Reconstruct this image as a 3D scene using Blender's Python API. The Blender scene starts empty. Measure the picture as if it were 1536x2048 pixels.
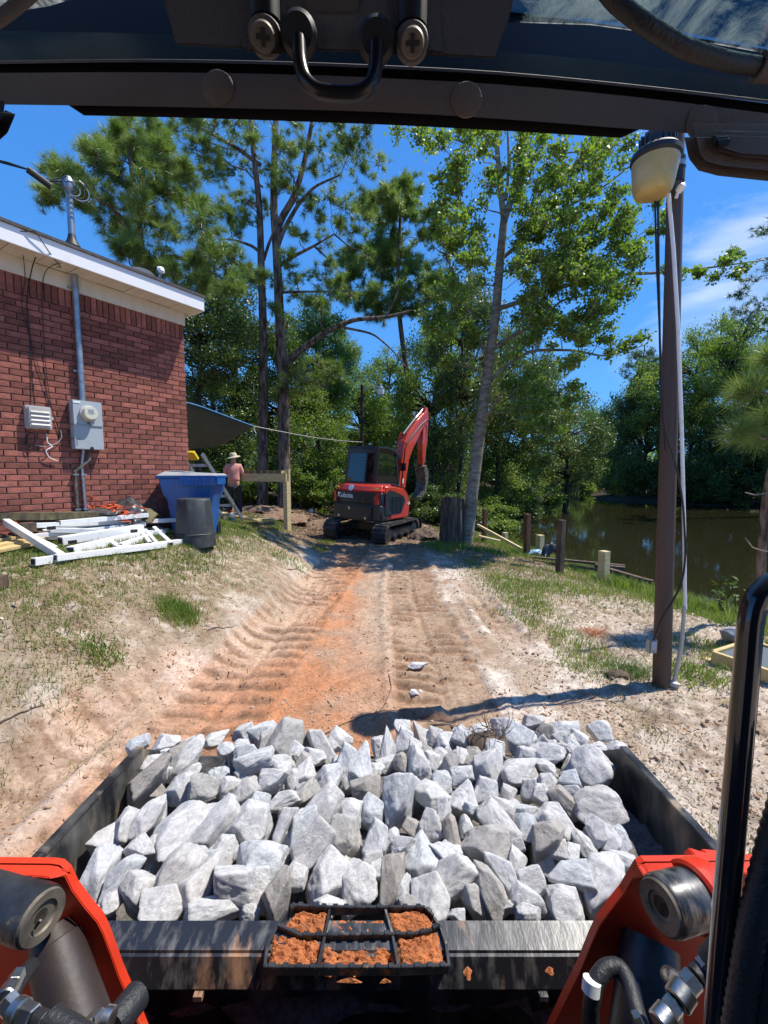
import bpy, bmesh, math, random
import numpy as np
from mathutils import Vector, Matrix, noise as mnoise
R = math.radians
random.seed(7)
scene = bpy.context.scene
COL = scene.collection

# ------------------------------------------------------------------ camera, world, sun, exposure
EYE = 1.75
PITCH = math.atan(79 / 850)
cam_data = bpy.data.cameras.new("camera")
cam_data.sensor_fit = 'VERTICAL'; cam_data.sensor_height = 24.0
cam_data.lens = 24.0 * 850 / 2048
cam_data.clip_start = 0.01; cam_data.clip_end = 3000
cam = bpy.data.objects.new("camera", cam_data); COL.objects.link(cam)
cam.location = (0, 0, EYE); cam.rotation_euler = (math.pi / 2 - PITCH, 0, 0)
scene.camera = cam

SUN = Vector((.449, .10, .888)).normalized()
sun_data = bpy.data.lights.new("sun", 'SUN'); sun_data.energy = 4.25; sun_data.angle = R(.53)
sun_data.color = (1.0, .945, .86)
sun = bpy.data.objects.new("sun", sun_data); COL.objects.link(sun)
sun.rotation_euler = SUN.to_track_quat('Z', 'Y').to_euler(); sun.location = (20, 5, 40)

world = bpy.data.worlds.new("World"); scene.world = world; world.use_nodes = True
nt = world.node_tree; nt.nodes.clear()
wo = nt.nodes.new('ShaderNodeOutputWorld'); bg = nt.nodes.new('ShaderNodeBackground')
sky = nt.nodes.new('ShaderNodeTexSky'); sky.sky_type = 'NISHITA'; sky.sun_disc = False
sky.sun_elevation = math.asin(SUN.z); sky.sun_rotation = math.atan2(SUN.x, SUN.y)
sky.altitude = 0; sky.air_density = 1.0; sky.dust_density = .25; sky.ozone_density = 4.0
hs = nt.nodes.new('ShaderNodeMix'); hs.data_type = 'RGBA'; hs.blend_type = 'MULTIPLY'
hs.inputs[0].default_value = 1; hs.inputs[7].default_value = (.70, 1.0, 1.30, 1)
nt.links.new(sky.outputs[0], hs.inputs[6])
# wispy cloud: streaked noise kept to one patch of the sky
tc = nt.nodes.new('ShaderNodeTexCoord'); mp = nt.nodes.new('ShaderNodeMapping')
mp.inputs['Scale'].default_value = (1.2, 1.2, 3.4); mp.inputs['Rotation'].default_value = (0, R(-20), 0)
nz = nt.nodes.new('ShaderNodeTexNoise'); nz.inputs['Scale'].default_value = 2.6; nz.inputs['Detail'].default_value = 9
nz.inputs['Roughness'].default_value = .55; nz.inputs['Distortion'].default_value = .5
cr = nt.nodes.new('ShaderNodeValToRGB'); cr.color_ramp.elements[0].position = .46; cr.color_ramp.elements[1].position = .74
dv = nt.nodes.new('ShaderNodeVectorMath'); dv.operation = 'DISTANCE'; dv.inputs[1].default_value = (.53, .70, .37)
mr = nt.nodes.new('ShaderNodeMapRange'); mr.inputs[1].default_value = .05; mr.inputs[2].default_value = .30
mr.inputs[3].default_value = 1; mr.inputs[4].default_value = 0
mu = nt.nodes.new('ShaderNodeMath'); mu.operation = 'MULTIPLY'; mu.use_clamp = True
mu2 = nt.nodes.new('ShaderNodeMath'); mu2.operation = 'MULTIPLY'; mu2.inputs[1].default_value = .95
cm = nt.nodes.new('ShaderNodeMix'); cm.data_type = 'RGBA'; cm.inputs[7].default_value = (5.0, 5.5, 6.2, 1)
L = nt.links.new
L(tc.outputs['Generated'], mp.inputs[0]); L(mp.outputs[0], nz.inputs[0]); L(nz.outputs[0], cr.inputs[0])
L(tc.outputs['Generated'], dv.inputs[0]); L(dv.outputs['Value'], mr.inputs[0])
L(cr.outputs[0], mu.inputs[0]); L(mr.outputs[0], mu.inputs[1]); L(mu.outputs[0], mu2.inputs[0])
# deep clear-day blue: the same elevation gradient all the way round
sp = nt.nodes.new('ShaderNodeSeparateXYZ'); L(tc.outputs['Generated'], sp.inputs[0])
gr_ = nt.nodes.new('ShaderNodeValToRGB'); el = gr_.color_ramp.elements
el[0].position = 0; el[0].color = (.15, .45, .88, 1); el[1].position = 1; el[1].color = (.035, .16, .55, 1)
q_ = el.new(.12); q_.color = (.075, .36, .88, 1); q_ = el.new(.55); q_.color = (.05, .265, .80, 1)
L(sp.outputs[2], gr_.inputs[0])
gs = nt.nodes.new('ShaderNodeVectorMath'); gs.operation = 'SCALE'; gs.inputs[3].default_value = 5.6; L(gr_.outputs[0], gs.inputs[0])
bm_s = nt.nodes.new('ShaderNodeMix'); bm_s.data_type = 'RGBA'; bm_s.inputs[0].default_value = .76
L(hs.outputs[2], bm_s.inputs[6]); L(gs.outputs[0], bm_s.inputs[7])
L(mu2.outputs[0], cm.inputs[0]); L(bm_s.outputs[2], cm.inputs[6]); L(cm.outputs[2], bg.inputs[0])
bg.inputs[1].default_value = .122
L(bg.outputs[0], wo.inputs[0])
scene.view_settings.view_transform = 'Standard'; scene.view_settings.look = 'None'
scene.view_settings.exposure = .66; scene.view_settings.gamma = 1.0
scene.cycles.max_bounces = 6; scene.cycles.transparent_max_bounces = 10
scene.cycles.use_denoising = True

# ------------------------------------------------------------------ places read off the view
def ray(px, py):
    x = (px - 768) / 850; y = -(py - 1024) / 850
    return Vector((x, math.cos(PITCH) + y * math.sin(PITCH), -math.sin(PITCH) + y * math.cos(PITCH)))
def at(px, py, Y):
    d = ray(px, py); t = Y / d.y
    return Vector((d.x * t, Y, EYE + d.z * t))
def atz(px, py, z=0.0):
    d = ray(px, py); t = (z - EYE) / d.z
    return Vector((d.x * t, d.y * t, z))

# ------------------------------------------------------------------ object helpers
def link(o, parent=None):
    COL.objects.link(o)
    if parent is not None: o.parent = parent
    return o
def tag(o, label=None, cat=None, group=None, kind=None):
    if label: o['label'] = label
    if cat: o['category'] = cat
    if group: o['group'] = group
    if kind: o['kind'] = kind
    return o
def thing(name, label, cat, loc=(0, 0, 0), rot=(0, 0, 0), group=None):
    o = bpy.data.objects.new(name, None); o.empty_display_size = .1
    o.location = loc; o.rotation_euler = rot
    COL.objects.link(o); return tag(o, label, cat, group)
def copy_tree(o, parent=None):
    c = o.copy(); COL.objects.link(c); c.parent = parent
    for ch in list(o.children): copy_tree(ch, c)
    return c
def npmesh(name, V, F, mat=None, smooth=False):
    """V (n,3); F (m,k) with one k"""
    V = np.asarray(V, dtype=np.float32); F = np.asarray(F, dtype=np.int32)
    me = bpy.data.meshes.new(name)
    me.vertices.add(len(V)); me.vertices.foreach_set('co', V.ravel())
    k = F.shape[1]
    me.loops.add(F.size); me.loops.foreach_set('vertex_index', F.ravel())
    me.polygons.add(len(F)); me.polygons.foreach_set('loop_start', np.arange(0, F.size, k, dtype=np.int32))
    if smooth: me.polygons.foreach_set('use_smooth', np.ones(len(F), dtype=bool))
    me.update(calc_edges=True)
    if mat: me.materials.append(mat)
    return me

class MB:
    """collects primitives, builds ONE mesh object"""
    def __init__(s): s.v = []; s.f = []
    def add(s, vs, fs):
        b = len(s.v); s.v += [tuple(v) for v in vs]; s.f += [tuple(b + i for i in f) for f in fs]; return s
    def box(s, c, d, rot=None):
        hx, hy, hz = d[0] / 2, d[1] / 2, d[2] / 2
        P = [Vector((x, y, z)) for x in (-hx, hx) for y in (-hy, hy) for z in (-hz, hz)]
        if rot is not None:
            M = rot if isinstance(rot, Matrix) else __import__('mathutils').Euler(rot).to_matrix()
            P = [M @ p for p in P]
        P = [p + Vector(c) for p in P]
        return s.add(P, [(0, 1, 3, 2), (4, 6, 7, 5), (0, 4, 5, 1), (2, 3, 7, 6), (0, 2, 6, 4), (1, 5, 7, 3)])
    def bar(s, a, b, w, h=None, up=(0, 0, 1)):
        a = Vector(a); b = Vector(b); h = w if h is None else h
        z = (b - a).normalized(); x = Vector(up).cross(z)
        if x.length < 1e-4: x = Vector((1, 0, 0)).cross(z)
        x.normalize(); y = z.cross(x)
        P = []
        for q in (a, b):
            P += [q - x * w / 2 - y * h / 2, q + x * w / 2 - y * h / 2, q + x * w / 2 + y * h / 2, q - x * w / 2 + y * h / 2]
        return s.add(P, [(0, 3, 2, 1), (4, 5, 6, 7), (0, 1, 5, 4), (1, 2, 6, 5), (2, 3, 7, 6), (3, 0, 4, 7)])
    def tube(s, pts, r, n=10, cap=True):
        pts = [Vector(p) for p in pts]; rs = r if isinstance(r, (list, tuple)) else [r] * len(pts)
        rings = []; px = None
        for i, p in enumerate(pts):
            t = (pts[min(i + 1, len(pts) - 1)] - pts[max(i - 1, 0)])
            t = t.normalized() if t.length > 1e-9 else Vector((0, 0, 1))
            if px is None:
                px = t.orthogonal().normalized()
            else:
                px = (px - t * px.dot(t)); px = px.normalized() if px.length > 1e-6 else t.orthogonal().normalized()
            py = t.cross(px)
            rings.append([p + (px * math.cos(2 * math.pi * k / n) + py * math.sin(2 * math.pi * k / n)) * rs[i] for k in range(n)])
        vs = [v for r_ in rings for v in r_]; fs = []
        for i in range(len(pts) - 1):
            for k in range(n):
                a = i * n + k; b = i * n + (k + 1) % n
                fs.append((a, b, b + n, a + n))
        if cap: fs.append(tuple(range(n - 1, -1, -1))); fs.append(tuple(range(len(vs) - n, len(vs))))
        return s.add(vs, fs)
    def lathe(s, prof, c=(0, 0, 0), n=20, axis=None):
        """prof [(r,z)...] about z through c (or along axis)"""
        M = Vector((0, 0, 1)).rotation_difference(Vector(axis)).to_matrix() if axis is not None else Matrix.Identity(3)
        vs = []; fs = []
        for r, z in prof:
            for k in range(n):
                a = 2 * math.pi * k / n
                vs.append(M @ Vector((r * math.cos(a), r * math.sin(a), z)) + Vector(c))
        for i in range(len(prof) - 1):
            for k in range(n):
                a = i * n + k; b = i * n + (k + 1) % n
                fs.append((a, b, b + n, a + n))
        if prof[0][0] > 1e-5: fs.append(tuple(range(n - 1, -1, -1)))
        if prof[-1][0] > 1e-5: fs.append(tuple(range(len(vs) - n, len(vs))))
        return s.add(vs, fs)
    def prism(s, poly, depth, fn):
        """poly of 2d points, extruded; fn(u,v,w)->xyz, w in (0,depth)"""
        n = len(poly); vs = [fn(u, v, 0) for u, v in poly] + [fn(u, v, depth) for u, v in poly]
        fs = [tuple(range(n - 1, -1, -1)), tuple(range(n, 2 * n))] + [(i, (i + 1) % n, n + (i + 1) % n, n + i) for i in range(n)]
        return s.add(vs, fs)
    def build(s, name, mat, parent=None, bevel=0, smooth=False, seg=2, sub=0):
        me = bpy.data.meshes.new(name); me.from_pydata([tuple(v) for v in s.v], [], s.f)
        bm = bmesh.new(); bm.from_mesh(me); bmesh.ops.recalc_face_normals(bm, faces=bm.faces)
        if bevel:
            bmesh.ops.bevel(bm, geom=[e for e in bm.edges if len(e.link_faces) == 2 and e.calc_face_angle(0) > .5], offset=bevel, segments=seg, affect='EDGES', clamp_overlap=True)
        bm.to_mesh(me); bm.free()
        if mat: me.materials.append(mat)
        o = bpy.data.objects.new(name, me); link(o, parent)
        if smooth:
            me.polygons.foreach_set('use_smooth', [True] * len(me.polygons))
            me.set_sharp_from_angle(angle=R(35))
        return o

# ------------------------------------------------------------------ numpy noise
def _h(ix, iy, s):
    n = (ix.astype(np.int64) * 374761393 + iy.astype(np.int64) * 668265263 + s * 1442695041) & 0x7fffffff
    n = ((n ^ (n >> 13)) * 1274126177) & 0x7fffffff
    return ((n ^ (n >> 16)) & 0xffff) / 65535.0
def vnoise(x, y, s=0):
    x = np.asarray(x, float); y = np.asarray(y, float)
    ix = np.floor(x); iy = np.floor(y); fx = x - ix; fy = y - iy
    fx = fx * fx * (3 - 2 * fx); fy = fy * fy * (3 - 2 * fy)
    a = _h(ix, iy, s); b = _h(ix + 1, iy, s); c = _h(ix, iy + 1, s); d = _h(ix + 1, iy + 1, s)
    return (a * (1 - fx) + b * fx) * (1 - fy) + (c * (1 - fx) + d * fx) * fy
def fbm(x, y, s=0, oct=4):
    t = 0; a = 1; n = 0
    for i in range(oct):
        t = t + a * vnoise(x * 2 ** i + 13.7 * i, y * 2 ** i - 7.1 * i, s + i); n += a; a *= .55
    return t / n * 2 - 1
def sstep(a, b, x):
    t = np.clip((x - a) / (b - a), 0, 1); return t * t * (3 - 2 * t)

# ------------------------------------------------------------------ materials
def pmat(name, col, rough=.7, metal=0., col2=None, nscale=6., ramp=(.4, .6), bump=0., bscale=40., coord='Object',
         dirt=None, dscale=5., dramp=(.55, .7), rand=0., spec=.5, coat=0., stretch=None, trans=0., detail=6., alpha=None):
    m = bpy.data.materials.new(name); m.use_nodes = True; nt = m.node_tree; N = nt.nodes; L = nt.links.new
    b = N['Principled BSDF']; b.inputs['Roughness'].default_value = rough; b.inputs['Metallic'].default_value = metal
    b.inputs['Specular IOR Level'].default_value = spec; b.inputs['Coat Weight'].default_value = coat
    tc = N.new('ShaderNodeTexCoord'); vec = tc.outputs[coord]
    if stretch:
        mp = N.new('ShaderNodeMapping'); mp.inputs['Scale'].default_value = stretch; L(vec, mp.inputs[0]); vec = mp.outputs[0]
    def nz(sc, det=detail, ro=.6, w=0):
        n = N.new('ShaderNodeTexNoise'); n.inputs['Scale'].default_value = sc; n.inputs['Detail'].default_value = det
        n.inputs['Roughness'].default_value = ro; L(vec, n.inputs['Vector']); return n.outputs[0]
    def mix(f, a, c, mode='MIX'):
        x = N.new('ShaderNodeMix'); x.data_type = 'RGBA'; x.blend_type = mode
        if hasattr(f, 'links'): L(f, x.inputs[0])
        else: x.inputs[0].default_value = f
        for i, q in ((6, a), (7, c)):
            if hasattr(q, 'links'): L(q, x.inputs[i])
            else: x.inputs[i].default_value = tuple(q) + (1,) if len(q) == 3 else q
        return x.outputs[2]
    def rmp(v, lo, hi):
        r = N.new('ShaderNodeMapRange'); r.inputs[1].default_value = lo; r.inputs[2].default_value = hi; L(v, r.inputs[0]); return r.outputs[0]
    c = col
    if col2 is not None: c = mix(rmp(nz(nscale), *ramp), col, col2)
    if rand:
        oi = N.new('ShaderNodeObjectInfo'); r = N.new('ShaderNodeMapRange'); r.inputs[3].default_value = 1 - rand; r.inputs[4].default_value = 1 + rand * .6
        L(oi.outputs['Random'], r.inputs[0])
        hsv = N.new('ShaderNodeHueSaturation'); L(r.outputs[0], hsv.inputs['Value'])
        if hasattr(c, 'links'): L(c, hsv.inputs['Color'])
        else: hsv.inputs['Color'].default_value = tuple(c) + (1,)
        c = hsv.outputs[0]
    if dirt is not None:
        f = rmp(nz(dscale, 8, .65), *dramp); c = mix(f, c, dirt)
        rr = N.new('ShaderNodeMapRange'); rr.inputs[3].default_value = rough; rr.inputs[4].default_value = .9; L(f, rr.inputs[0]); L(rr.outputs[0], b.inputs['Roughness'])
    if hasattr(c, 'links'): L(c, b.inputs['Base Color'])
    else: b.inputs['Base Color'].default_value = tuple(c) + (1,)
    if bump:
        bp = N.new('ShaderNodeBump'); bp.inputs['Strength'].default_value = bump; bp.inputs['Distance'].default_value = .01
        L(nz(bscale, 5), bp.inputs['Height']); L(bp.outputs[0], b.inputs['Normal'])
    if trans: b.inputs['Transmission Weight'].default_value = trans
    if alpha is not None: b.inputs['Alpha'].default_value = alpha
    return m

def leafmat(name, c1, c2, c3=None, trans=.3, rough=.45, scale=.35, gloss=.5):
    m = bpy.data.materials.new(name); m.use_nodes = True; nt = m.node_tree; N = nt.nodes; L = nt.links.new
    b = N['Principled BSDF']; out = N['Material Output']
    b.inputs['Roughness'].default_value = rough; b.inputs['Specular IOR Level'].default_value = gloss
    g = N.new('ShaderNodeNewGeometry'); tc = N.new('ShaderNodeTexCoord')
    n = N.new('ShaderNodeTexNoise'); n.inputs['Scale'].default_value = scale; n.inputs['Detail'].default_value = 3; L(tc.outputs['Object'], n.inputs['Vector'])
    add = N.new('ShaderNodeMath'); add.operation = 'MULTIPLY_ADD'; add.inputs[1].default_value = .55; L(g.outputs['Random Per Island'], add.inputs[0])
    sc = N.new('ShaderNodeMath'); sc.operation = 'MULTIPLY_ADD'; sc.inputs[1].default_value = 1.6; sc.inputs[2].default_value = -.55; L(n.outputs[0], sc.inputs[0]); L(sc.outputs[0], add.inputs[2])
    r = N.new('ShaderNodeValToRGB'); e = r.color_ramp.elements; e[0].position = .1; e[0].color = c1 + (1,); e[1].position = .75; e[1].color = c2 + (1,)
    if c3: q = e.new(.97); q.color = c3 + (1,)
    L(add.outputs[0], r.inputs[0])
    L(r.outputs[0], b.inputs['Base Color'])
    tr = N.new('ShaderNodeBsdfTranslucent')
    br = N.new('ShaderNodeMix'); br.data_type = 'RGBA'; br.blend_type = 'MULTIPLY'; br.inputs[0].default_value = 1; br.inputs[7].default_value = (1.5, 1.7, .6, 1)
    L(r.outputs[0], br.inputs[6]); L(br.outputs[2], tr.inputs[0])
    mx = N.new('ShaderNodeMixShader'); mx.inputs[0].default_value = trans
    L(b.outputs[0], mx.inputs[1]); L(tr.outputs[0], mx.inputs[2]); L(mx.outputs[0], out.inputs[0])
    return m

M = {}
M['black_metal'] = pmat('black_painted_steel', (.018, .019, .021), .35, col2=(.04, .042, .045), nscale=9, bump=.15, bscale=60, dirt=(.30, .21, .13), dscale=7, dramp=(.62, .74))
M['bucket_metal'] = pmat('scratched_bucket_steel', (.022, .024, .026), .3, col2=(.16, .155, .14), nscale=9, ramp=(.42, .72), bump=.35, bscale=30, dirt=(.36, .27, .18), dscale=6, dramp=(.55, .7), stretch=(1, 1, .35), metal=.25)
M['beam_metal'] = pmat('worn_beam_paint', (.016, .018, .022), .34, col2=(.17, .165, .155), nscale=22, ramp=(.50, .74), bump=.10, bscale=30, dirt=(.40, .22, .12), dscale=7, dramp=(.57, .70), coat=.3, stretch=(1.6, .6, .5), detail=10)
M['clay'] = pmat('packed_orange_clay', (.52, .185, .07), .95, col2=(.36, .125, .05), nscale=22, bump=1.0, bscale=90, spec=.15)
M['red_paint'] = pmat('orange_red_paint', (.64, .042, .008), .42, col2=(.54, .03, .008), nscale=4, coat=.08, spec=.35, dirt=(.30, .15, .08), dscale=9, dramp=(.60, .80), detail=9)
M['dark_plastic'] = pmat('dark_brown_cab_plastic', (.15, .122, .103), .62, bump=.25, bscale=260, col2=(.125, .10, .085), nscale=5)
M['cab_black'] = pmat('black_rubber_trim', (.012, .012, .014), .55)
M['teal_reflection'] = pmat('glass_reflection_teal', (.03, .055, .062), .35, col2=(.015, .025, .03), nscale=3)  # dark teal colour standing for reflected glass
M['plate'] = pmat('textured_plate', (.115, .10, .095), .6, bump=.35, bscale=420, col2=(.09, .08, .076), nscale=4)
M['zinc'] = pmat('zinc_plated_steel', (.55, .55, .53), .34, metal=1., col2=(.4, .4, .38), nscale=20, bump=.1)
M['pin'] = pmat('greased_pin_steel', (.085, .075, .062), .6, metal=.5, col2=(.22, .19, .15), nscale=14, bump=.2)
M['hose'] = pmat('hydraulic_hose_rubber', (.016, .017, .02), .5, bump=.3, bscale=150)
M['white_metal'] = pmat('white_vinyl', (.80, .80, .78), .42, dirt=(.45, .42, .36), dscale=9, dramp=(.55, .85))
M['white_trim'] = pmat('white_trim_paint', (.80, .80, .79), .45, dirt=(.5, .48, .44), dscale=3, dramp=(.6, 1.0))
M['soffit'] = pmat('cream_vinyl_soffit', (.66, .60, .50), .5, stretch=(4, .5, 1), col2=(.6, .55, .46), nscale=3)
M['mortar'] = pmat('grey_mortar', (.44, .385, .34), .95, col2=(.34, .285, .25), nscale=12, bump=.6, bscale=120)
M['brick'] = pmat('red_brick', (.335, .118, .086), .85, col2=(.25, .09, .068), nscale=18, bump=.7, bscale=90, rand=.42, spec=.25, dirt=(.34, .25, .21), dscale=7, dramp=(.70, .86))
M['shingle'] = pmat('dark_shingle', (.06, .055, .055), .9, col2=(.1, .09, .09), nscale=30)
M['galv'] = pmat('galvanised_conduit', (.36, .40, .44), .42, metal=.7, col2=(.25, .29, .33), nscale=9, dirt=(.3, .27, .23), dscale=12, dramp=(.6, .85))
M['meter_grey'] = pmat('grey_meter_enclosure_paint', (.36, .40, .42), .5, dirt=(.28, .28, .27), dscale=6, dramp=(.55, .9), bump=.05)
M['util_grey'] = pmat('light_grey_plastic', (.46, .44, .41), .55, dirt=(.3, .27, .22), dscale=6, dramp=(.5, .95))
M['meter_face'] = pmat('meter_glass_face', (.62, .60, .44), .15, coat=.8)
M['cable'] = pmat('black_cable', (.012, .011, .011), .6)
M['blue_bin'] = pmat('blue_bin_plastic', (.008, .085, .30), .42, col2=(.012, .11, .36), nscale=2, dirt=(.09, .13, .2), dscale=5, dramp=(.55, .95))
M['grey_bin'] = pmat('charcoal_can_plastic', (.033, .038, .04), .55, dirt=(.11, .11, .10), dscale=7, dramp=(.5, .9), bump=.1)
M['wood_new'] = pmat('new_treated_pine', (.60, .50, .27), .75, col2=(.47, .38, .19), nscale=5, stretch=(1, 1, 7), bump=.2)
M['wood_yel'] = pmat('yellow_pine_board', (.60, .46, .21), .7, col2=(.50, .36, .15), nscale=6, stretch=(6, 1, 1), bump=.2)
M['wood_old'] = pmat('weathered_green_timber', (.17, .15, .075), .9, col2=(.09, .065, .04), nscale=6, stretch=(5, 1, 1), bump=.5)
M['wood_dark'] = pmat('dark_wet_wood', (.06, .042, .03), .85, col2=(.13, .085, .055), nscale=9, stretch=(1, 1, .3), bump=.5)
M['wood_post'] = pmat('rust_stained_post', (.16, .072, .032), .8, col2=(.075, .04, .025), nscale=8, stretch=(3, 3, .5), bump=.4)
M['pole'] = pmat('brown_pole_paint', (.082, .05, .034), .55, col2=(.065, .041, .03), nscale=3, stretch=(8, 8, .6), dirt=(.14, .11, .08), dscale=6, dramp=(.65, .9))
M['lens'] = pmat('yellowed_lamp_lens', (.62, .49, .20), .3, col2=(.50, .37, .13), nscale=5, trans=.22)
M['bark_pine'] = pmat('pine_bark', (.24, .18, .145), .95, col2=(.065, .045, .035), nscale=7, stretch=(1.4, 1.4, .35), bump=1., bscale=16, spec=.1)
M['bark_pale'] = pmat('pale_grey_bark', (.31, .275, .225), .9, col2=(.17, .14, .105), nscale=5, stretch=(1, 1, 3.0), bump=.5, bscale=9, dirt=(.11, .095, .08), dscale=6, dramp=(.60, .76), spec=.15)
M['bark_dark'] = pmat('dark_bark', (.07, .055, .042), .95, col2=(.035, .028, .022), nscale=8, bump=.6, bscale=15, spec=.1)
M['stump'] = pmat('stump_bark', (.13, .095, .07), .95, col2=(.045, .033, .025), nscale=10, stretch=(1.5, 1.5, .25), bump=1., bscale=18)
M['rock'] = None
M['needle'] = leafmat('pine_needles', (.085, .14, .035), (.20, .27, .07), (.36, .38, .13), trans=.34, scale=.7, rough=.4)
M['needle_dark'] = leafmat('pine_needles_deep', (.055, .10, .03), (.14, .20, .055), (.13, .16, .05), trans=.2, scale=.6, rough=.4)
M['needle_dead'] = leafmat('dead_rust_needles', (.42, .11, .03), (.5, .16, .05), trans=.1)
M['leaf_oak'] = leafmat('oak_leaves', (.09, .15, .03), (.18, .26, .05), (.30, .33, .09), trans=.42, scale=.55, gloss=.45, rough=.48)
M['leaf_mid'] = leafmat('woodland_leaves', (.095, .155, .04), (.20, .27, .065), (.34, .36, .12), trans=.42, scale=.3, gloss=.4, rough=.5)
M['leaf_dark'] = leafmat('dark_evergreen_leaves', (.045, .08, .024), (.105, .155, .04), (.20, .23, .08), trans=.32, scale=.35, gloss=.5, rough=.42)
M['leaf_pale'] = leafmat('yellowish_leaves', (.06, .10, .022), (.13, .17, .04), (.24, .22, .07), trans=.3, scale=.4)
M['grass'] = leafmat('green_grass', (.09, .15, .025), (.19, .25, .045), (.34, .30, .12), trans=.3, scale=1.2, rough=.6)
M['grass_dry'] = leafmat('dry_grass', (.12, .14, .04), (.34, .29, .15), (.5, .43, .27), trans=.2, scale=1.5, rough=.8, gloss=.1)
M['litter'] = leafmat('leaf_litter', (.16, .095, .06), (.42, .31, .21), (.64, .55, .45), trans=.05, scale=2.5, rough=.85, gloss=.1)
M['shirt'] = pmat('faded_pink_cotton', (.62, .27, .23), .9, bump=.2, bscale=60)
M['trousers'] = pmat('charcoal_cloth', (.035, .035, .042), .9, bump=.2, bscale=60)
M['skin'] = pmat('skin', (.52, .28, .19), .55)
M['hat'] = pmat('khaki_hat', (.52, .46, .33), .9)
M['glass'] = None
# ------------------------------------------------------------------ special materials
def ground_mat():
    m = bpy.data.materials.new('sandy_soil'); m.use_nodes = True; nt = m.node_tree; N = nt.nodes; L = nt.links.new
    b = N['Principled BSDF']; b.inputs['Roughness'].default_value = .95; b.inputs['Specular IOR Level'].default_value = .12
    a = N.new('ShaderNodeAttribute'); a.attribute_name = 'soil'
    tc = N.new('ShaderNodeTexCoord')
    n = N.new('ShaderNodeTexNoise'); n.inputs['Scale'].default_value = 34; n.inputs['Detail'].default_value = 8; n.inputs['Roughness'].default_value = .7
    L(tc.outputs['Object'], n.inputs['Vector'])
    r = N.new('ShaderNodeValToRGB'); e = r.color_ramp.elements; e[0].position = .3; e[0].color = (.62, .56, .5, 1); e[1].position = .68; e[1].color = (1.18, 1.16, 1.14, 1)
    L(n.outputs[0], r.inputs[0])
    mx = N.new('ShaderNodeMix'); mx.data_type = 'RGBA'; mx.blend_type = 'MULTIPLY'; mx.inputs[0].default_value = 1
    L(a.outputs['Color'], mx.inputs[6]); L(r.outputs[0], mx.inputs[7])
    v = N.new('ShaderNodeTexVoronoi'); v.inputs['Scale'].default_value = 60; L(tc.outputs['Object'], v.inputs['Vector'])
    r2 = N.new('ShaderNodeValToRGB'); e = r2.color_ramp.elements; e[0].position = .08; e[0].color = (.5, .42, .36, 1); e[1].position = .2; e[1].color = (1, 1, 1, 1)
    L(v.outputs['Distance'], r2.inputs[0])
    n3 = N.new('ShaderNodeTexNoise'); n3.inputs['Scale'].default_value = 3; L(tc.outputs['Object'], n3.inputs['Vector'])
    mrr = N.new('ShaderNodeMapRange'); mrr.inputs[1].default_value = .45; mrr.inputs[2].default_value = .65; L(n3.outputs[0], mrr.inputs[0])
    mx2 = N.new('ShaderNodeMix'); mx2.data_type = 'RGBA'; mx2.blend_type = 'MULTIPLY'
    L(mrr.outputs[0], mx2.inputs[0]); L(mx.outputs[2], mx2.inputs[6]); L(r2.outputs[0], mx2.inputs[7])
    L(mx2.outputs[2], b.inputs['Base Color'])
    bp = N.new('ShaderNodeBump'); bp.inputs['Strength'].default_value = .9; bp.inputs['Distance'].default_value = .012
    n2 = N.new('ShaderNodeTexNoise'); n2.inputs['Scale'].default_value = 55; n2.inputs['Detail'].default_value = 6; n2.inputs['Roughness'].default_value = .75
    L(tc.outputs['Object'], n2.inputs['Vector']); L(n2.outputs[0], bp.inputs['Height']); L(bp.outputs[0], b.inputs['Normal'])
    return m
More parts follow.
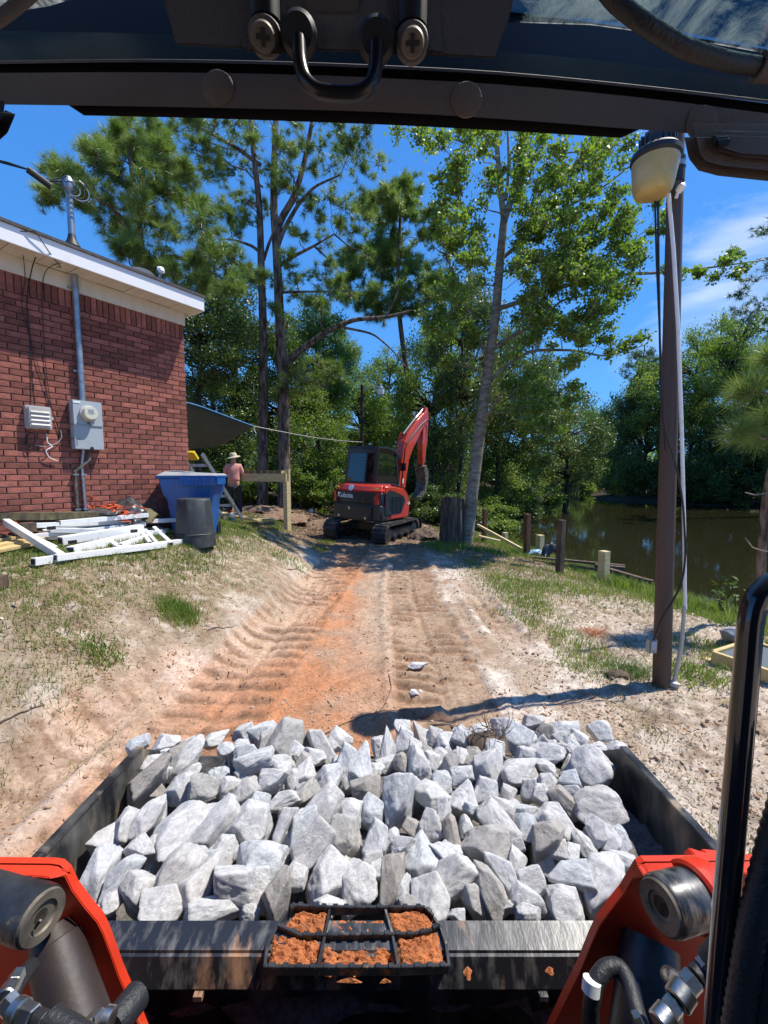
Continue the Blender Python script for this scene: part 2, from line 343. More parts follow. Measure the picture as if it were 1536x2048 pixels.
def rock_mat():
    m = bpy.data.materials.new('blue_grey_limestone'); m.use_nodes = True; nt = m.node_tree; N = nt.nodes; L = nt.links.new
    b = N['Principled BSDF']; b.inputs['Roughness'].default_value = .88; b.inputs['Specular IOR Level'].default_value = .25
    tc = N.new('ShaderNodeTexCoord'); oi = N.new('ShaderNodeObjectInfo')
    off = N.new('ShaderNodeVectorMath'); off.operation = 'ADD'
    sc = N.new('ShaderNodeVectorMath'); sc.operation = 'SCALE'; sc.inputs[3].default_value = 1.0
    L(tc.outputs['Object'], off.inputs[0])
    cx = N.new('ShaderNodeCombineXYZ'); mm = N.new('ShaderNodeMath'); mm.operation = 'MULTIPLY'; mm.inputs[1].default_value = 37
    L(oi.outputs['Random'], mm.inputs[0]); L(mm.outputs[0], cx.inputs[0]); L(mm.outputs[0], cx.inputs[2]); L(cx.outputs[0], off.inputs[1])
    def nz(s, d=8, ro=.65, dist=0):
        n = N.new('ShaderNodeTexNoise'); n.inputs['Scale'].default_value = s; n.inputs['Detail'].default_value = d; n.inputs['Roughness'].default_value = ro
        n.inputs['Distortion'].default_value = dist; L(off.outputs[0], n.inputs['Vector']); return n.outputs[0]
    r = N.new('ShaderNodeValToRGB'); e = r.color_ramp.elements
    e[0].position = .30; e[0].color = (.27, .272, .28, 1); e[1].position = .62; e[1].color = (.68, .675, .655, 1)
    q = e.new(.45); q.color = (.495, .495, .495, 1)
    L(nz(4.2, 10, .78, 1.0), r.inputs[0])
    # per-rock tone: bluish, pale or brown-grey
    r2 = N.new('ShaderNodeValToRGB'); e = r2.color_ramp.elements; e[0].position = 0; e[0].color = (.66, .60, .54, 1); e[1].position = 1; e[1].color = (.93, .98, 1.02, 1)
    q = e.new(.12); q.color = (.80, .77, .73, 1); q = e.new(.28); q.color = (1.04, 1.02, 1.0, 1); q = e.new(.7); q.color = (1.08, 1.08, 1.08, 1)
    L(oi.outputs['Random'], r2.inputs[0])
    mx = N.new('ShaderNodeMix'); mx.data_type = 'RGBA'; mx.blend_type = 'MULTIPLY'; mx.inputs[0].default_value = 1
    L(r.outputs[0], mx.inputs[6]); L(r2.outputs[0], mx.inputs[7])
    # faint rusty stains
    f = N.new('ShaderNodeMapRange'); f.inputs[1].default_value = .66; f.inputs[2].default_value = .80; f.inputs[4].default_value = .5; L(nz(1.3, 4), f.inputs[0])
    mx2 = N.new('ShaderNodeMix'); mx2.data_type = 'RGBA'; L(f.outputs[0], mx2.inputs[0]); L(mx.outputs[2], mx2.inputs[6]); mx2.inputs[7].default_value = (.50, .38, .25, 1)
    L(mx2.outputs[2], b.inputs['Base Color'])
    bp = N.new('ShaderNodeBump'); bp.inputs['Strength'].default_value = .5; bp.inputs['Distance'].default_value = .06
    L(nz(12, 10, .8, .3), bp.inputs['Height']); L(bp.outputs[0], b.inputs['Normal'])
    return m
def water_mat():
    m = bpy.data.materials.new('brown_pond_water'); m.use_nodes = True; nt = m.node_tree; N = nt.nodes; L = nt.links.new
    b = N['Principled BSDF']; b.inputs['Base Color'].default_value = (.018, .017, .007, 1); b.inputs['Roughness'].default_value = .03; b.inputs['IOR'].default_value = 1.33
    b.inputs['Specular IOR Level'].default_value = .6
    tc = N.new('ShaderNodeTexCoord')
    n = N.new('ShaderNodeTexNoise'); n.inputs['Scale'].default_value = 2.2; n.inputs['Detail'].default_value = 3; L(tc.outputs['Object'], n.inputs['Vector'])
    bp = N.new('ShaderNodeBump'); bp.inputs['Strength'].default_value = .07; bp.inputs['Distance'].default_value = .05
    L(n.outputs[0], bp.inputs['Height']); L(bp.outputs[0], b.inputs['Normal'])
    return m
def glass_mat(name, tint, mixf, dirt=0.):
    m = bpy.data.materials.new(name); m.use_nodes = True; nt = m.node_tree; N = nt.nodes; L = nt.links.new
    out = N['Material Output']; b = N['Principled BSDF']; b.inputs['Base Color'].default_value = (.01, .015, .015, 1); b.inputs['Roughness'].default_value = .03; b.inputs['IOR'].default_value = 2.2
    t = N.new('ShaderNodeBsdfTransparent'); t.inputs[0].default_value = tint + (1,)
    mx = N.new('ShaderNodeMixShader'); mx.inputs[0].default_value = mixf; L(t.outputs[0], mx.inputs[1]); L(b.outputs[0], mx.inputs[2])
    last = mx.outputs[0]
    if dirt:
        tc = N.new('ShaderNodeTexCoord'); n = N.new('ShaderNodeTexNoise'); n.inputs['Scale'].default_value = 16; n.inputs['Detail'].default_value = 9; n.inputs['Roughness'].default_value = .75; n.inputs['Distortion'].default_value = 1.2
        L(tc.outputs['Object'], n.inputs['Vector'])
        r = N.new('ShaderNodeMapRange'); r.inputs[1].default_value = .42; r.inputs[2].default_value = .68; r.inputs[4].default_value = dirt; L(n.outputs[0], r.inputs[0])
        d = N.new('ShaderNodeBsdfDiffuse'); d.inputs[0].default_value = (.6, .62, .6, 1)
        tl = N.new('ShaderNodeBsdfTranslucent'); tl.inputs[0].default_value = (.62, .68, .66, 1)
        dd = N.new('ShaderNodeMixShader'); dd.inputs[0].default_value = .6; L(d.outputs[0], dd.inputs[1]); L(tl.outputs[0], dd.inputs[2])
        m2 = N.new('ShaderNodeMixShader'); L(r.outputs[0], m2.inputs[0]); L(last, m2.inputs[1]); L(dd.outputs[0], m2.inputs[2]); last = m2.outputs[0]
    L(last, out.inputs[0]); return m
M['ground'] = ground_mat(); M['rock'] = rock_mat(); M['water'] = water_mat()
M['glass'] = glass_mat('tinted_window_glass', (.60, .68, .66), .55)
M['roof_glass'] = glass_mat('dusty_roof_glass', (.30, .40, .42), .3, .9)

# ------------------------------------------------------------------ terrain
SHORE = np.array([(9.8, -12), (8.4, 0), (7.4, 5), (6.7, 7.4), (5.9, 9.4), (5.2, 12), (4.8, 15), (4.2, 19), (4.6, 23), (8, 24.6), (10, 27), (14, 36), (20, 49), (24, 58), (28, 57),
                  (24, 50), (20.5, 42), (24, 36), (30, 31.5), (45, 27), (75, 20), (75, -12)], float)
def shore_dist(x, y):
    """+ on land, - over water"""
    x = np.asarray(x, float); y = np.asarray(y, float)
    d = np.full(x.shape, 1e9); ins = np.zeros(x.shape, bool)
    n = len(SHORE)
    for i in range(n):
        ax, ay = SHORE[i]; bx, by = SHORE[(i + 1) % n]
        vx, vy = bx - ax, by - ay
        t = np.clip(((x - ax) * vx + (y - ay) * vy) / (vx * vx + vy * vy), 0, 1)
        d = np.minimum(d, np.hypot(x - ax - t * vx, y - ay - t * vy))
        c = ((ay > y) != (by > y)) & (x < (bx - ax) * (y - ay) / (by - ay + 1e-12) + ax)
        ins ^= c
    return np.where(ins, -d, d)
def lane_l(y): return np.interp(y, [1, 3, 6, 10, 14], [-1.55, -1.45, -1.2, -.95, -.7])
def lane_r(y): return np.interp(y, [1, 3, 6, 10, 14], [.5, .42, .36, .45, .9])
def bank_edge(y): return np.interp(y, [0, 2, 3, 4, 6, 8, 9, 10, 11, 14], [-2.2, -1.95, -1.55, -1.25, -1.1, -1.1, -1.2, -1.35, -1.7, -2.2])
def base_h(x, y):
    sd = shore_dist(x, y)
    near = np.interp(sd, [-6, -1, 0, .45, 1.7, 2.7, 3.5, 4.6], [-2.2, -1.4, -.97, -.75, -.45, -.22, -.05, 0.])
    far = np.interp(sd, [-6, -1, 0, .6, 3.5, 10], [-2.2, -1.4, -.97, -.85, -.55, .1])
    w = sstep(17, 21, y); h = near * (1 - w) + far * w
    amp = np.interp(y, [-5, 3, 5.5, 7, 9, 12, 18], [.92, .90, .88, .86, .66, .50, .40])
    e = bank_edge(y)
    wid = np.interp(y, [0, 4, 7, 10], [1.9, 1.75, 1.75, 2.3])
    tt_ = np.clip((e - x) / wid, 0, 1); rise = (.5 * np.sin(np.pi / 2 * tt_) + .5 * tt_) * sstep(-.02, .22, (e - x) / wid)
    return h + amp * rise * (sd > 0)
def tracks(x, y):
    yy = y + .02 * np.sin(x * 3.1) + .05 * x + .035 * fbm(x * 2.4, y * 1.5, 5, 3) + .012 * fbm(x * 14, y * 14, 6, 2)
    out = np.zeros_like(x); mask = np.zeros_like(x)
    for c, w, amp, pit, y0, y1 in ((lane_l(y) + .20, .40, .046, .205, .5, 11), (lane_r(y) + .05, .40, .052, .185, .5, 11), (lane_l(y) - .52, .20, .016, .26, .5, 4.2), (lane_r(y) + .95, .2, .020, .2, 3.8, 7)):
        d = np.abs(x - c - .05 * fbm(y * .8, y * 0, 9, 2)); inside = sstep(w, w - .05, d) * sstep(bank_edge(y) - .75, bank_edge(y) - .35, x) * sstep(y0, y0 + 1, y) * sstep(y1, y1 - 1.5, y)
        ph = (yy / pit) % 1.0
        saw = np.where(ph < .12, sstep(0, .12, ph), np.where(ph < .5, 1 - .3 * (ph - .12) / .38, .7 * sstep(.62, .5, ph) + .0)) # sharp lug, long slope
        brk = .15 + .85 * sstep(.25, .60, vnoise(x * 3.4, y * 2.6, 31))
        groove = sstep(.05, .02, np.abs(x - c)) * .02
        out += inside * (-.025 + amp * saw * brk - groove + .016 * np.abs(fbm(x * 17, y * 17, 7, 3)))
        berm = np.exp(-((d - w - .04) / .045) ** 2) * sstep(y0, y0 + 1, y) * sstep(y1, y1 - 1.5, y)
        out += berm * (.016 + .024 * np.abs(fbm(x * 9, y * 9, 17, 2)))
        mask = np.maximum(mask, inside)
    return out, mask
def height(x, y, fine=True):
    x = np.asarray(x, float); y = np.asarray(y, float)
    h = base_h(x, y)
    h = h + .05 * fbm(x * .45, y * .45, 3, 3) * sstep(1.5, 3.0, np.abs(x + .4))
    if fine:
        off = sstep(2.4, 1.4, np.abs(x + .5))
        h = h + .020 * fbm(x * 3.0, y * 3.0, 21, 3) + (.014 + .016 * (1 - off)) * fbm(x * 11, y * 11, 22, 4)
        sandz = sstep(-.1, .5, fbm(x * .9, y * .9, 44, 2))
        h = h + .030 * np.abs(fbm(x * 8, y * 8, 25, 4)) * (1 - .75 * off) * (.4 + sandz)
        t, _ = tracks(x, y); h = h + t
        # little scarps where the turf ends on the left bank
        e = bank_edge(y) - 1.1 + .35 * fbm(x * .8, y * 1.6, 61, 2)
        h = h + .05 * sstep(.05, -.05, x - e) * sstep(2.5, 3.2, y) * sstep(10.5, 9, y)
    return h
def gz(x, y): return float(height(np.array([x]), np.array([y]))[0])

def spaced(a, b, fine0, fine1, step, big):
    mid = np.arange(fine0, fine1, step); lo = [fine0]; s = step
    while lo[-1] > a: s = min(s * 1.22, big); lo.append(lo[-1] - s)
    hi = [mid[-1]]; s = step
    while hi[-1] < b: s = min(s * 1.16, big); hi.append(hi[-1] + s)
    return np.array(lo[:0:-1] + list(mid) + hi[1:])
gx = spaced(-400, 400, -4.2, 5.2, .022, 25)
ym = np.concatenate([np.arange(1.6, 4.6, .019), np.arange(4.6, 7.5, .03), np.arange(7.5, 14, .055)])
lo = [1.6]; s = .03
while lo[-1] > -60: s = min(s * 1.3, 20); lo.append(lo[-1] - s)
hi = [14.0]; s = .06
while hi[-1] < 900: s = min(s * 1.11, 30); hi.append(hi[-1] + s)
gy = np.array(lo[:0:-1] + list(ym) + hi)
GX, GY = np.meshgrid(gx, gy)
HH = height(GX, GY)
nx, ny = len(gx), len(gy)
V = np.stack([GX.ravel(), GY.ravel(), HH.ravel()], 1)
ii = np.arange(nx * ny).reshape(ny, nx)
F = np.stack([ii[:-1, :-1].ravel(), ii[:-1, 1:].ravel(), ii[1:, 1:].ravel(), ii[1:, :-1].ravel()], 1)
me = npmesh('ground', V, F, M['ground'], smooth=True)
# soil colours (what the ground is made of), plus shade painted on tread ridges
X, Y_ = GX.ravel(), GY.ravel()
def lerp3(a, b, t): return a * (1 - t[:, None]) + b * t[:, None]
sand = np.array((.43, .345, .265)); white = np.array((.70, .64, .57)); clay = np.array((.46, .215, .11)); clay2 = np.array((.49, .325, .225))
mulch = np.array((.105, .068, .046)); turf = np.array((.22, .175, .10)); mud = np.array((.20, .145, .10)); forest = np.array((.09, .066, .04))
n1 = fbm(X * .8, Y_ * .8, 70, 4); n2 = fbm(X * 2.3, Y_ * 2.3, 71, 4); n3 = fbm(X * 6, Y_ * 6, 72, 3)
C = np.tile(sand, (len(X), 1))
C = lerp3(C, white, np.clip(sstep(-.3, .3, n2 + .35 * n1) * sstep(.2, 1.6, np.abs(X + .3)), 0, 1))
_, tm = tracks(X, Y_)
C = lerp3(C, clay2, np.clip(tm * (.55 + .5 * n2), 0, 1) * (X < .1))
C = lerp3(C, np.array((.37, .265, .18)), np.clip(tm * (.75 + .4 * n2), 0, 1) * (X >= .1))
C = lerp3(C, np.array((.27, .185, .125)), sstep(.45, .15, np.abs(X - lane_r(Y_) - .42 - .06 * n1)) * sstep(-.3, .3, n3) * sstep(3.0, 4.2, Y_) * .75)
mid = np.exp(-((X + .60 + .15 * n1) / .34) ** 2) * sstep(11, 8, Y_)
C = lerp3(C, clay, np.clip(mid * (.85 + .9 * n2 + .5 * n3), 0, .95))
strk = sstep(.1, .5, fbm(X * 9, Y_ * .8, 77, 3)) * np.exp(-((X + .55) / .3) ** 2)
C = lerp3(C, clay2 * 1.05, strk * .6)
nearc = sstep(4.4, 2.6, Y_) * sstep(-2.2, -1.2, X) * sstep(.5, -.2, X)
C = lerp3(C, clay, np.clip(nearc * (.8 + .6 * n2), 0, .95))
nl = sstep(4.2, 2.4, Y_) * sstep(-1.2, -1.9, X) * sstep(-.15, .3, n2 + n3 * .4)
C = lerp3(C, clay2, np.clip(nl * .8, 0, 1))
# left bank turf
e = bank_edge(Y_)
tl = sstep(-.1, -.7, X - e + .5 * n1 + .35 * n2)
C = lerp3(C, np.array((.33, .265, .20)), tl * .7 * (Y_ < 16)); C = lerp3(C, turf, np.clip(tl * (.25 + .6 * sstep(-.3, .3, n2)), 0, 1) * (Y_ < 16))
# right bank litter
tr = sstep(1.2, 2.2, X + .5 * n1) * sstep(-.25, .25, n2 - .1 * n1 + .1 * (Y_ > 6))
C = lerp3(C, np.array((.36, .285, .21)), tr * .7)
tr2 = sstep(1.0, 2.0, X) * sstep(6.4, 8.0, Y_ + .8 * n1)
C = lerp3(C, np.array((.19, .135, .09)), tr2 * .85)
tr3 = sstep(.6, .2, np.hypot((X - 3.1) / 1.3, (Y_ - 9.3) / 1.2) + .25 * n2) ; C = lerp3(C, np.array((.12, .085, .06)), tr3 * .9)
C = lerp3(C, mud, sstep(1.3, .2, shore_dist(X, Y_)) * .8)
# speckle of dead stalks, roots and bare sand over both banks
sp1 = sstep(.0, .5, fbm(X * 9, Y_ * 9, 120, 3)); sp2 = sstep(.05, .5, fbm(X * 12, Y_ * 12, 121, 3)); bk_ = np.maximum(tl, sstep(1.0, 1.8, X))
C = lerp3(C, np.array((.20, .145, .10)), sp1 * bk_ * .75); C = lerp3(C, np.array((.62, .55, .48)), sp2 * bk_ * .55)
sp3 = sstep(.1, .55, fbm(X * 7, Y_ * 7, 122, 3)) * sstep(1.9, 1.2, np.abs(X + .4)); C = lerp3(C, np.array((.36, .22, .14)), sp3 * .45)
_gv = np.clip((tm > .5) * (HH.ravel() < -.022), 0, 1) * .0
_hl = height(X, Y_ + .03) - HH.ravel(); C = lerp3(C, np.array((.27, .165, .10)), np.clip(sstep(.006, .024, _hl) * tm, 0, 1) * .8)  # shade painted into the soil colour on the near faces of tread ridges
# torn-up dark earth round the digger, mulch under the trees
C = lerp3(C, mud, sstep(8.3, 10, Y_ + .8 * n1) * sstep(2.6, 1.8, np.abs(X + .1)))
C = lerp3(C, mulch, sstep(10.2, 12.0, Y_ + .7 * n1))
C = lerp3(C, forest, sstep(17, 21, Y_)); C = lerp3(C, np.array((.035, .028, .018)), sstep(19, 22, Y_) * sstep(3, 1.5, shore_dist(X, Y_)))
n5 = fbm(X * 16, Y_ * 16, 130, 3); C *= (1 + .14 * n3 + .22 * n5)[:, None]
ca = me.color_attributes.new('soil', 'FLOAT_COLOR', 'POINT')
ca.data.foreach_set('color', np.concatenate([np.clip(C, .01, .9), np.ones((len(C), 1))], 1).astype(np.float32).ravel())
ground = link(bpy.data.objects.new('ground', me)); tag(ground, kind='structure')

wb = MB(); wb.add([(3.2, -40, -.95), (400, -40, -.95), (400, 62, -.95), (3.2, 62, -.95)], [(0, 1, 2, 3)])
pond = wb.build('pond_water', M['water']); tag(pond, kind='structure')

# ------------------------------------------------------------------ house
HX, HY, TH = -2.925, 6.4, R(33)
ux, uy = -math.sin(TH), -math.cos(TH)                    # along the wall, away from its far corner
HROT = math.atan2(uy, ux)
def wall(px, py):
    """(s, z) where the view ray meets the brick wall"""
    d = ray(px, py); nx_, ny_ = math.cos(TH), -math.sin(TH)
    t = (HX * nx_ + HY * ny_) / (d.x * nx_ + d.y * ny_)
    p = (d.x * t, d.y * t); return ((p[0] - HX) * ux + (p[1] - HY) * uy, EYE + d.z * t)
house = thing('brick_house', 'red brick house with white eaves at the left edge of the yard', 'house', (HX, HY, 0), (0, 0, HROT))
ZT = 3.87; LW = 8.0
m = MB(); m.box((LW / 2, -2.5, (ZT + .2 + .3) / 2), (LW - .02, 5.0, ZT + .2 - .3))
wallp = m.build('brick_wall', M['mortar'], house)
wallp.location = (0, -.012, 0)
bs = MB(); bs.box((0, 0, 0), (.1935, .032, .0570)); bme = bs.build('brick', M['brick'], None, bevel=.002, seg=1)
brick_me = bme.data; bpy.data.objects.remove(bme)
ss = MB(); ss.box((0, 0, 0), (.0555, .034, .1935)); so = ss.build('brick', M['brick'], None, bevel=.002, seg=1)
sold_me = so.data; bpy.data.objects.remove(so)
spots = []
ztop = ZT - .1945 - .0095
k = 0; z = ztop - .029
rb = random.Random(3)
while z > .45:
    s0 = .1025 if k % 2 == 0 else .0
    x = s0
    while x < LW - .1:
        if x == 0: spots.append((.0485, z, 'half'))
        else: spots.append((x, z, 'b'))
        x += .204
    z -= .0671; k += 1
x = .03
while x < LW: spots.append((x, ZT - .097, 's')); x += .0671
smax = wall(0, 800)[0] + .15
vis = [q for q in spots if q[0] < smax and q[1] > 1.28 and q[2] != 'half']
vis.sort(key=lambda q: -q[0] * .8 + abs(q[1] - 2.2) * .3)
pick = set(vis[:300])
rest = MB()
for q in spots:
    j = rb.uniform(-.0015, .0015); dz = rb.uniform(-.001, .001)
    if q in pick:
        o = bpy.data.objects.new('brick', sold_me if q[2] == 's' else brick_me)
        o.location = (q[0], .012 + j, q[1] + dz); o.rotation_euler = (0, rb.uniform(-.006, .006), 0); link(o, wallp)
    else:
        w, h = ((.0555, .1935) if q[2] == 's' else (.1925, .0560) if q[2] == 'b' else (.097, .0575))
        rest.box((q[0], .012 + j, q[1] + dz), (w, .03, h))
ro = rest.build('brick_courses', None, wallp); tag(ro, kind='stuff')
bm_ = pmat('red_brick_far', (.335, .118, .086), .85, col2=(.25, .09, .068), nscale=18, bump=.7, bscale=90, spec=.25, dirt=(.34, .25, .21), dscale=7, dramp=(.70, .86))
nb = bm_.node_tree; g_ = nb.nodes.new('ShaderNodeNewGeometry'); hv = nb.nodes.new('ShaderNodeHueSaturation'); mr_ = nb.nodes.new('ShaderNodeMapRange')
mr_.inputs[3].default_value = .58; mr_.inputs[4].default_value = 1.25; nb.links.new(g_.outputs['Random Per Island'], mr_.inputs[0]); nb.links.new(mr_.outputs[0], hv.inputs['Value'])
src = nb.nodes['Principled BSDF'].inputs['Base Color'].links[0].from_socket; nb.links.new(src, hv.inputs['Color']); nb.links.new(hv.outputs[0], nb.nodes['Principled BSDF'].inputs['Base Color'])
ro.data.materials.append(bm_)
# end wall bricks (round the corner)
eb = MB(); z = ztop - .029; k = 0
while z > .5:
    y = -.05 - (.1 if k % 2 else 0)
    while y > -4.9: eb.box((-.008, y - .1, z), (.03, .1945, .0575)); y -= .204
    z -= .0671; k += 1
e2 = eb.build('end_wall_bricks', bm_, wallp); tag(e2, kind='stuff')
OV, EN = .37, .10                                          # overhangs
m = MB(); m.box((LW / 2 - .01, .012, ZT + .092), (LW + .02, .03, .18)); m.box((-.012, -2.5, ZT + .092), (.03, 5.0, .18)); m.build('frieze_board', M['soffit'], house)
# soffit of separate vinyl panels with a vented seam
for i in range(26):
    m = MB(); m.box((-EN + .155 + i * .306, OV / 2 + .012, ZT + .19 + .004 * (i % 2)), (.300, OV - .03, .012)); m.build('soffit_panel', M['soffit'], house, bevel=.002, seg=1)
m = MB(); m.box((-EN / 2 - .01, -2.4, ZT + .19), (EN - .02, 4.8, .012)); m.build('soffit_panel', M['soffit'], house)
m = MB(); m.box((LW / 2 - EN / 2, OV, ZT + .25), (LW + EN, .022, .175)); m.build('fascia', M['white_trim'], house, bevel=.003)
m = MB(); m.box((-EN, -2.4 + OV / 2, ZT + .25), (.022, 4.8 + OV - .03, .175)); m.build('fascia', M['white_trim'], house, bevel=.003)
m = MB(); m.box((LW / 2 - EN / 2, OV + .008, ZT + .345), (LW + EN + .03, .05, .014)); m.build('drip_edge', M['shingle'], house)
ridge_z = ZT + .35 + (2.6 + OV) * .30
m = MB(); m.add([(-EN - .02, OV + .03, ZT + .352), (LW, OV + .03, ZT + .352), (LW, -2.6, ridge_z), (2.9, -2.6, ridge_z), (-EN - .02, -5.6, ZT + .352), (LW, -5.6, ZT + .352),
                 (-EN - .02, OV + .03, ZT + .37), (LW, OV + .03, ZT + .37), (LW, -2.6, ridge_z + .02), (2.9, -2.6, ridge_z + .02), (-EN - .02, -5.6, ZT + .37), (LW, -5.6, ZT + .37)],
                [(6, 7, 8, 9), (6, 9, 10), (9, 8, 11, 10), (0, 3, 2, 1), (0, 4, 3), (3, 4, 5, 2), (0, 1, 7, 6), (0, 6, 10, 4)])
m.build('roof', M['shingle'], house)

# service mast, meter, cables (own things fixed to the wall)
def wl(s, out, z): return Matrix.Translation(house.location) @ Matrix.Rotation(HROT, 4, 'Z') @ Vector((s, out, z))
s_m, z_m = wall(168, 852)
sb0, zb0 = wall(205, 905); sb1, zb1 = wall(134, 805)
meter = thing('electric_meter', 'grey steel electric meter box with round glass meter on the brick wall', 'electric meter', wl(s_m, 0, z_m), (0, 0, HROT))
w_ = abs(sb1 - sb0) * .90; h_ = .58
m = MB(); m.box((0, .075, .145), (w_, .10, h_ / 2 - .004)); m.build('upper_cover', M['meter_grey'], meter, bevel=.006)
m = MB(); m.box((0, .073, -.145), (w_, .10, h_ / 2 - .004)); m.build('lower_cover', M['meter_grey'], meter, bevel=.006)
m = MB(); m.box((0, .128, 0), (w_ * .98, .012, .012)); m.build('seam_lip', M['meter_grey'], meter, bevel=.003)
m = MB(); m.lathe([(.086, 0), (.088, .02), (.078, .024), (.078, .075), (.072, .09), (.0, .092)], (0.0, .124, .14), 28, (0, 1, 0)); mt = m.build('meter_dial', M['meter_face'], meter, smooth=True)
m = MB(); m.lathe([(.094, 0), (.096, .03), (.084, .034)], (0, .122, .14), 28, (0, 1, 0)); m.build('ring', M['util_grey'], meter, smooth=True)
m = MB(); m.box((0, .2175, .175), (.062, .003, .02)); m.build('display', M['meter_grey'], mt)
for zz, ww in ((.155, .05), (.143, .08), (.131, .05)):
    m = MB(); m.box((0, .2172, zz), (ww, .002, .003)); m.build('engraved_line', M['meter_grey'], mt)
m = MB(); m.box((.0, .13, .03), (.028, .012, .022)); m.tube([(-.008, .135, .02), (-.01, .136, -.02)], .004, 6); m.build('padlock', M['pin'], meter)
m = MB(); m.lathe([(.02, 0), (.02, .012)], (-.02, .12, -.275), 12, (0, 1, 0)); m.build('knockout', M['cable'], meter)
m = MB(); m.box((w_ * .36, .1285, .262), (.075, .002, .022)); m.build('sticker', M['white_trim'], meter)

sm, _ = wall(153, 700)
mast = thing('service_mast', 'galvanised steel service mast rising through the eave above the meter', 'conduit', wl(sm, 0, 2.2), (0, 0, HROT))
mz0 = z_m + .29 - 2.2; mtop = wall(138, 392)[1] - 2.2
P0 = 0.07; 
m = MB(); m.tube([(-.0, P0, mz0), (0, P0, mtop)], .034, 16); m.build('pipe', M['galv'], mast, smooth=True)
for zz in (mz0 + .33, ZT - 2.2 + .02):
    m = MB(); m.tube([(0, P0, zz), (0, P0, zz + .03)], .038, 16); m.box((.05, .035, zz + .015), (.03, .05, .022)); m.build('pipe_strap', M['galv'], mast, smooth=True)
m = MB(); m.lathe([(.09, 0), (.055, .06), (.042, .10), (.037, .13)], (0, P0, ZT + .49 - 2.2), 18); m.build('roof_boot', M['cab_black'], mast, smooth=True)
m = MB(); m.lathe([(.034, 0), (.05, .02), (.062, .07), (.055, .13), (.03, .17), (0, .18)], (0, P0, mtop), 18); m.build('weatherhead', M['galv'], mast, smooth=True)
for k in range(5):
    r = .06 + .018 * k; pts = []
    for a in range(0, 300, 20):
        t = R(a + 60 + 15 * k); pts.append((.02 + r * math.cos(t) * 1.15 - .05 * k * .4, P0 + .05 + .012 * k, mtop + .03 + r * math.sin(t)))
    pts += [(.24 + .01 * k, P0 + .06, mtop - .01 - .015 * k)]
    m = MB(); m.tube(pts, .0055, 6); m.build('wire_loop', M['galv'] if k % 2 else M['cable'], mast, smooth=True)
m = MB(); m.tube([(.20, P0 + .06, mtop - .06), (.40, P0 + .05, mtop + .01)], .035, 10); m.build('splice_cover', M['cable'], mast)
# overhead lines leaving up to the left
pA = wl(sm + .40, P0 + .05, mtop + .01 + 2.2)
for k, off in enumerate((0, .03)):
    m = MB(); B = at(-420, 60 + 22 * k, 4.9) ; pts = [pA.lerp(B, t / 12) + Vector((0, 0, -.25 * math.sin(math.pi * t / 12) + off * math.sin(t))) for t in range(13)]
    o = m.tube(pts, .009, 6).build('overhead_cable', M['cable'], None, smooth=True)
    tag(o, ['upper black overhead cable running from the roof mast to the left edge', 'lower black overhead cable running from the roof mast to the left edge'][1 - k], 'cable', 'overhead service cables')
# lower conduits
s1, _ = wall(148, 960); s2, _ = wall(162, 960); sA, zA = wall(150, 906)
cd = thing('lower_conduit', 'pair of thin conduits dropping from the meter box to the ground', 'conduit', wl(s_m, 0, 1.0), (0, 0, HROT))
zt = z_m - .29 - 1.0
m = MB(); m.tube([(-.02, .07, zt), (-.01, .07, zt - .12), (s1 - s_m, .05, zt - .26), (s1 - s_m, .045, -.1)], .018, 12); m.build('pipe', M['pin'], cd, smooth=True)
m = MB(); m.tube([(s2 - s_m - .02, .07, zt), (s2 - s_m, .045, zt - .2), (s2 - s_m - .015, .045, -.1)], .017, 12); m.build('pipe', M['galv'], cd, smooth=True)
for zz in (zt - .30, zt - .72):
    for q in (s1 - s_m, s2 - s_m - .01): m = MB(); m.box((q, .045, zz), (.06, .045, .016)); m.build('pipe_strap', M['galv'], cd)
# louvred telephone box
sv, zv = wall(73, 836)
vb = thing('utility_box', 'small grey louvred utility box beside the meter box', 'utility box', wl(sv, 0, zv), (0, 0, HROT))
wv = .215; hv_ = .235
m = MB(); m.box((0, .035, 0), (wv + .02, .06, hv_ + .02)); m.build('back_box', M['util_grey'], vb, bevel=.006)
m = MB(); m.box((0, .088, 0), (wv, .045, hv_)); m.build('cover', M['util_grey'], vb, bevel=.010)
for k in range(4):
    m = MB(); m.add([(-wv * .40, .112, .07 - .046 * k), (wv * .40, .112, .07 - .046 * k), (wv * .40, .124, .05 - .046 * k), (-wv * .40, .124, .05 - .046 * k), (-wv * .40, .109, .046 - .046 * k), (wv * .40, .109, .046 - .046 * k)],
                    [(0, 1, 2, 3), (3, 2, 5, 4), (0, 3, 4), (1, 5, 2), (0, 4, 5, 1)]); m.build('louvre', M['util_grey'], vb)
m = MB(); m.box((-wv / 2 - .012, .075, .0), (.02, .03, .04)); m.build('latch', M['util_grey'], vb, bevel=.003)
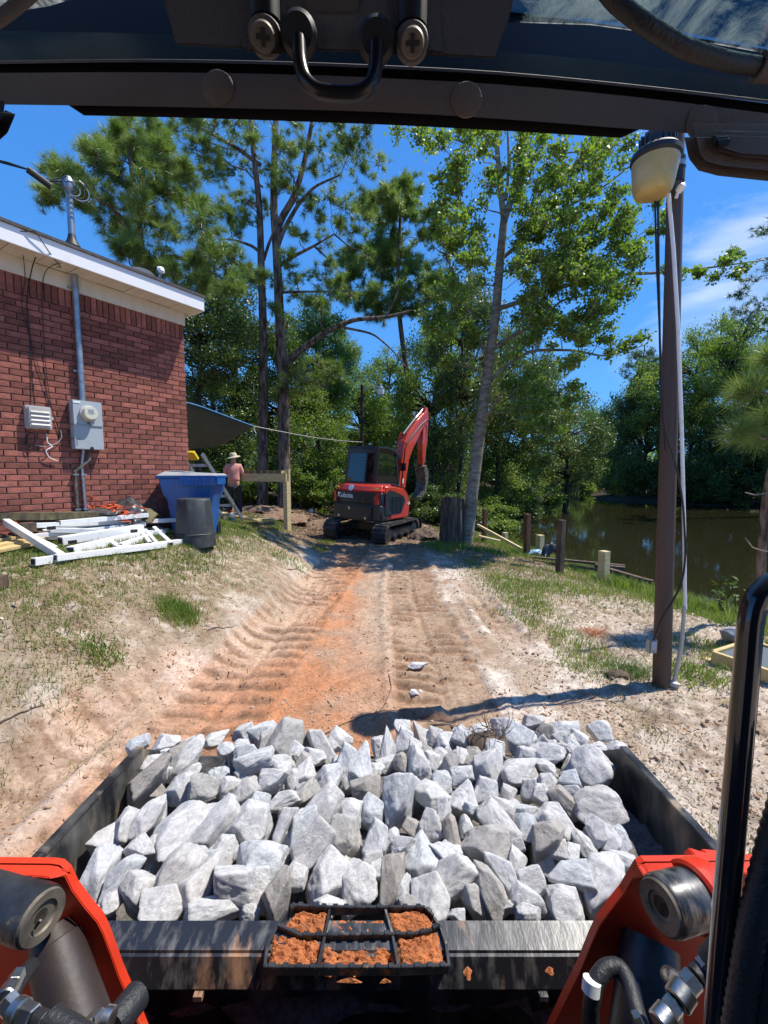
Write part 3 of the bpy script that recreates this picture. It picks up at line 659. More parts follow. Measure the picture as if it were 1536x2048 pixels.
# loose cables on the wall
def wcab(name, label, pts, r=.006, mat='cable', cat='cable', group='loose cables hanging on the brick wall'):
    P = [wl(wall(px, py)[0], out, wall(px, py)[1]) for px, py, out in pts]
    # smooth
    Q = []
    for i in range(len(P) - 1):
        p0 = P[max(i - 1, 0)]; p1 = P[i]; p2 = P[i + 1]; p3 = P[min(i + 2, len(P) - 1)]
        for t in np.linspace(0, 1, 7)[:-1]:
            t = float(t); Q.append(.5 * ((2 * p1) + (-p0 + p2) * t + (2 * p0 - 5 * p1 + 4 * p2 - p3) * t * t + (-p0 + 3 * p1 - 3 * p2 + p3) * t ** 3))
    Q.append(P[-1]); m = MB(); m.tube(Q, r, 6); o = m.build(name, M[mat], None, smooth=True); return tag(o, label, cat, group)
wcab('wall_cable', 'black cable dropping from the eave into the louvred box', [(85, 505, .3), (60, 520, .2), (56, 560, .05), (52, 610, .03), (58, 680, .03), (62, 760, .03), (66, 812, .05)])
wcab('wall_cable', 'thin leftmost black cable sagging from the fascia down the bricks', [(20, 495, .33), (40, 520, .1), (48, 560, .03), (42, 610, .03), (55, 665, .03), (75, 735, .03), (95, 800, .03), (118, 868, .03)], .004)
wcab('wall_cable', 'black cable looping from the soffit close left of the mast', [(108, 538, .3), (90, 540, .1), (83, 570, .03), (84, 650, .03), (90, 740, .03), (100, 810, .03), (112, 850, .03), (122, 872, .03), (150, 880, .15)], .004)
wcab('wall_cable', 'coil of black wire dangling under the louvred box', [(52, 862, .05), (48, 885, .04), (55, 898, .05), (64, 890, .04), (66, 872, .05), (58, 866, .04), (50, 880, .05), (58, 896, .04), (62, 905, .05)], .005)
wcab('wall_cable', 'bright blue and white wire ends dangling under the louvred box', [(90, 868, .05), (92, 885, .05), (100, 893, .06), (88, 902, .06), (96, 915, .05), (112, 922, .04)], .005, 'white_metal')
wcab('wall_cable', 'pale wire arcing between the louvred box and the meter box', [(68, 890, .04), (85, 893, .04), (108, 888, .04), (120, 875, .04), (118, 860, .04)], .003, 'util_grey')
o = MB().tube([at(-60, 420, 4.4), at(0, 463, 4.45), wl(wall(40, 490)[0], .42, wall(40, 490)[1] + .02), wl(wall(65, 500)[0], .40, ZT + .21), wl(wall(98, 530)[0], .30, ZT + .12), wl(wall(85, 505)[0], .33, ZT + .1)], .005, 6).build('overhead_cable', M['cable'], None, smooth=True)
tag(o, 'thin black drop line crossing the white fascia near the left edge', 'cable', 'overhead service cables')
# satellite dish on the roof
dp = at(318, 560, 6.35)
dish = thing('satellite_dish', 'white satellite dish seen edge-on behind the roof line', 'satellite dish', dp)
m = MB(); m.tube([(0, 0, -.25), (0, 0, .02), (.03, 0, .10)], .015, 8); m.build('mount_pole', M['galv'], dish)
m = MB()
prof = [(0, 0), (.10, .008), (.18, .03), (.25, .062)]
m.lathe(prof, (-.36, .12, .0), 26, (-.35, .25, 1)); m.build('reflector', M['white_metal'], dish, smooth=True)
m = MB(); m.tube([(-.18, .06, 0), (0, 0, .02), (.05, 0, .09)], .009, 6); m.build('feed_arm', M['galv'], dish)
m = MB(); m.lathe([(.0, 0), (.045, .005), (.055, .03), (.03, .06)], (.02, 0, .12), 14, (.6, -.4, .3)); m.build('receiver_head', M['white_metal'], dish, smooth=True)
# ------------------------------------------------------------------ vegetation
def unit(a): return a / (np.linalg.norm(a, axis=1, keepdims=True) + 1e-9)
def leaves_np(rng, P, size, up=.5, asp=.5, droop=0.):
    n = len(P); nr = unit(rng.normal(size=(n, 3)) + np.array((0, 0, up)))
    t = unit(np.cross(nr, rng.normal(size=(n, 3)))); t[:, 2] -= droop; t = unit(t); b = np.cross(nr, t)
    s = (size * rng.uniform(.6, 1.3, n))[:, None]
    A = P - t * s * .5; Cc = P + t * s * .5; B = P + b * s * asp * .5 + nr * s * .10; D = P - b * s * asp * .5 + nr * s * .10
    V = np.stack([A, B, Cc, D], 1).reshape(-1, 3); F = np.arange(4 * n).reshape(n, 4)
    return V, F
def tufts_np(rng, P, D, K, length, width, spread=1.25):
    """needle tufts: P positions, D directions; one thin triangle per needle"""
    n = len(P); D = unit(D)
    a = unit(np.cross(D, rng.normal(size=(n, 3)))); b = np.cross(D, a)
    th = rng.uniform(0, 2 * np.pi, (n, K)); ph = spread * np.sqrt(rng.uniform(0.01, 1, (n, K)))
    d = (D[:, None] * np.cos(ph)[..., None] + (a[:, None] * np.cos(th)[..., None] + b[:, None] * np.sin(th)[..., None]) * np.sin(ph)[..., None])
    Ls = length * rng.uniform(.7, 1.1, (n, K, 1))
    d[..., 2] -= .12; d = d / np.linalg.norm(d, axis=2, keepdims=True)
    base = P[:, None] + D[:, None] * rng.uniform(-.35, .15, (n, K, 1)) * length
    side = np.cross(d, rng.normal(size=(n, K, 3))); side = side / (np.linalg.norm(side, axis=2, keepdims=True) + 1e-9) * width / 2
    V = np.stack([base - side, base + side, base + d * Ls], 2).reshape(-1, 3)
    return V, np.arange(len(V)).reshape(-1, 3)
def tube_np(lines, n=5):
    """lines: list of (pts(k,3), radii(k)) -> V,F quads"""
    Vs = []; Fs = []; b = 0
    ang = np.linspace(0, 2 * np.pi, n, endpoint=False)
    for P, r in lines:
        P = np.asarray(P, float); r = np.asarray(r, float); k = len(P)
        T = np.gradient(P, axis=0); T = unit(T)
        ref = np.array((0, 0, 1.)) if abs(T[0][2]) < .9 else np.array((1., 0, 0))
        X = unit(np.cross(T, ref)); Yv = np.cross(T, X)
        ring = P[:, None] + (X[:, None] * np.cos(ang)[None, :, None] + Yv[:, None] * np.sin(ang)[None, :, None]) * r[:, None, None]
        Vs.append(ring.reshape(-1, 3))
        i = np.arange(k - 1)[:, None] * n; j = np.arange(n)[None]; jn = (j + 1) % n
        Fs.append(np.stack([b + i + j, b + i + jn, b + i + n + jn, b + i + n + j], 2).reshape(-1, 4)); b += k * n
    return np.concatenate(Vs), np.concatenate(Fs)
def wiggle(rng, a, b, k=6, amp=.08, sag=0.):
    a = np.asarray(a, float); b = np.asarray(b, float); t = np.linspace(0, 1, k)[:, None]
    L_ = np.linalg.norm(b - a); P = a + (b - a) * t
    off = np.cumsum(rng.normal(size=(k, 3)), axis=0) * amp * L_ / k; off -= off[-1] * t
    P = P + off; P[:, 2] += sag * L_ * np.sin(np.pi * t[:, 0]); return P
def resample(P, k):
    P = np.asarray(P, float); d = np.r_[0, np.cumsum(np.linalg.norm(np.diff(P, axis=0), axis=1))]
    # smooth catmull-ish by dense linear + blur
    t = np.linspace(0, d[-1], k); Q = np.stack([np.interp(t, d, P[:, i]) for i in range(3)], 1)
    for _ in range(2): Q[1:-1] = (Q[:-2] + 2 * Q[1:-1] + Q[2:]) / 4
    return Q

def build_tree(name, label, kind, lines, clumps, leafm, barkm, seed, leaf=.09, per=260, base=None, group=None, K=34, nl=.22, nw=.010, twigs=5, spread=1.25, droop=.0, up=.5, extra=None, asp=.5, conn=.55):
    """lines: main limbs [(pts, r0, r1)]; clumps: [(centre, radius)] filled with twigs and foliage"""
    rng = np.random.default_rng(seed)
    base = np.asarray(base if base is not None else lines[0][0][0], float)
    tl = []; nodes = []; nr = []
    for P, r0, r1 in lines:
        k = max(6, int(len(P) * 4)); Q = resample(P, k); rr = np.linspace(r0, r1, k)
        tl.append((Q, rr)); nodes.append(Q); nr.append(rr)
    nodes = np.concatenate(nodes); nr = np.concatenate(nr)
    thin = []; LP = []; LD = []
    for c, rad in clumps:
        c = np.asarray(c, float); dd = np.linalg.norm(nodes - c, axis=1) + 1.2 * np.maximum(0, nodes[:, 2] - c[2] + .2 * rad)
        i = int(np.argmin(dd)); a = nodes[i]; L_ = np.linalg.norm(c - a)
        if L_ > .15:
            Q = wiggle(rng, a, c, 7, .35, .06); r0 = min(nr[i] * conn, .012 + .014 * L_)
            thin.append((Q, np.linspace(r0, .008, 7))); nodes = np.concatenate([nodes, Q[2:]]); nr = np.concatenate([nr, np.linspace(r0, .008, 7)[2:]])
        for t in range(twigs):
            d = rng.normal(size=3); d[2] = d[2] * .6 + .25; d /= np.linalg.norm(d)
            e = c + d * rad * rng.uniform(.45, 1.0); Q = wiggle(rng, c - d * rad * .15, e, 5, .5, .05)
            thin.append((Q, np.linspace(.009, .0035, 5)))
            if kind == 'pine':
                m_ = max(2, per); tt = rng.uniform(.35, 1.0, m_); tt[0] = 1.0
                pos = np.stack([np.interp(tt * 4, range(5), Q[:, q]) for q in range(3)], 1) + rng.normal(size=(m_, 3)) * rad * .10
                dr = (Q[-1] - Q[0])[None] / (np.linalg.norm(Q[-1] - Q[0]) + 1e-6) + rng.normal(size=(m_, 3)) * .5 + np.array((0, 0, .35))
                LP.append(pos); LD.append(dr)
            else:
                m_ = per // twigs; tt = rng.uniform(.1, 1.08, m_)
                pos = np.stack([np.interp(tt * 4, range(5), Q[:, q]) for q in range(3)], 1) + rng.normal(size=(m_, 3)) * np.array((1, 1, .7)) * (.03 + rad * .17)
                LP.append(pos)
    if extra: thin += extra
    root = thing(name, label, 'tree', tuple(base), group=group)
    V, F = tube_np(tl, 12); o = bpy.data.objects.new('trunk', npmesh('trunk', V - base, F, barkm, True)); link(o, root)
    if thin: V, F = tube_np(thin, 4); o = bpy.data.objects.new('branches', npmesh('branches', V - base, F, barkm, True)); link(o, root)
    P = np.concatenate(LP)
    if kind == 'pine': V, F = tufts_np(rng, P, np.concatenate(LD), K, nl, nw, spread)
    else: V, F = leaves_np(rng, P, leaf, up, asp, droop)
    o = bpy.data.objects.new('crown', npmesh('crown', V - base, F, leafm)); link(o, root)
    return root
def pxl(pts, Y):
    return [tuple(at(px, py, Y + (q[0] if q else 0))) for (px, py, *q) in pts]
def clump_px(rng, lst, Y, dy=.9, per_m=None):
    out = []
    for px, py, r in lst:
        yy = Y + rng.uniform(-dy, dy); out.append((tuple(at(px, py, yy)), r / 850 * yy))
    return out
def scatter_px(rng, polys, n, Y, dy, r):
    """clumps thrown into picture-plane ellipses (px,py,rx,ry) at distance Y"""
    out = []
    tot = sum(e[2] * e[3] for e in polys)
    for (cx, cy, rx, ry) in polys:
        for _ in range(max(2, int(n * rx * ry / tot))):
            a = rng.uniform(0, 2 * np.pi); q = math.sqrt(rng.uniform(0, 1))
            yy = Y + rng.uniform(-dy, dy); out.append((tuple(at(cx + rx * q * math.cos(a), cy + ry * q * math.sin(a), yy)), rng.uniform(*r)))
    return out
rg = np.random.default_rng(11)

# twin pines
YP = 15.0
z0 = gz(-4.3, YP)
c1 = [(350, 262, 30), (372, 245, 32), (400, 262, 36), (392, 300, 30), (430, 255, 34), (455, 290, 38), (424, 318, 26), (470, 245, 34), (490, 300, 34), (500, 262, 30), (410, 345, 26), (440, 350, 26), (465, 345, 26),
      (470, 395, 30), (450, 420, 26), (480, 430, 26), (500, 400, 26), (500, 445, 26), (470, 470, 26), (508, 340, 30), (480, 200, 40), (430, 190, 40), (380, 190, 40), (520, 150, 50), (450, 130, 50), (505, 560, 24), (495, 545, 30), (470, 575, 26)]
build_tree('pine_tree', 'tall pine, left of the twin trunks, its long limb reaching up to the left', 'pine',
           [(pxl([(525, 1012), (526, 900), (527, 760), (526, 640), (522, 520), (519, 400), (508, 320), (500, 220), (492, 60)], YP)[:], .20, .05), (pxl([(521, 330), (508, 322), (478, 298), (430, 272), (366, 236), (340, 215)], YP), .07, .02),
            (pxl([(524, 508), (505, 492), (470, 480), (440, 478)], YP), .06, .02), (pxl([(527, 520), (540, 480), (560, 440)], YP), .06, .03)],
           clump_px(rg, c1, YP, 1.3) + clump_px(rg, [(px + rg.uniform(-40, 40), py + rg.uniform(-34, 34), 16) for px, py, r in c1[::2]], YP, 1.6), M['needle'], M['bark_pine'], 21, per=3, twigs=7, K=34, nl=.25, nw=.012, group='twin pines beside the deck frame')
c2 = [(590, 255, 30), (640, 240, 40), (560, 300, 32), (580, 340, 30), (600, 290, 26), (640, 300, 30), (660, 330, 36), (690, 330, 36), (700, 285, 30), (720, 310, 30), (740, 270, 34), (755, 330, 30), (680, 300, 26), (730, 350, 26),
      (560, 380, 30), (545, 350, 28), (620, 400, 26), (660, 400, 28), (690, 420, 30), (720, 400, 26), (640, 440, 24), (680, 455, 28), (705, 470, 26), (640, 480, 24), (700, 500, 28), (730, 440, 28), (560, 200, 50), (620, 170, 50), (700, 200, 50),
      (560, 570, 24), (580, 540, 24), (600, 560, 30), (640, 560, 30), (670, 560, 26), (590, 590, 26), (630, 600, 26), (660, 590, 28), (545, 620, 24), (700, 590, 24), (650, 530, 24), (600, 470, 18)]
build_tree('pine_tree', 'tall forked pine, right of the twin trunks, with one limb arching right over the digger', 'pine',
           [(pxl([(569, 1012), (568, 900), (566, 760), (560, 650), (556, 560), (552, 480), (547, 420), (548, 330), (552, 246), (552, 60)], YP), .235, .06),
            (pxl([(552, 470), (560, 440), (588, 397), (608, 329), (624, 246), (635, 150)], YP), .12, .04), (pxl([(556, 490), (566, 462), (596, 409), (628, 373), (680, 350)], YP), .085, .025),
            (pxl([(562, 530), (580, 516), (628, 492), (668, 468)], YP), .07, .02), (pxl([(628, 492), (670, 530), (700, 575)], YP), .035, .012), (pxl([(668, 468), (700, 495), (720, 500)], YP), .03, .012),
            (pxl([(560, 585), (620, 583), (700, 583)], YP), .045, .015), (pxl([(568, 740), (585, 712), (604, 699), (652, 663), (707, 639), (771, 635), (826, 621)], YP), .125, .04),
            (pxl([(687, 655), (747, 667), (787, 702), (818, 742)], YP), .045, .015), (pxl([(771, 635), (790, 600), (800, 560)], YP), .04, .015)],
           clump_px(rg, c2, YP, 1.3) + clump_px(rg, [(px + rg.uniform(-40, 40), py + rg.uniform(-34, 34), 16) for px, py, r in c2[::2]], YP, 1.6) + clump_px(rg, [(590, 745, 40), (620, 760, 44), (650, 770, 40), (600, 790, 40), (640, 730, 34), (560, 775, 30), (670, 745, 26)], YP - .6, .6), M['needle'], M['bark_pine'], 22, per=3, twigs=7, K=34, nl=.25, nw=.012, group='twin pines beside the deck frame')
# third pine, further back, with the dense bright clumps at the arching limb
c3 = [(760, 620, 36), (800, 600, 38), (740, 590, 34), (780, 560, 36), (830, 580, 36), (720, 540, 34), (760, 520, 36), (800, 520, 38), (840, 530, 36), (700, 560, 28), (870, 560, 34), (740, 490, 34), (790, 480, 34), (850, 480, 34), (820, 630, 34), (870, 600, 34), (720, 610, 26), (700, 510, 30),
      (770, 445, 30), (820, 430, 34), (780, 400, 34), (830, 390, 30), (860, 430, 30), (800, 375, 26), (750, 415, 26), (770, 380, 22), (885, 460, 26)]
build_tree('pine_tree', 'bushy pine rising behind the digger with a thin bare trunk', 'pine',
           [(pxl([(822, 1000), (820, 860), (816, 760), (806, 690), (799, 640), (795, 560), (800, 440), (805, 380)], 22), .21, .05)],
           clump_px(rg, c3, 21.5, 1.6) + clump_px(rg, [(px + rg.uniform(-34, 34), py + rg.uniform(-28, 28), 26) for px, py, r in c3], 22, 1.8), M['needle'], M['bark_pine'], 23, per=7, twigs=8, K=30, nl=.34, nw=.022)
# pine behind the house
YL = 10.5
c4 = [(118, 352, 34), (100, 392, 26), (140, 372, 30), (190, 330, 46), (250, 300, 46), (232, 365, 50), (300, 330, 44), (270, 285, 30), (335, 385, 40), (290, 425, 52), (375, 405, 40), (400, 450, 48), (200, 420, 46), (345, 470, 52), (430, 500, 44), (262, 480, 50), (455, 540, 38), (390, 540, 46), (310, 520, 44), (225, 455, 46),
      (170, 395, 40), (320, 300, 26), (345, 345, 34), (235, 262, 20), (285, 270, 22), (215, 300, 36), (410, 575, 36), (470, 580, 30), (350, 560, 36), (165, 350, 34), (290, 370, 46), (240, 500, 30), (370, 350, 24)]
build_tree('pine_tree', 'dense bright green pine standing behind the brick house', 'pine',
           [([tuple(at(288, 900, YL)), tuple(at(286, 600, YL)), tuple(at(282, 520, YL)), tuple(at(275, 420, YL)), tuple(at(262, 330, YL)), tuple(at(255, 280, YL))], .19, .04),
            (pxl([(283, 540), (250, 440), (205, 400), (150, 380), (100, 390)], YL), .07, .015), (pxl([(283, 560), (330, 510), (380, 520), (450, 560)], YL), .08, .02), (pxl([(270, 420), (310, 380), (370, 400)], YL), .05, .015)],
           clump_px(rg, c4, YL, 1.1) + clump_px(rg, [(px + rg.uniform(-25, 25), py + rg.uniform(-20, 20), 36) for px, py, r in c4], YL, 1.3), M['needle'], M['bark_pine'], 24, per=4, twigs=8, K=46, nl=.24, nw=.009)
# pale-barked oak on the right
YO = 10.6
trunk = [(932, 1095), (945, 980), (958, 880), (972, 770), (985, 680), (994, 600), (1001, 510), (1008, 440)]
ro_ = np.random.default_rng(5)
ol = scatter_px(ro_, [(905, 640, 50, 60), (1000, 420, 70, 70), (1060, 560, 70, 60), (1110, 660, 70, 50), (1010, 800, 45, 60), (1050, 790, 55, 60), (1100, 850, 50, 50), (1130, 770, 40, 40), (1000, 300, 95, 60), (1130, 350, 95, 60), (1210, 300, 60, 40), (850, 270, 60, 30), (890, 330, 45, 40), (900, 430, 40, 70), (930, 520, 50, 60), (1080, 470, 75, 60), (1180, 440, 90, 50), (1100, 560, 100, 55), (1230, 500, 70, 60), (1240, 570, 70, 35), (1010, 560, 60, 60), (900, 620, 50, 50),
                      (1060, 640, 60, 45), (1160, 650, 60, 35), (1215, 660, 40, 25), (930, 700, 60, 60), (1010, 740, 40, 40), (1190, 715, 60, 14), (1280, 690, 40, 14), (960, 250, 60, 30), (1090, 270, 60, 30), (1200, 385, 60, 40), (1120, 480, 80, 70), (1180, 620, 70, 60), (1150, 540, 80, 40)], 430, YO - 1.0, 1.3, (.16, .34))
def off_trunk(c):
    dep = c[1] * math.cos(PITCH) - (c[2] - EYE) * math.sin(PITCH); upv = c[1] * math.sin(PITCH) + (c[2] - EYE) * math.cos(PITCH)
    px = 768 + 850 * c[0] / dep; py = 1024 - 850 * upv / dep
    return c[1] > YO + .1 or abs(px - np.interp(py, [240, 440, 600, 770, 980, 1095], [1020, 1008, 994, 972, 945, 932])) > (34 if py > 400 else 16)
ol = [q for q in ol if off_trunk(q[0])]
br = scatter_px(ro_, [(1390, 545, 60, 16), (1480, 528, 60, 22), (1340, 540, 30, 16), (1310, 430, 36, 40), (1330, 300, 30, 24)], 26, YO - .4, .4, (.12, .22))
build_tree('oak_tree', 'pale-barked oak leaning right beside the stump, light leafy crown over the water', 'leaf',
           [(pxl(trunk, YO), .165, .088), (pxl([(1008, 440), (1001, 380), (996, 320), (990, 240), (985, 150)], YO), .075, .03), (pxl([(1008, 440), (1024, 395), (1038, 330), (1062, 250), (1080, 170)], YO), .085, .03), (pxl([(1012, 400), (1018, 330), (1015, 250)], YO), .04, .02),
            (pxl([(978, 705), (1010, 680), (1080, 645), (1120, 600), (1180, 590)], YO), .055, .015), (pxl([(990, 620), (1050, 600), (1150, 565), (1250, 548), (1340, 545), (1420, 535), (1530, 520)], YO), .06, .012), (pxl([(1000, 520), (1060, 470), (1120, 420), (1200, 380), (1300, 300)], YO), .05, .012),
            (pxl([(975, 720), (945, 640), (905, 560), (890, 480)], YO), .06, .015), (pxl([(996, 320), (950, 290), (880, 270), (820, 260)], YO), .035, .01), (pxl([(965, 780), (1000, 740), (1060, 700), (1150, 700), (1210, 715), (1290, 690)], YO), .05, .012), (pxl([(1038, 330), (1100, 310), (1180, 300)], YO), .03, .01)],
           ol + br, M['leaf_oak'], M['bark_pale'], 31, leaf=.088, per=125, twigs=5, up=.35, asp=.6)
# knot on the trunk
# small pine overhanging from the right edge, long bright needles close by
YR = 4.6
build_tree('pine_tree', 'young pine at the right edge with long bright needle tufts over the water', 'pine',
           [([(tuple(at(1516, 1215, YR + .6))), tuple(at(1524, 1100, YR + .5)), tuple(at(1532, 980, YR + .4)), tuple(at(1580, 800, YR)), tuple(at(1600, 600, YR)), tuple(at(1610, 350, YR))], .05, .025)],
           [(tuple(at(1500, 790, YR)), .16), (tuple(at(1530, 765, YR)), .2), (tuple(at(1478, 868, YR)), .12), (tuple(at(1525, 860, YR + .2)), .2), (tuple(at(1545, 720, YR)), .16), (tuple(at(1580, 830, YR)), .3), (tuple(at(1620, 700, YR)), .3)],
           M['needle'], M['bark_pine'], 25, per=2, twigs=4, K=120, nl=.27, nw=.0045, spread=1.5)
build_tree('pine_tree', 'tall dark pine at the right edge high above the far bank', 'pine',
           [(pxl([(1560, 1000), (1556, 800), (1552, 600), (1550, 430)], 26), .3, .08)],
           clump_px(rg, [(1528, 470, 26), (1550, 450, 30), (1510, 560, 30), (1540, 540, 34), (1480, 625, 24), (1515, 610, 34), (1545, 600, 34), (1500, 650, 28), (1535, 660, 34), (1470, 590, 20), (1570, 520, 40), (1580, 600, 40), (1600, 480, 40)], 26, 2), M['needle_dark'], M['bark_dark'], 26, per=3, twigs=6, K=20, nl=.38, nw=.028)

# --- woodland: a few crowns built once, copied with their own size, turn and place
def crown_variant(seed, kind, nclump=70, n=20000, leaf=.036, flat=1.0):
    """unit crown centred on the origin (radius about 1) and trunk reaching down to z=-2.2"""
    rng = np.random.default_rng(seed)
    lines = []; tr = wiggle(rng, (0, 0, -2.6), (rng.uniform(-.1, .1), rng.uniform(-.1, .1), .55), 10, .12); lines.append((tr, np.linspace(.075, .02, 10)))
    cl = []
    for _ in range(nclump):
        d = rng.normal(size=3); d /= np.linalg.norm(d); q = rng.uniform(.35, 1) ** .5
        lump = .78 + .3 * vnoise(np.array([d[0] * 1.7 + seed]), np.array([d[1] * 1.7 + d[2] * 2]), seed)[0]
        c = d * q * lump * np.array((1, 1, flat)); 
        if c[2] < -.55: c[0] *= .8; c[1] *= .8
        cl.append((c, rng.uniform(.10, .22)))
    thin = []
    for c, r in cl:
        i = int(np.argmin(np.linalg.norm(tr - c, axis=1) + .8 * np.maximum(0, tr[:, 2] - c[2] + .15)))
        thin.append((wiggle(rng, tr[i], c, 6, .3, .05), np.linspace(.02, .005, 6)))
    w = np.array([r ** 2 for c, r in cl]); idx = rng.choice(len(cl), n, p=w / w.sum())
    Cn = np.array([c for c, r in cl])[idx]; Rr = np.array([r for c, r in cl])[idx][:, None]
    P = Cn + rng.normal(size=(n, 3)) * np.array((.62, .62, .42)) * Rr
    if kind == 'pine':
        sub = n // 24; P = P[:sub]; V, F = tufts_np(rng, P, rng.normal(size=(sub, 3)) + np.array((0, 0, .6)), 20, .115, .0085)
    else: V, F = leaves_np(rng, P, leaf, .6, .6)
    Vt, Ft = tube_np(lines, 8); Vb, Fb = tube_np(thin, 4)
    return npmesh('crown', V, F), npmesh('trunk', Vt, Ft, None, True), npmesh('branches', Vb, Fb, None, True)
VARS = {}
def variant(key, *a, **k):
    if key not in VARS: VARS[key] = crown_variant(*a, **k)
    return VARS[key]
for i in range(4): variant(('leaf', i), 100 + i, 'leaf', 80, 24000, .042, (1.0, 1.15, .9, 1.1)[i])
for i in range(2): variant(('pine', i), 200 + i, 'pine', 46, 24000, .04, (1.2, .95)[i])
variant(('shrub', 0), 300, 'leaf', 40, 9000, .075, .85); variant(('shrub', 1), 301, 'leaf', 34, 8000, .08, .7)
MESHCACHE = {}
def meshwith(me, mat):
    k = (me.name, mat.name)
    if k not in MESHCACHE: c = me.copy(); c.materials.clear(); c.materials.append(mat); MESHCACHE[k] = c
    return MESHCACHE[k]
tr_r = random.Random(17)
def wood_tree(label, px, topy, boty, halfw, Y, var='leaf', vi=0, leafm='leaf_mid', bark='bark_dark', name='leafy_tree', group='trees of the wood behind the yard'):
    """crown spans topy..boty at column px, half width halfw pixels, at distance Y"""
    c = at(px, (topy + boty) / 2, Y); rx = halfw / 850 * Y * 1.02; rz = abs(at(px, topy, Y).z - at(px, boty, Y).z) / 2
    base = gz(c.x, Y)
    root = thing(name, label, 'tree', (c.x, Y, base), group=group)
    cr_, tk, brn = VARS[(var, vi)]
    rz_ = max(rz, .5)
    a = tr_r.uniform(0, 6.28)
    for nm, me_, mt_ in (('crown', cr_, leafm), ('branches', brn, bark)):
        o = bpy.data.objects.new(nm, meshwith(me_, M[mt_])); link(o, root); o.location = (0, 0, c.z - base); o.scale = (rx, rx, rz_); o.rotation_euler = (0, 0, a)
    o = bpy.data.objects.new('trunk', meshwith(tk, M[bark])); link(o, root); o.rotation_euler = (0, 0, a)
    hz = c.z - base; o.location = (0, 0, hz); o.scale = (rx, rx, max(rz_, hz / 2.55))
    return root
W = [
 # label, px, top, bottom, halfwidth, Y, var, vi, mat
 ('dark evergreen right behind the house corner, half hidden by the eave', 400, 545, 800, 105, 14, 'leaf', 0, 'leaf_dark'),
 ('dark glossy tree filling the gap between the house and the twin pines', 470, 560, 860, 95, 18.5, 'leaf', 1, 'leaf_dark'),
 ('low dark tree behind the tarp', 430, 740, 960, 110, 17, 'leaf', 2, 'leaf_dark'),
 ('dark tree crown seen between and behind the twin pine trunks', 560, 640, 900, 100, 20, 'leaf', 3, 'leaf_dark'),
 ('broad dark tree left of the arching limb', 630, 600, 850, 75, 21, 'leaf', 0, 'leaf_mid'),
 ('low leafy tree behind the deck frame', 610, 790, 980, 95, 19, 'leaf', 1, 'leaf_mid'),
 ('leafy tree right behind the far lamp', 715, 745, 930, 90, 25, 'leaf', 2, 'leaf_mid'),
 ('rounded tree under the blue gap, left of the bare pine trunk', 780, 700, 900, 70, 30, 'leaf', 3, 'leaf_mid'),
 ('dense tree behind the raised boom of the digger', 870, 640, 960, 85, 21, 'leaf', 0, 'leaf_mid'),
 ('yellowish tree against the leaning oak trunk', 930, 560, 880, 80, 18, 'leaf', 1, 'leaf_pale'),
 ('tall pale green tree behind the oak, left of the blue gap', 1000, 620, 930, 90, 22, 'leaf', 2, 'leaf_pale'),
 ('dense low tree between digger and oak trunk', 880, 830, 1030, 75, 19, 'leaf', 3, 'leaf_dark'),
 ('pine crown showing left of the blue gap over the pond', 1065, 620, 830, 55, 26, 'pine', 0, 'needle'),
 ('leafy tree leaning out over the near end of the pond', 1050, 730, 975, 95, 25, 'leaf', 0, 'leaf_pale'),
 ('feathery pale tree overhanging the left bank of the pond', 1130, 790, 1000, 85, 31, 'leaf', 1, 'leaf_pale'),
 ('low bush-like tree at the waterline by the lamp-side bank', 1010, 880, 1035, 75, 23.5, 'leaf', 2, 'leaf_mid'),
 ('farthest tree at the end of the pond under the lowest sky', 1190, 815, 990, 70, 62, 'leaf', 3, 'leaf_mid'),
 ('dark tree overhanging the far end of the pond', 1240, 790, 1010, 60, 46, 'leaf', 0, 'leaf_dark'),
 ('broad dark tree on the far bank left of the lamp pole', 1290, 740, 1015, 70, 42, 'leaf', 1, 'leaf_dark'),
 ('tall pale-topped tree on the far bank behind the lamp pole', 1330, 690, 900, 75, 41, 'leaf', 2, 'leaf_mid'),
 ('tall tree with yellowish top just right of the lamp pole', 1400, 660, 900, 70, 38, 'leaf', 3, 'leaf_mid'),
 ('low dark tree hanging over the water right of the lamp pole', 1400, 840, 1020, 80, 37, 'leaf', 0, 'leaf_dark'),
 ('tall tree on the far bank near the right edge', 1470, 640, 900, 70, 35, 'leaf', 1, 'leaf_mid'),
 ('low dark tree hanging over the water near the right edge', 1490, 830, 1020, 80, 34, 'leaf', 2, 'leaf_dark'),
 ('tall tree cut by the right edge, far bank', 1550, 660, 960, 80, 34, 'leaf', 3, 'leaf_mid'),
 ('far bank tree just outside the right edge', 1650, 640, 1020, 90, 34, 'leaf', 0, 'leaf_mid'),
 ('pine crown poking above the far bank left of the lamp pole', 1290, 690, 800, 45, 46, 'pine', 1, 'needle_dark'),
 ('pine crown poking above the far bank right of the lamp pole', 1440, 640, 740, 50, 42, 'pine', 0, 'needle_dark'),
 ('small conical pine behind the arching limb', 650, 600, 720, 38, 27, 'pine', 1, 'needle'),
 ('wide pine behind the digger boom', 900, 470, 700, 70, 27, 'pine', 0, 'needle_dark'),
 ('tree beyond the house, hidden low behind the roof', 120, 560, 800, 140, 20, 'leaf', 1, 'leaf_dark'),
 ('tree beyond the house further to the left', -120, 480, 800, 140, 20, 'leaf', 2, 'leaf_dark'),
 ('thin tree behind the far lamp post', 680, 660, 860, 50, 34, 'leaf', 1, 'leaf_mid'),
]
for lb, px, t, b, hw, Y, var, vi, mt_ in W:
    wood_tree(lb, px, t, b, hw, Y, var, vi, mt_, name='pine_tree' if var == 'pine' else 'leafy_tree')
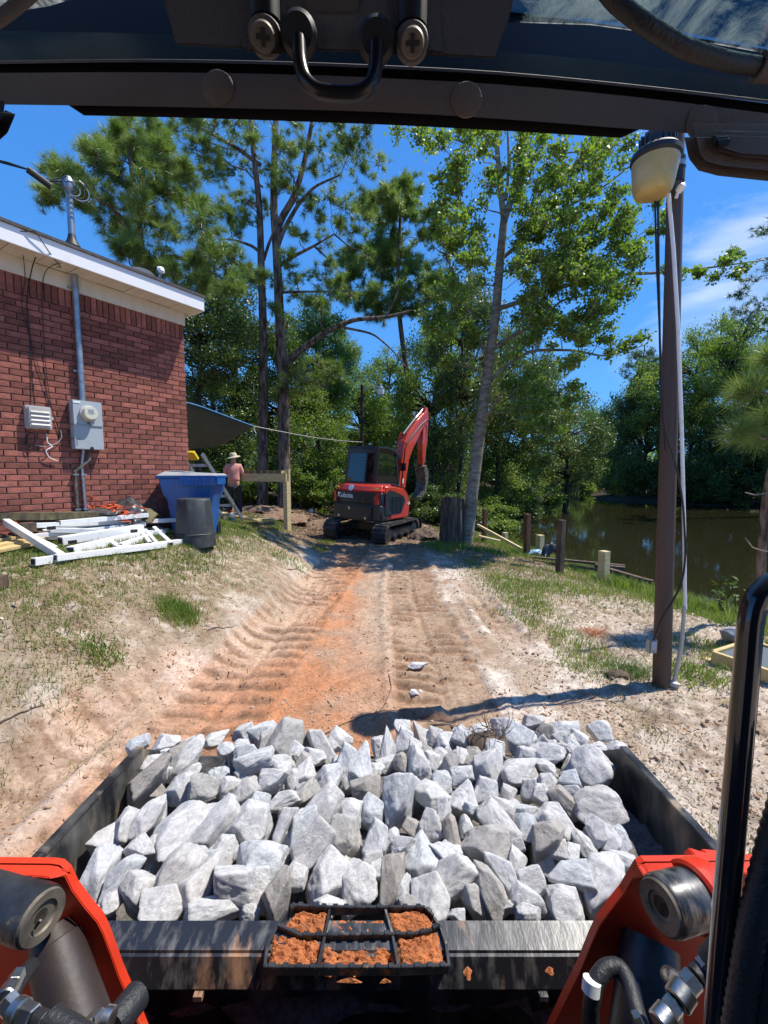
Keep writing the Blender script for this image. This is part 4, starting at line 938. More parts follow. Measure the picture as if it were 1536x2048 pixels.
# understorey
U = [('dark bush filling the shade behind the tarp', 420, 950, 60, 15.5, 0), ('dark bush between house corner and person', 460, 960, 60, 16.5, 1), ('dark bush behind the twin trunks', 545, 960, 60, 17.5, 0), ('bush behind the deck post', 600, 960, 55, 18, 1), ('bush left of the digger tracks', 650, 965, 60, 18, 0),
     ('bush right behind the digger cab', 720, 960, 60, 19, 1), ('bush behind the digger arm', 800, 960, 60, 18, 0), ('dark bush behind the digger blade', 860, 990, 48, 16, 1), ('bush behind the stump', 905, 975, 48, 15.5, 0), ('glossy bush right of the oak trunk', 985, 950, 50, 20, 1), ('grey-green bush at the water left bank', 1030, 1000, 45, 24, 0),
     ('fern-like bush on the left bank of the pond', 1085, 1005, 35, 29, 1), ('small bush at the end of the pond', 1150, 965, 34, 56, 0), ('low bush on the far bank below the dark trees', 1260, 985, 50, 44, 1), ('low bush on the far bank by the lamp pole', 1340, 995, 55, 40, 0), ('low bush on the far bank right', 1440, 1000, 60, 36, 1), ('low bush on the far bank at the right edge', 1530, 1000, 60, 33.5, 0)]
for lb, px, py, hw, Y, vi in U:
    c = at(px, py, Y); b_ = gz(c.x, Y); rx = hw / 850 * Y * 1.15
    root = thing('shrub', lb, 'shrub', (c.x, Y, b_), group='bushes under the trees')
    cr_, tk, brn = VARS[('shrub', vi)]; a = tr_r.uniform(0, 6.28); mt_ = tr_r.choice(['leaf_dark', 'leaf_mid', 'leaf_mid'])
    for nm, me_, mm in (('foliage', cr_, mt_), ('stems', brn, 'bark_dark')):
        o = bpy.data.objects.new(nm, meshwith(me_, M[mm])); link(o, root); o.location = (0, 0, rx * .62); o.scale = (rx, rx, rx); o.rotation_euler = (0, 0, a)
# thin grey saplings in the shade
for (lb, px, py0, px1, py1, Y) in (('thin pale sapling trunk between the deck post and the digger', 607, 1020, 612, 850, 17.5), ('second thin sapling, left of the pale one', 590, 1015, 598, 880, 17.8), ('thin dark sapling right of the digger arm', 868, 1030, 875, 860, 18)):
    sp = thing('sapling', lb, 'tree', tuple(at(px, py0, Y))); B_ = np.array(at(px, py0, Y))
    V, F = tube_np([(wiggle(rg, (0, 0, -.3), np.array(at(px1, py1, Y)) - B_, 8, .15), np.linspace(.06, .03, 8))], 8)
    o = bpy.data.objects.new('trunk', npmesh('trunk', V, F, M['bark_pale'] if 'pale' in lb else M['bark_dark'], True)); link(o, sp)
    P = np.array(at(px1, py1, Y)) - B_ + rg.normal(size=(500, 3)) * np.array((.5, .5, .5))
    V, F = leaves_np(rg, P, .11); o = bpy.data.objects.new('crown', npmesh('crown', V, F, M['leaf_mid'])); link(o, sp)
# far wood, one mass, ringing the scene
n = 60000
ang = rg.uniform(-1.5, 1.5, n); rad_ = 70 + rg.uniform(0, 26, n); px_ = np.sin(ang) * rad_; py_ = np.cos(ang) * rad_
hh = (4.2 + 1.6 * fbm(ang * 9, ang * 0, 91, 3) + 2.0 * (ang < -.05)) * np.clip((rad_ - 60) / 20, .6, 1.3); zz_ = rg.uniform(-.02, 1, n) ** .8 * hh + .2
keep = shore_dist(px_, py_) > 2
V, F = leaves_np(rg, np.stack([px_, py_, zz_], 1)[keep], .75, .5, .7)
fw = link(bpy.data.objects.new('far_woods', npmesh('far_woods', V, F, M['leaf_mid']))); tag(fw, 'distant belt of woodland closing the view behind the trees', 'woods', kind='stuff')
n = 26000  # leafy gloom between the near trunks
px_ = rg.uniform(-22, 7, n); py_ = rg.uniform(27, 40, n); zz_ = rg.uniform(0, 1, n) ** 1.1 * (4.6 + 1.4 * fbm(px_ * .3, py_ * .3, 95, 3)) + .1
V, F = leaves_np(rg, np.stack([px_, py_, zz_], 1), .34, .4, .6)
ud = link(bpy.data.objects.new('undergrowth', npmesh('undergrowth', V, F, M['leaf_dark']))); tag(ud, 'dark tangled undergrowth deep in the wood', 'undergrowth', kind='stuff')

# --- stump
st = atz(908, 1090, 0.0); st = Vector((st.x, 10.55, gz(st.x, 10.55)))
stump = thing('tree_stump', 'thick brown sawn-off stump beside the leaning oak', 'stump', st)
rgs = np.random.default_rng(8); m = MB(); n = 26; rings = []
H_ = 1.22
for i in range(9):
    t = i / 8; r = .27 + .06 * (1 - t) ** 3; ring = []
    for k in range(n):
        a = 2 * math.pi * k / n; rr = r * (1 + .07 * math.sin(7 * a + 1.3) + .05 * math.sin(13 * a + t) + .02 * rgs.normal())
        ring.append((rr * math.cos(a) + .05 * t * 0, rr * math.sin(a), t * H_ + (.05 * math.cos(a + 2) if i == 8 else 0) - .08))
    rings += ring
fs = [(i * n + k, i * n + (k + 1) % n, (i + 1) * n + (k + 1) % n, (i + 1) * n + k) for i in range(8) for k in range(n)]
m.add(rings, fs); m.build('bark', M['stump'], stump, smooth=False)
m = MB(); m.add(rings[-n:] + [(0, 0, H_ - .09)], [(k, (k + 1) % n, n) for k in range(n)]); m.build('cut_face', pmat('sawn_wood', (.40, .27, .15), .85, col2=(.26, .16, .09), nscale=14, bump=.4), stump)

# --- grass, litter, clods
def blades(rng, x, y, h, w, lean=.5):
    n = len(x); z = height(x, y) - .004; a = rng.uniform(0, 6.283, n); b = rng.uniform(0, 6.283, n)
    P = np.stack([x, y, z], 1); sx = np.stack([np.cos(a), np.sin(a), a * 0], 1) * (w / 2)[:, None]
    ln = np.stack([np.cos(b), np.sin(b), a * 0], 1) * (h * lean * rng.uniform(.1, 1.3, n))[:, None]; up_ = np.stack([a * 0, a * 0, h], 1)
    V = np.stack([P - sx, P + sx, P + sx * .7 + ln * .35 + up_ * .6, P - sx * .7 + ln * .35 + up_ * .6, P + ln + up_ * .95], 1).reshape(-1, 3)
    i = np.arange(n) * 5; F = np.stack([i, i + 1, i + 2, i + 3, i + 3, i + 2, i + 4, i + 4], 1)
    Fq = np.stack([i, i + 1, i + 2, i + 3], 1); Ft = np.stack([i + 3, i + 2, i + 4, i + 4], 1)
    T = np.concatenate([np.stack([i, i + 1, i + 2], 1), np.stack([i, i + 2, i + 3], 1), np.stack([i + 3, i + 2, i + 4], 1)])
    return V, T
rgg = np.random.default_rng(77)
def pickmask(n, x0, x1, y0, y1, dens):
    x = rgg.uniform(x0, x1, n); y = y0 + (y1 - y0) * rgg.uniform(0, 1, n) ** 1.25; d = dens(x, y); k = rgg.uniform(0, 1, n) < d; return x[k], y[k]
def lawn(x, y):
    e = bank_edge(y) - .50 + .45 * fbm(x * .9, y * .9, 80, 3)
    return sstep(.1, -.45, x - e) * sstep(13.2, 12, y) * (.35 + .65 * sstep(-.35, .1, fbm(x * 1.6, y * 1.6, 81, 3))) * np.interp(base_h(x, y), [.50, .84], [0.04, 1]) + .45 * sstep(.0, .4, fbm(x * 1.3, y * 1.3, 82, 3))
def rgrass(x, y):
    n_ = fbm(x * 1.1, y * 1.1, 83, 4); s_ = shore_dist(x, y)
    side = sstep(1.15, 1.9, x + .3 * n_) * (s_ > -.1)
    return side * (np.clip(sstep(-.05, .4, n_) + .9 * sstep(2.4, .6, s_) + .25 * sstep(5.2, 6.2, y) * sstep(9, 7.5, y), 0, 1)) * sstep(17, 12, y)
xa, ya = pickmask(230000, -5.5, -1.2, 1.8, 13, lawn)
hl = rgg.uniform(.025, .07, len(xa)) * np.where(ya > 4.5, 1.1, .9)
V, F = blades(rgg, xa, ya, hl, rgg.uniform(.004, .008, len(xa)) * np.interp(ya, [2, 12], [.7, 2.0]))
tag(link(bpy.data.objects.new('lawn_grass', npmesh('lawn_grass', V, F, M['grass']))), 'patchy green lawn on the bank in front of the house', 'grass', kind='stuff')
xb, yb = pickmask(230000, 1.0, 7.8, 1.8, 17, rgrass)
V, F = blades(rgg, xb, yb, rgg.uniform(.03, .11, len(xb)) * np.interp(shore_dist(xb, yb), [0, 1.5, 3], [2.4, 1.6, 1.0]), rgg.uniform(.004, .008, len(xb)) * np.interp(yb, [2, 12], [.7, 2.2]), .8)
tag(link(bpy.data.objects.new('bank_grass', npmesh('bank_grass', V, F, M['grass']))), 'sparse weedy grass between the track and the pond', 'grass', kind='stuff')
def dryd(x, y):
    n_ = fbm(x * 1.7, y * 1.7, 86, 3); return (sstep(-1.4, -1.9, x) * sstep(11, 9, y) * 1.3 + sstep(1.1, 1.8, x) * (shore_dist(x, y) > 0)) * sstep(-.35, .25, n_) * .8
xc, yc = pickmask(170000, -6, 7.2, 1.8, 12.5, dryd)
V, F = blades(rgg, xc, yc, rgg.uniform(.01, .05, len(xc)), rgg.uniform(.003, .006, len(xc)) * np.interp(yc, [2, 12], [.8, 2.2]), 2.4)
tag(link(bpy.data.objects.new('dry_grass', npmesh('dry_grass', V, F, M['grass_dry']))), 'straw-coloured dead grass flattened on the sandy banks', 'dry grass', kind='stuff')
def litd(x, y):
    n_ = fbm(x * 1.2, y * 1.2, 88, 3) + .6 * fbm(x * 4, y * 4, 89, 3); a_ = np.abs(x + .5)
    return (1.3 * sstep(.75, .2, np.hypot((x - 3.1) / 1.3, (y - 9.3) / 1.2)) + sstep(1.2, 2.4, a_) * (.45 + .65 * sstep(-.2, .3, n_)) + sstep(9.5, 11, y) * .9 + .06) * (shore_dist(x, y) > .1)
xd, yd = pickmask(240000, -7, 7, 1.8, 19, litd)
P = np.stack([xd, yd, height(xd, yd) + .004], 1)
V, F = leaves_np(rgg, P, .040, 1.6, .16)
big = rgg.uniform(0, 1, len(xd)) < .12
V = V.reshape(-1, 4, 3); mid_ = (V[:, 1] + V[:, 3]) / 2; V[big, 1] += (V[big, 1] - mid_[big]) * 2.2; V[big, 3] += (V[big, 3] - mid_[big]) * 2.2; V = V.reshape(-1, 3)
s_ = np.interp(yd, [2, 10, 18], [.8, 1.5, 2.6]) * rgg.uniform(.35, 1.3, len(yd)) ** 1.3; V = (V.reshape(-1, 4, 3) - P[:, None]) * s_[:, None, None] + P[:, None]
tag(link(bpy.data.objects.new('leaf_litter', npmesh('leaf_litter', V.reshape(-1, 3), F, M['litter']))), 'brown dead leaves and twigs scattered over the banks', 'leaf litter', kind='stuff')
# clods and crumbs
def chunk(seed, n=14):
    r_ = random.Random(seed); bm = bmesh.new()
    for _ in range(n):
        v = Vector((r_.gauss(0, 1), r_.gauss(0, 1), r_.gauss(0, 1))).normalized() * r_.uniform(.75, 1); bm.verts.new(v)
    bmesh.ops.convex_hull(bm, input=bm.verts); bmesh.ops.triangulate(bm, faces=bm.faces); bm.verts.index_update()
    V = np.array([v.co[:] for v in bm.verts]); F = np.array([[v.index for v in f.verts] for f in bm.faces]); bm.free()
    used = np.unique(F); mp = np.full(len(V), -1); mp[used] = np.arange(len(used)); return V[used], mp[F]
Vs, Fs, b0 = [], [], 0
tm_ = [chunk(s, 9) for s in range(6)]
def clod(x, y): 
    _, t_ = tracks(x, y); return (.25 + .9 * sstep(.0, .4, fbm(x * 2, y * 2, 99, 3))) * sstep(3.2, 2.2, np.abs(x + .3)) * (1 - .4 * t_)
xe, ye = pickmask(75000, -3.6, 3.2, 1.8, 11, clod)
for i in range(len(xe)):
    Vc, Fc = tm_[i % 6]; s = rgg.uniform(.003, .011) * (2.4 if rgg.uniform() < .06 else 1); a = rgg.uniform(0, 6.28)
    R_ = np.array([[math.cos(a), -math.sin(a), 0], [math.sin(a), math.cos(a), 0], [0, 0, .7]])
    Vs.append((Vc * s) @ R_.T + np.array((xe[i], ye[i], 0.))); Fs.append(Fc + b0); b0 += len(Vc)
V = np.concatenate(Vs); zc = height(xe, ye); V[:, 2] += np.repeat(zc, [len(tm_[i % 6][0]) for i in range(len(xe))])
clodm = pmat('dry_soil_crumbs', (.42, .31, .23), .95, col2=(.38, .21, .12), nscale=1.5, bump=.4, bscale=60, spec=.1)
tag(link(bpy.data.objects.new('soil_clods', npmesh('soil_clods', V, np.concatenate(Fs), clodm))), 'small crumbs and clods of dry soil thrown up along the track', 'soil clods', kind='stuff')
# torn earth heap beside the digger
def tuft(x, y, label, n, h, w, mat='grass', lean=1.0, r=.12, name='grass_tuft'):
    xx = x + rgg.normal(size=n) * r; yy = y + rgg.normal(size=n) * r
    V, F = blades(rgg, xx, yy, rgg.uniform(.4, 1.1, n) * h, np.full(n, w), lean); b_ = np.array((x, y, gz(x, y)))
    o = link(bpy.data.objects.new(name, npmesh(name, V - b_, F, M[mat]))); o.location = b_; return tag(o, label, 'grass tuft' if 'grass' in name else 'weeds', kind='stuff')
def gp(px, py, z0=0.):
    z = z0
    for _ in range(12):
        p = atz(px, py, z); z = .5 * z + .5 * gz(p.x, p.y)
    return p.x, p.y
x, y = gp(357, 1225, .4); tuft(x, y, 'bright green grass tuft alone on the sandy left bank', 1500, .11, .005, r=.09)
x, y = gp(205, 1310, .4); tuft(x, y, 'small green weed tuft below the lawn on the left bank', 300, .07, .008, r=.07)
x, y = gp(1190, 1268); tuft(x, y, 'fan of rust-red dead pine needles on the right bank', 420, .05, .004, 'needle_dead', 3.0, .07, 'dead_needle_sprig')
x, y = gp(1265, 1345); tuft(x, y, 'dark green pine sprig lying left of the lamp pole foot', 500, .10, .005, 'needle_dark', 2.0, .09, 'pine_sprig')
x, y = gp(1385, 1350); tuft(x, y, 'weeds growing round the foot of the white conduit', 420, .12, .009, 'grass', 1.2, .15, 'weed_clump')
x, y = gp(1250, 1180, -.4); tuft(x, y, 'tall weeds leaning over the bank left of the lamp pole', 380, .3, .014, 'grass', .7, .22, 'weed_clump')
x, y = gp(1420, 1235, -.6); tuft(x, y, 'leafy weeds at the water edge right of the lamp pole', 380, .28, .013, 'grass', .8, .3, 'weed_clump')
x, y = gp(890, 1095, 0.); tuft(x, y, 'green weeds round the foot of the stump', 500, .18, .02, 'grass', 1.0, .3, 'weed_clump')
x, y = gp(985, 1105, 0.); tuft(x, y, 'green weeds in the shade right of the oak trunk', 500, .16, .018, 'grass', 1.0, .4, 'weed_clump')
# ------------------------------------------------------------------ lamp pole by the track
px_b, py_b = gp(1325, 1372); PB = Vector((px_b, py_b, gz(px_b, py_b)))
lamp = thing('street_lamp', 'brown lamp pole on the right bank with a yellowed dusk-to-dawn lamp and white conduit', 'lamp post', PB)
top = at(1353, 262, PB.y) - PB
ext = top + (top.normalized() * .3)
m = MB(); m.tube([(0, 0, -.3), top * .5, top, ext], [.068, .060, .052, .048], 24); m.build('pole', M['pole'], lamp, smooth=True)
hd = at(1304, 392, PB.y - .12) - PB; tp = at(1306, 268, PB.y - .12) - PB; ax = (Vector((.03, -.04, 1))).normalized()
H = (tp - hd).length
sc_ = .5 * (1346 - 1262) / 850 * PB.y * .90
m = MB(); m.lathe([(0, 0), (.55 * sc_, .0), (.72 * sc_, .02 * H), (.83 * sc_, .08 * H), (.89 * sc_, .18 * H), (.94 * sc_, .34 * H), (.99 * sc_, .46 * H), (1.0 * sc_, .54 * H)], hd, 32, ax); m.build('lens', M['lens'], lamp, smooth=True)
m = MB(); m.lathe([(1.0 * sc_, .53 * H), (1.08 * sc_, .57 * H), (1.06 * sc_, .65 * H), (.93 * sc_, .70 * H), (.78 * sc_, .73 * H)], hd, 32, ax); m.build('collar', M['cab_black'], lamp, smooth=True)
m = MB(); m.lathe([(.72 * sc_, .70 * H), (.70 * sc_, .9 * H), (.56 * sc_, .99 * H), (0, 1.0 * H)], hd, 24, ax); hs_ = m.build('housing', M['black_metal'], lamp, smooth=True)
for k in range(18):
    a = 2 * math.pi * k / 18; rr = .73 * sc_
    c = hd + ax * .82 * H + Vector((rr * math.cos(a), rr * math.sin(a), 0)); m = MB(); m.box(c, (.016, .010, .22 * H), (0, 0, a)); m.build('cooling_fin', M['black_metal'], hs_)
m = MB(); m.lathe([(0, 0), (.025, .01), (.034, .04), (.02, .10), (.02, .16)], hd + ax * .05 + Vector((.01, 0, 0)), 14, ax); m.build('bulb', M['white_trim'], lamp, smooth=True)
pm = Vector(top) * ((hd.z + .62 * H) / top.z)
m = MB(); m.tube([hd + ax * .70 * H + Vector((.06, .03, 0)), pm + Vector((0, 0, .02))], .018, 10); m.build('mounting_arm', M['galv'], lamp, smooth=True)
m = MB(); m.tube([pm + Vector((0, 0, -.10)), pm + Vector((0, 0, .07))], .062, 20); m.build('pole_band', M['cab_black'], lamp, smooth=True)
m = MB(); m.tube([pm + Vector((0, 0, .0)), pm + Vector((0, 0, .035))], .065, 20); m.build('pole_band', M['galv'], lamp, smooth=True)
m = MB(); m.lathe([(0, 0), (.022, 0), (.026, .02), (.022, .05), (0, .06)], pm + Vector((-.02, -.07, -.20)), 12, (.3, -.6, .5)); m.tube([pm + Vector((-.03, -.075, -.24)), pm + Vector((-.01, -.07, -.16)), pm + Vector((.02, -.09, -.15))], .012, 8); m.build('conduit_elbow', M['white_metal'], lamp, smooth=True)
Q = [at(1337, 388, PB.y - .10), at(1347, 500, PB.y - .10), at(1356, 650, PB.y - .10), at(1363, 850, PB.y - .09), at(1368, 1050, PB.y - .06), at(1370, 1218, PB.y - .05)]
m = MB(); m.tube([q - PB for q in Q], .0135, 12); m.build('conduit', M['white_metal'], lamp, smooth=True)
Q2 = [at(1369, 1212, PB.y - .05), at(1363, 1290, PB.y - .05), at(1347, 1366, PB.y - .04)]
m = MB(); m.tube([q - PB for q in Q2], .0145, 12); m.build('lower_conduit', M['util_grey'], lamp, smooth=True)
m = MB(); m.lathe([(.0, -.02), (.045, -.02), (.045, .01), (.018, .02)], Q2[-1] - PB, 14, (.2, 0, 1)); m.build('conduit_foot', M['util_grey'], lamp, smooth=True)
K = [at(1316, 402, PB.y - .14), at(1317, 520, PB.y - .14), at(1320, 700, PB.y - .14), at(1325, 850, PB.y - .13), at(1350, 920, PB.y - .12), at(1366, 1000, PB.y - .12), at(1372, 1110, PB.y - .12), at(1366, 1165, PB.y - .12), at(1345, 1205, PB.y - .13), at(1322, 1235, PB.y - .12), at(1311, 1262, PB.y - .10), at(1308, 1280, PB.y - .09)]
K = [Vector(q) for q in resample(np.array(K), 40)]
m = MB(); m.tube([q - PB for q in K], .0075, 8); m.build('hanging_cable', M['cable'], lamp, smooth=True)
K = [at(1310, 402, PB.y - .14), at(1313, 520, PB.y - .14), at(1321, 700, PB.y - .13), at(1330, 900, PB.y - .08)]
m = MB(); m.tube([q - PB for q in K], .0065, 8); m.build('hanging_cable', M['cable'], lamp, smooth=True)
bx = at(1303, 1291, PB.y - .06) - PB
m = MB(); m.box(bx, (.068, .05, .115), (0, 0, .15)); m.build('outlet_box', M['galv'], lamp, bevel=.006)
m = MB(); m.box(bx + Vector((0, -.028, .01)), (.05, .01, .075), (0, 0, .15)); m.build('outlet_cover', M['meter_grey'], lamp, bevel=.004)

# far lamp behind the digger
YF = 16.5
fb = at(724, 1000, YF); fb.z = gz(fb.x, fb.y)
fl = thing('street_lamp', 'distant small lamp on a thin dark pole behind the digger cab', 'lamp post', fb)
tpf = at(724, 770, YF) - fb
m = MB(); m.tube([(0, 0, -.3), tpf], [.085, .06], 12); m.build('pole', M['bark_dark'], fl, smooth=True)
a_ = at(727, 781, YF) - fb; b_ = at(744, 771, YF) - fb; c_ = at(757, 774, YF) - fb
m = MB(); m.tube([a_, b_, c_], .022, 8); m.build('mounting_arm', M['galv'], fl, smooth=True)
lb_ = at(761, 790, YF) - fb
m = MB(); m.lathe([(0, 0), (.12, .02), (.145, .12), (.15, .22)], lb_, 18); m.build('lens', M['white_trim'], fl, smooth=True)
m = MB(); m.lathe([(.155, .21), (.15, .26), (.08, .30), (.07, .38), (0, .42)], lb_, 18); m.build('housing', M['galv'], fl, smooth=True)

# ------------------------------------------------------------------ tarp, rope, deck frame
tarpm = pmat('dark_tarp', (.028, .06, .068), .5, col2=(.018, .04, .05), nscale=2, bump=.2, bscale=30)
cor = [at(345, 792, 6.9), at(505, 853, 9.6), at(372, 905, 9.4), at(300, 880, 7.2)]
n = 26; V = []; F = []
edge_top = [at(345, 797, 7.4), at(400, 812, 7.9), at(450, 831, 8.6), at(507, 852, 9.4)]
edge_bot = [at(345, 895, 9.2), at(385, 897, 9.6), at(440, 893, 9.8), at(507, 853, 9.42)]
et = resample(np.array(edge_top), n); ebm = resample(np.array(edge_bot), n)
for i in range(n):
    for j in range(14):
        t = j / 13; p = et[i] * (1 - t) + ebm[i] * t; sag = math.sin(math.pi * t) * .12 * (1 - i / n)
        fold = .012 * math.sin(i * 1.1 + t * 5) * (1 - i / n)
        V.append((p[0], p[1] + fold, p[2] - sag + fold))
F = [(i * 14 + j, (i + 1) * 14 + j, (i + 1) * 14 + j + 1, i * 14 + j + 1) for i in range(n - 1) for j in range(13)]
tp_ = np.array(V); o0 = tp_[0].copy()
tarp = thing('tarp', 'dark blue-green tarp strung as a canopy from the house corner', 'tarp', tuple(o0))
o = bpy.data.objects.new('sheet', npmesh('sheet', tp_ - o0, F, tarpm, True)); link(o, tarp)
sm_ = o.modifiers.new('thick', 'SOLIDIFY'); sm_.thickness = .006
m = MB(); m.tube([Vector(q) - Vector(o0) for q in et], .012, 6); m.build('hem', pmat('blue_hem', (.09, .28, .55), .5), tarp)
tip = Vector(et[-1]); r_end = at(724, 884, 16.4)
m = MB(); m.tube([tip.lerp(r_end, t / 16) - Vector((0, 0, .07 * math.sin(math.pi * t / 16))) - tip for t in range(17)], .011, 5)
o = m.build('rope', M['util_grey']); o.location = tip; tag(o, 'pale rope stretched from the tarp tip to the far lamp pole', 'rope')
m = MB(); m.tube([(0, 0, 0), (.02, 0, -.1), (.05, 0, -.16), (.03, 0, -.22)], .012, 6); o = m.build('loose_rope_end', M['util_grey'], tarp); o.location = tip - Vector(o0)

DY = 11.0
pz = gz(-2.53, DY)
A = at(573, 953, DY); zt_ = A.z
deck = thing('deck_frame', 'half-built pale timber deck frame with a stout post behind the bins', 'deck frame', (-2.53, DY, pz), (0, 0, R(-33)))
D0 = Vector((-2.36, DY, pz))
bt = at(573, 948, DY).z - pz; bb = at(573, 963, DY).z - pz
m = MB(); m.box((0, .02, (bb - .1) / 2), (.14, .14, bb + .1)); m.build('post', M['wood_new'], deck, bevel=.004)
m = MB(); m.box((0.0, .06, (at(573, 938, DY).z - pz + bb) / 2 - .0), (.14, .05, at(573, 938, DY).z - pz - bb)); m.build('post_top', M['wood_new'], deck)
x0 = -1.75
m = MB(); m.box(((x0 + .09) / 2, -.075, (bt + bb) / 2), (.09 - x0, .045, bt - bb + .02)); m.build('beam', M['wood_new'], deck, bevel=.003)
xp = -2.38
m = MB(); m.box((xp, .1, bb / 2), (.10, .10, bb)); m.build('post', M['wood_new'], deck, bevel=.004)
for k in range(6):
    xx = -.12 - k * .255
    m = MB(); m.box((xx - .12, .08, bt + .055), (.235, .26, .09)); m.build('deck_board', M['wood_old'], deck, bevel=.002)
    m = MB(); m.box((xx, .10, bt + .0), (.038, .30, .14)); m.build('joist', M['wood_new'], deck, bevel=.002)

# ------------------------------------------------------------------ person
def skin_mesh(name, verts, edges, radii, mat, parent, sub=2):
    me = bpy.data.meshes.new(name); me.from_pydata(verts, edges, []); o = bpy.data.objects.new(name, me); link(o, parent)
    sk = o.modifiers.new('skin', 'SKIN'); sk.use_smooth_shade = True
    for i, r in enumerate(radii):
        v = me.skin_vertices[0].data[i]; v.radius = r if isinstance(r, tuple) else (r, r); v.use_root = (i == 0)
    ss_ = o.modifiers.new('sub', 'SUBSURF'); ss_.levels = sub; ss_.render_levels = sub
    me.materials.append(mat); return o
PYY = 11.7
pf = at(470, 1033, PYY); pf.z = gz(pf.x, PYY)
hh_ = at(470, 908, PYY).z - pf.z
person = thing('person', 'person in a pink shirt, charcoal trousers and khaki hat working with their back turned', 'person', pf, (0, 0, R(12)))
S = hh_ / 1.78
def sv(*a): return tuple(q * S for q in a)
# faces away (+y); pelvis root
bv = [sv(0, 0, .95), sv(0, .01, 1.10), sv(0, .02, 1.28), sv(0, .03, 1.44), sv(0, .05, 1.53), sv(0, .075, 1.60), sv(0, .09, 1.70),
      sv(-.17, .03, 1.43), sv(-.25, .10, 1.20), sv(-.13, .33, 1.18), sv(.17, .03, 1.43), sv(.24, .08, 1.18), sv(.12, .32, 1.12),
      sv(-.10, 0, .88), sv(-.12, .02, .50), sv(-.13, -.01, .09), sv(-.14, .12, .03), sv(.10, 0, .88), sv(.13, .03, .50), sv(.15, -.01, .09), sv(.17, .12, .03)]
be = [(0, 1), (1, 2), (2, 3), (3, 4), (4, 5), (5, 6), (3, 7), (7, 8), (8, 9), (3, 10), (10, 11), (11, 12), (0, 13), (13, 14), (14, 15), (15, 16), (0, 17), (17, 18), (18, 19), (19, 20)]
brd = [(.14, .11), (.13, .10), (.15, .11), (.13, .10), (.055, .055), (.075, .085), (.085, .09), .055, .042, .032, .055, .042, .032, .085, .06, .045, .035, .085, .06, .045, .035]
def scr(l, k=1.): return [(a[0] * S * k, a[1] * S * k) if isinstance(a, tuple) else a * S * k for a in l]
skin_mesh('body', bv, be, scr(brd), M['skin'], person)
for sgn in (-1, 1):
    w = Vector(bv[9] if sgn < 0 else bv[12])
    for k in range(5):
        b_ = w + Vector(((k - 2) * .02 * S, .03 * S, 0)); L_ = (.05, .065, .07, .065, .05)[k] * S
        if k == (4 if sgn < 0 else 0): tipv = b_ + Vector((-sgn * .035 * S, .03 * S, .01 * S))
        else: tipv = b_ + Vector((0, L_, -.02 * S))
        m = MB(); m.tube([w, b_, b_.lerp(tipv, .5) + Vector((0, 0, .004)), tipv], [.02 * S, .011 * S, .009 * S, .006 * S], 8); m.build('finger', M['skin'], person, smooth=True)
sh_v = [bv[0][:2] + (bv[0][2] + .02 * S,), bv[1], bv[2], bv[3], sv(-.16, .03, 1.44), sv(-.225, .07, 1.27), sv(-.245, .11, 1.2), sv(.16, .03, 1.44), sv(.215, .06, 1.26), sv(.235, .09, 1.19), sv(0, .045, 1.49)]
skin_mesh('shirt', sh_v, [(0, 1), (1, 2), (2, 3), (3, 4), (4, 5), (5, 6), (3, 7), (7, 8), (8, 9), (3, 10)], scr([(.185, .14), (.175, .14), (.185, .14), (.165, .125), .085, .075, .07, .085, .075, .07, .07]), M['shirt'], person)
tr_v = [sv(0, 0, .98), sv(-.10, 0, .86), sv(-.12, .02, .5), sv(-.13, -.01, .10), sv(.10, 0, .86), sv(.13, .03, .5), sv(.15, -.01, .10)]
skin_mesh('trousers', tr_v, [(0, 1), (1, 2), (2, 3), (0, 4), (4, 5), (5, 6)], scr([(.18, .14), .115, .085, .07, .115, .085, .07]), M['trousers'], person)
for sx in (-.135, .155): m = MB(); m.box(sv(sx, .06, .035), sv(.10, .28, .08)); m.build('shoe', M['cab_black'], person, bevel=.02, smooth=True)
m = MB(); m.lathe([(.185 * S, -.02 * S), (.18 * S, 0), (.105 * S, .02 * S), (.10 * S, .08 * S), (.08 * S, .115 * S), (0, .125 * S)], sv(0, .08, 1.70), 22, (-.2, -.12, 1)); m.build('hat', M['hat'], person, smooth=True)
for sx in (-.088, .088): m = MB(); m.lathe([(0, -.006), (.014, 0), (.018, .01), (0, .012)], sv(sx, .085, 1.665), 10, (sx, 0, 0)); m.build('ear', M['skin'], person, smooth=True)
m = MB(); m.lathe([(0, 0), (.012, .004), (.006, .02), (0, .024)], sv(0, .17, 1.655), 8, (0, 1, 0)); m.build('nose', M['skin'], person, smooth=True)

# ------------------------------------------------------------------ bins
bx_, by_ = -2.72, 6.15
bin_ = thing('blue_bin', 'tall blue wheeled bin with a grey weathered lid beside the house corner', 'wheelie bin', (bx_ - .02, by_, gz(bx_, by_) - .04), (0, 0, R(8))); bin_.scale = (.86, .86, .86)
m = MB()
def ring(w, d, z, off=0): return [(-w / 2, -d / 2 + off, z), (w / 2, -d / 2 + off, z), (w / 2, d / 2 + off, z), (-w / 2, d / 2 + off, z)]
zs = [(.58, .52, .0), (.64, .60, .42), (.68, .62, .62), (.78, .74, .74), (.86, .84, 1.0)]
vs = [v for w, d, z in zs for v in ring(w, d, z)]; fs = [(i * 4 + k, i * 4 + (k + 1) % 4, (i + 1) * 4 + (k + 1) % 4, (i + 1) * 4 + k) for i in range(len(zs) - 1) for k in range(4)] + [(3, 2, 1, 0), tuple(range(len(vs) - 4, len(vs)))]
m.add(vs, fs); bb_ = m.build('bin_body', M['blue_bin'], bin_, bevel=.03, seg=3, smooth=True)
m = MB(); m.box((0, 0, 1.0), (.93, .88, .035)); m.build('rim', M['blue_bin'], bin_, bevel=.012)
